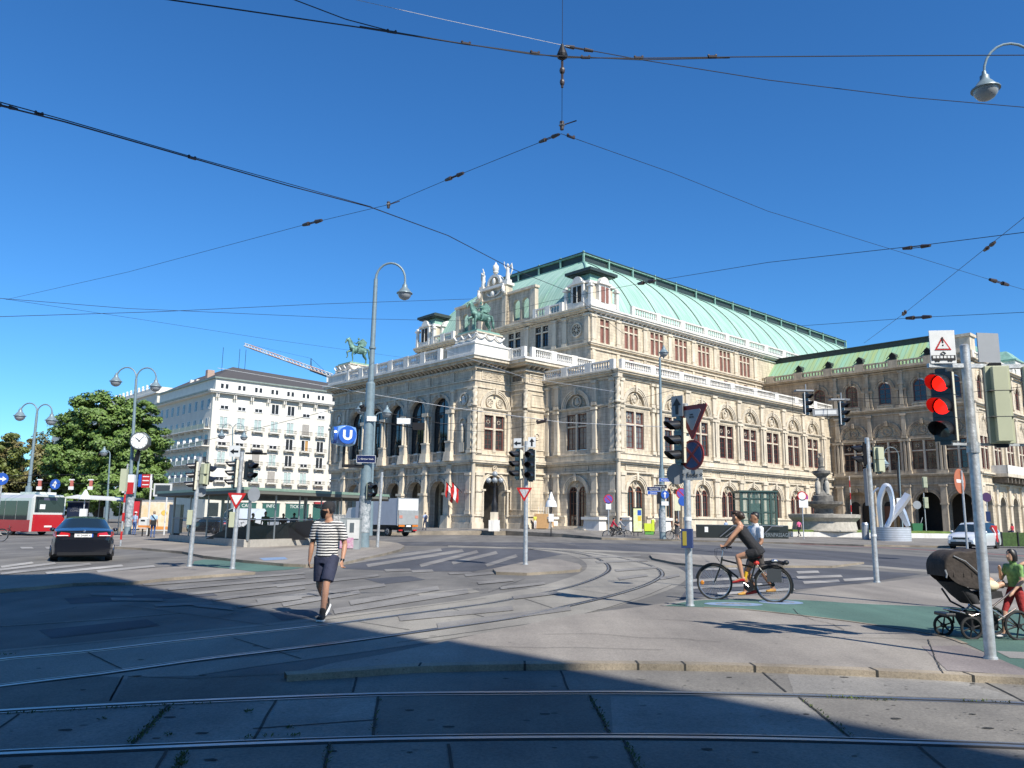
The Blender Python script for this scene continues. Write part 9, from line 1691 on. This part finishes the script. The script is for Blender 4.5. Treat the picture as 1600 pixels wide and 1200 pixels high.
for (u, v, D, lab, rz, H, pose, sk, tp, bt, hr, kw) in (
    (277, 838, 52, 'woman in white top and pink shorts behind the left pavilion glass', 170, 1.66, 'phone', SKL, WH, c_('pink_shorts', (.6, .3, .33)), HAIRG, dict(legs='short')),
    (393, 842, 46.5, 'woman in yellow top with a red backpack behind the pavilion glass', 150, 1.68, 'walk', SKN, c_('yellow_top', (.65, .5, .2)), BK, HAIRG, {}),
    (355, 838, 52, 'man in dark jacket behind the pavilion glass at the give way sign', 90, 1.8, 'stand', SKN, NVY, BK, HAIRK, dict(sleeve='long')),
    (413, 838, 50, 'person in dark green shirt behind the pavilion glass', 0, 1.8, 'stand', SKN, c_('dark_green', (.03, .10, .04)), BK, HAIRK, {}),
    (441, 838, 51, 'person in dark red top behind the pavilion glass', 40, 1.7, 'stand', SKD, c_('dark_red', (.13, .015, .02)), BK, HAIRB, {}),
    (458, 838, 52, 'person in grey blue top at the right of the pavilion glass', 200, 1.75, 'walk', SKN, c_('grey_blue', (.12, .18, .25)), BK, HAIRB, {}),
    (483, 838, 66, 'small dark figure seen through the far pavilion end', 10, 1.75, 'walk', SKD, BK, BK, HAIRK, {}),
    (664, 828.5, None, 'man in light blue shirt with dark backpack photographing the loggia', 220, 1.82, dict(POSES['phone'], knL=(.12, -.12, .5), anL=(.16, -.12, .1)), SKN, BL_, NVY, HAIRG, {}),
    (777, 829, None, 'person in pink top and white trousers beside the left candelabra lamp', 120, 1.66, 'walk', SKL, c_('rose_top', (.55, .22, .25)), WH, HAIRB, {}),
    (836, 827, None, 'worker in yellow vest by the plywood board', 30, 1.72, 'stand', SKN, c_('hi_vis', (.6, .58, .08)), WH, HAIRG, {}),
    (1021, 834, None, 'person in yellow and white behind the vendor cart', 200, 1.7, 'stand', SKL, c_('cream_top', (.65, .6, .4)), BK, HAIRK, {}),
    (1058, 843, None, 'woman in black patterned dress with a bicycle by the second doorway', 320, 1.72, 'phone', SKL, BK, c_('flower_dress', (.06, .06, .065), .7), HAIRG, dict(legs='skirt', style='long', sleeve='none')),
    (1249, 839, None, 'woman in pink top with a white bag left of the fountain', 200, 1.62, 'walk', SKL, PKK, BK, HAIRB, {}),
    (1423, 832, None, 'person in black behind the green wheeled bin', 90, 1.7, 'stand', SKD, BK, BK, HAIRK, {}),
    (1583, 838, None, 'person in red seated at the far right by the hedge', 200, 1.75, 'sit', SKL, c_('red_tee', (.5, .03, .05)), NVY, HAIRB, dict(style='long')),
    (1135, 838, None, 'person in blue shirt coming up the passage stairs', 30, 1.5, 'walk', SKL, BL_, WH, HAIRB, {}),
    (1160, 838, None, 'woman in pale pink behind the passage wall', 0, 1.5, 'stand', SKL, c_('pale_pink', (.6, .4, .42)), BK, HAIRB, {})):
    T = person_at(u, v, D, lab, rz, H, pose, sk, tp, bt, hr, **kw)
    if 'backpack' in lab: b = MB(); b.ell((0, .17, 1.25), (.16, .1, .22), c_('red_pack', (.45, .05, .03)) if 'red' in lab else NVY, 10, 8); b.build('backpack', T, smooth=True)
# cyclists by the wing
for (u, v, lab, tp, rz_) in ((959, 842.5, 'cyclist in red top and black cap riding along the far kerb', c_('red_jersey', (.5, .02, .05)), pi), (970, 841, 'second rider in grey right beside the red cyclist', c_('grey_jersey', (.35, .35, .36)), pi)):
    p = G(u, v, .0); T = thing('bicycle', lab.replace('cyclist in', 'bicycle of the rider in').replace('second rider in grey', 'bicycle of the second rider,'), 'bicycle', (p.x, p.y, .0), rz_, 'bicycles ridden along the far kerb'); T.scale = (1.05,)*3; bicycle(T, near=False, basket=False)
    J = dict(pel=(.24, 0, 1.0), wai=(.17, 0, 1.14), che=(.07, 0, 1.34), nek=(.02, 0, 1.52), hed=(-.02, -.0, 1.68), hdir=(-.95, .1, -.1), side=(0, 1, 0), shR=(.03, .175, 1.46), shL=(.03, -.175, 1.46), elR=(-.14, .25, 1.24), elL=(-.13, -.24, 1.24), wrR=(-.31, .25, 1.10), wrL=(-.32, -.245, 1.10),
         hiR=(.23, .085, .95), hiL=(.23, -.085, .95), knR=(.04, .10, .58), knL=(-.09, -.10, .84), anR=(.21, .11, .24), anL=(-.01, -.115, .45), fR=(-1, 0, 0), fL=(-1, 0, 0))
    simple_person(lab, (p.x, p.y, .0), rz_, 1.80, J, SKN, tp, BK, BK, HAIRK, sleeve='long' if 'red' in lab else 'short', hat=BK if 'red' in lab else None, vox=.022)
p = GP(1056, 843); T = thing('bicycle', 'bicycle held by the woman in the black dress', 'bicycle', (p.x+.15, p.y+.35, p.z), .1, 'parked bicycles'); bicycle(T, near=False, basket=False)
# ---------------------------------------------------------------- overhead wires
WIRE = mat('wire_black', (.015, .015, .02), .5); WIREL = mat('wire_pale', (.55, .55, .55), .5); INS = mat('insulator_bronze', (.05, .035, .03), .4)
def wire(label, pts, r, m=WIRE, fit=(), name='overhead_wire', group='overhead tram wires and span wires', sag=0):
    P = [AT(u, v, D) for u, v, D in pts]; Q = []
    for i in range(len(P)-1):
        for k in range(8): Q.append(P[i].lerp(P[i+1], k/8))
    Q.append(P[-1]); o_ = Q[len(Q)//2].copy(); T = thing(name, label, 'wire', o_, 0, group); b = MB(); b.tube([q-o_ for q in Q], r*.82, m, 6); b.build('cable', T)
    for u, v, D, kind in fit:
        c = AT(u, v, D)-o_; best = min(range(len(Q)), key=lambda i: (Q[i]-o_-c).length); d = (Q[min(best+1, len(Q)-1)]-Q[max(best-1, 0)]).normalized(); s = D/16.0; b = MB()
        if kind == 'ins':
            b.cyl(c-d*.32*s, c-d*.12*s, .03*s, .045*s, INS, 8); b.cyl(c+d*.12*s, c+d*.32*s, .045*s, .03*s, INS, 8); b.cyl(c-d*.12*s+V((0, 0, .015*s)), c+d*.12*s+V((0, 0, .015*s)), .009*s, None, INS, 5); b.cyl(c-d*.12*s-V((0, 0, .015*s)), c+d*.12*s-V((0, 0, .015*s)), .009*s, None, INS, 5)
        elif kind == 'bell': b.lathe([(.015, .17), (.03, .13), (.06, .05), (.078, 0), (.07, -.04), (.04, -.06)], IRON, tuple(c), 12); b.cyl(c-V((0, 0, .09)), c-V((0, 0, .5)), .018, None, INS, 6); b.ell(c-V((0, 0, .24)), (.04, .04, .06), INS, 8, 6); b.ell(c-V((0, 0, .42)), (.035, .035, .06), INS, 8, 6)
        elif kind == 'clamp': b.cyl(c-d*.10*s, c+d*.10*s, .032*s, None, INS, 6); b.ell(c-d*.09*s+V((0, 0, .03*s)), (.03*s,)*3, INS, 6, 5); b.ell(c+d*.09*s+V((0, 0, .03*s)), (.03*s,)*3, INS, 6, 5)
        elif kind == 'pale': b.cyl(c-V((0, 0, .07)), c+V((0, 0, .06)), .028, .035, INS, 8); b.ell(c, (.05, .05, .015), WIREL, 8, 4); b.cyl(c, c+V((.22, 0, .08)), .01, None, INS, 5)
        b.build('fitting', T)
    return T
wire('thick contact wire curving across the top of the sky to the right edge', [(240, -4, 8.0), (420, 22, 8.6), (570, 44, 9.2), (720, 68, 9.8), (880, 90, 10.4), (1000, 91, 10.8), (1145, 89, 11.2), (1400, 87, 12), (1640, 86, 12.6)], .011, fit=((612, 50, 9.4, 'clamp'), (728, 68, 9.8, 'clamp'), (836, 83, 10.2, 'clamp'), (915, 90, 10.5, 'clamp'), (998, 90.5, 10.8, 'clamp'), (1113, 88.5, 11.1, 'clamp')))
wire('doubled contact wire running just above the thick one at top centre', [(562, 41, 9.2), (700, 64.5, 9.7), (836, 85.5, 10.2), (1000, 93.5, 10.75), (1140, 90.5, 11.2)], .010)
wire('short black wire joining the thick contact wire from the top edge', [(440, -8, 8.6), (540, 30, 9.1), (612, 49, 9.4)], .009)
wire('pale thin wire slanting from the top edge to the right edge', [(540, -4, 9.6), (700, 32, 10.1), (890, 73, 10.9)], .0045, WIREL)
wire('dark wire slanting down to the right edge below the hooked lamp', [(890, 73, 10.9), (1000, 93, 11.2), (1200, 125, 11.8), (1420, 152, 12.5), (1640, 171, 13.2)], .0085, fit=((905, 76, 11, 'ins'),))
wire('vertical hanger wire at top centre with a bell shaped insulator', [(879, -20, 10.4), (878.5, 82, 10.4), (878, 196, 11.2)], .005, fit=((878.5, 86, 10.4, 'bell'), (878, 196, 11.2, 'pale')))
wire('span wire from the centre junction down to the left', [(877, 209, 11.2), (710, 276, 13.5), (606, 320, 15), (480, 350, 17), (200, 425, 22), (10, 468, 26)], .006, fit=((858, 216, 11.4, 'ins'), (710, 276, 13.5, 'ins'), (607, 320, 15, 'pale'), (488, 348, 17, 'ins')))
wire('span wire from the centre junction down to the right edge', [(877, 209, 11.2), (1050, 270, 13), (1200, 330, 15), (1388, 388, 17), (1560, 441, 19), (1640, 464, 20)], .006, fit=((892, 214, 11.4, 'clamp'), (1561, 441, 19, 'ins')))
wire('span wire rising from the opera roof to the right edge', [(760, 495, 40), (860, 470, 34), (1010, 441, 27), (1200, 410, 21), (1434, 384, 17), (1640, 358, 14.5)], .009, fit=((1432, 386, 17, 'ins'), (1010, 441, 27, 'ins')))
wire('pair of heavy contact wires coming in from the left edge', [(-60, 150, 7.0), (100, 190, 8.2), (300, 247, 10), (450, 290, 12), (580, 324, 14)], .012, fit=((8, 166, 7.5, 'ins'), (61, 178, 7.9, 'clamp'), (300, 247, 10, 'clamp')))
wire('upper of the heavy contact wires at the left edge', [(-60, 143, 7.0), (100, 187, 8.2), (300, 245, 10), (580, 323, 14)], .008)
wire('contact wire going on towards the gable of the opera', [(580, 324, 14), (700, 368, 18), (800, 420, 24), (890, 456, 32), (975, 522, 46)], .013)
wire('steep thin wire at the right from the block roof to the frame edge', [(1640, 308, 14), (1540, 388, 18), (1415, 488, 25), (1350, 536, 32)], .008, fit=((1546, 385, 18, 'ins'), (1413, 490, 25, 'clamp')))
wire('thin wire crossing the sky in front of the far block at the right', [(1240, 510, 34), (1435, 496, 28), (1640, 486, 23)], .010, fit=((1435, 496, 28, 'ins'),))
wire('nearly level thin wire from the left edge to the opera gable', [(-40, 496, 26), (250, 487, 30), (500, 475, 36), (740, 467, 44)], .012)
wire('thin wire sinking slightly from the left edge to the loggia roof', [(-40, 463, 26), (200, 482, 30), (560, 498, 38), (900, 505, 50)], .011)
wire('faint wire from the left edge down past the crane', [(-20, 463, 40), (200, 496, 50), (420, 530, 60), (640, 560, 80)], .012)
wire('pale wire crossing before the loggia eaves', [(340, 575, 50), (500, 602, 48), (700, 636, 45), (880, 660, 43), (1060, 668, 40)], .018, WIREL)
wire('pale wire crossing before the upper loggia and near wing', [(690, 545, 70), (820, 590, 60), (960, 612, 55)], .018, WIREL)
wire('dark wire sweeping from the white house to the drive through pier', [(250, 705, 60), (420, 665, 55), (520, 640, 50), (580, 640, 48), (690, 662, 50), (850, 660, 52)], .018)
wire('thin wire before the two windows of the loggia side', [(700, 672, 45), (770, 675, 44), (850, 660, 43), (1050, 610, 40)], .012, fit=((846, 659, 43, 'clamp'),))
wire('wire carrying the two white framed hanging signals', [(1030, 590, 60), (1180, 612, 46), (1262, 618, 40), (1318, 624, 38), (1450, 620, 34), (1640, 600, 30)], .014)
wire('second thin wire across the far block front', [(1180, 640, 46), (1300, 622, 40), (1640, 655, 30)], .010)
wire('wire above the bus across the left trees', [(-40, 744, 60), (86, 742, 60), (200, 740, 60), (330, 748, 60)], .02)
wire('lower wire above the bus across the left trees', [(-40, 752, 60), (86, 755, 60), (200, 757, 60)], .018)
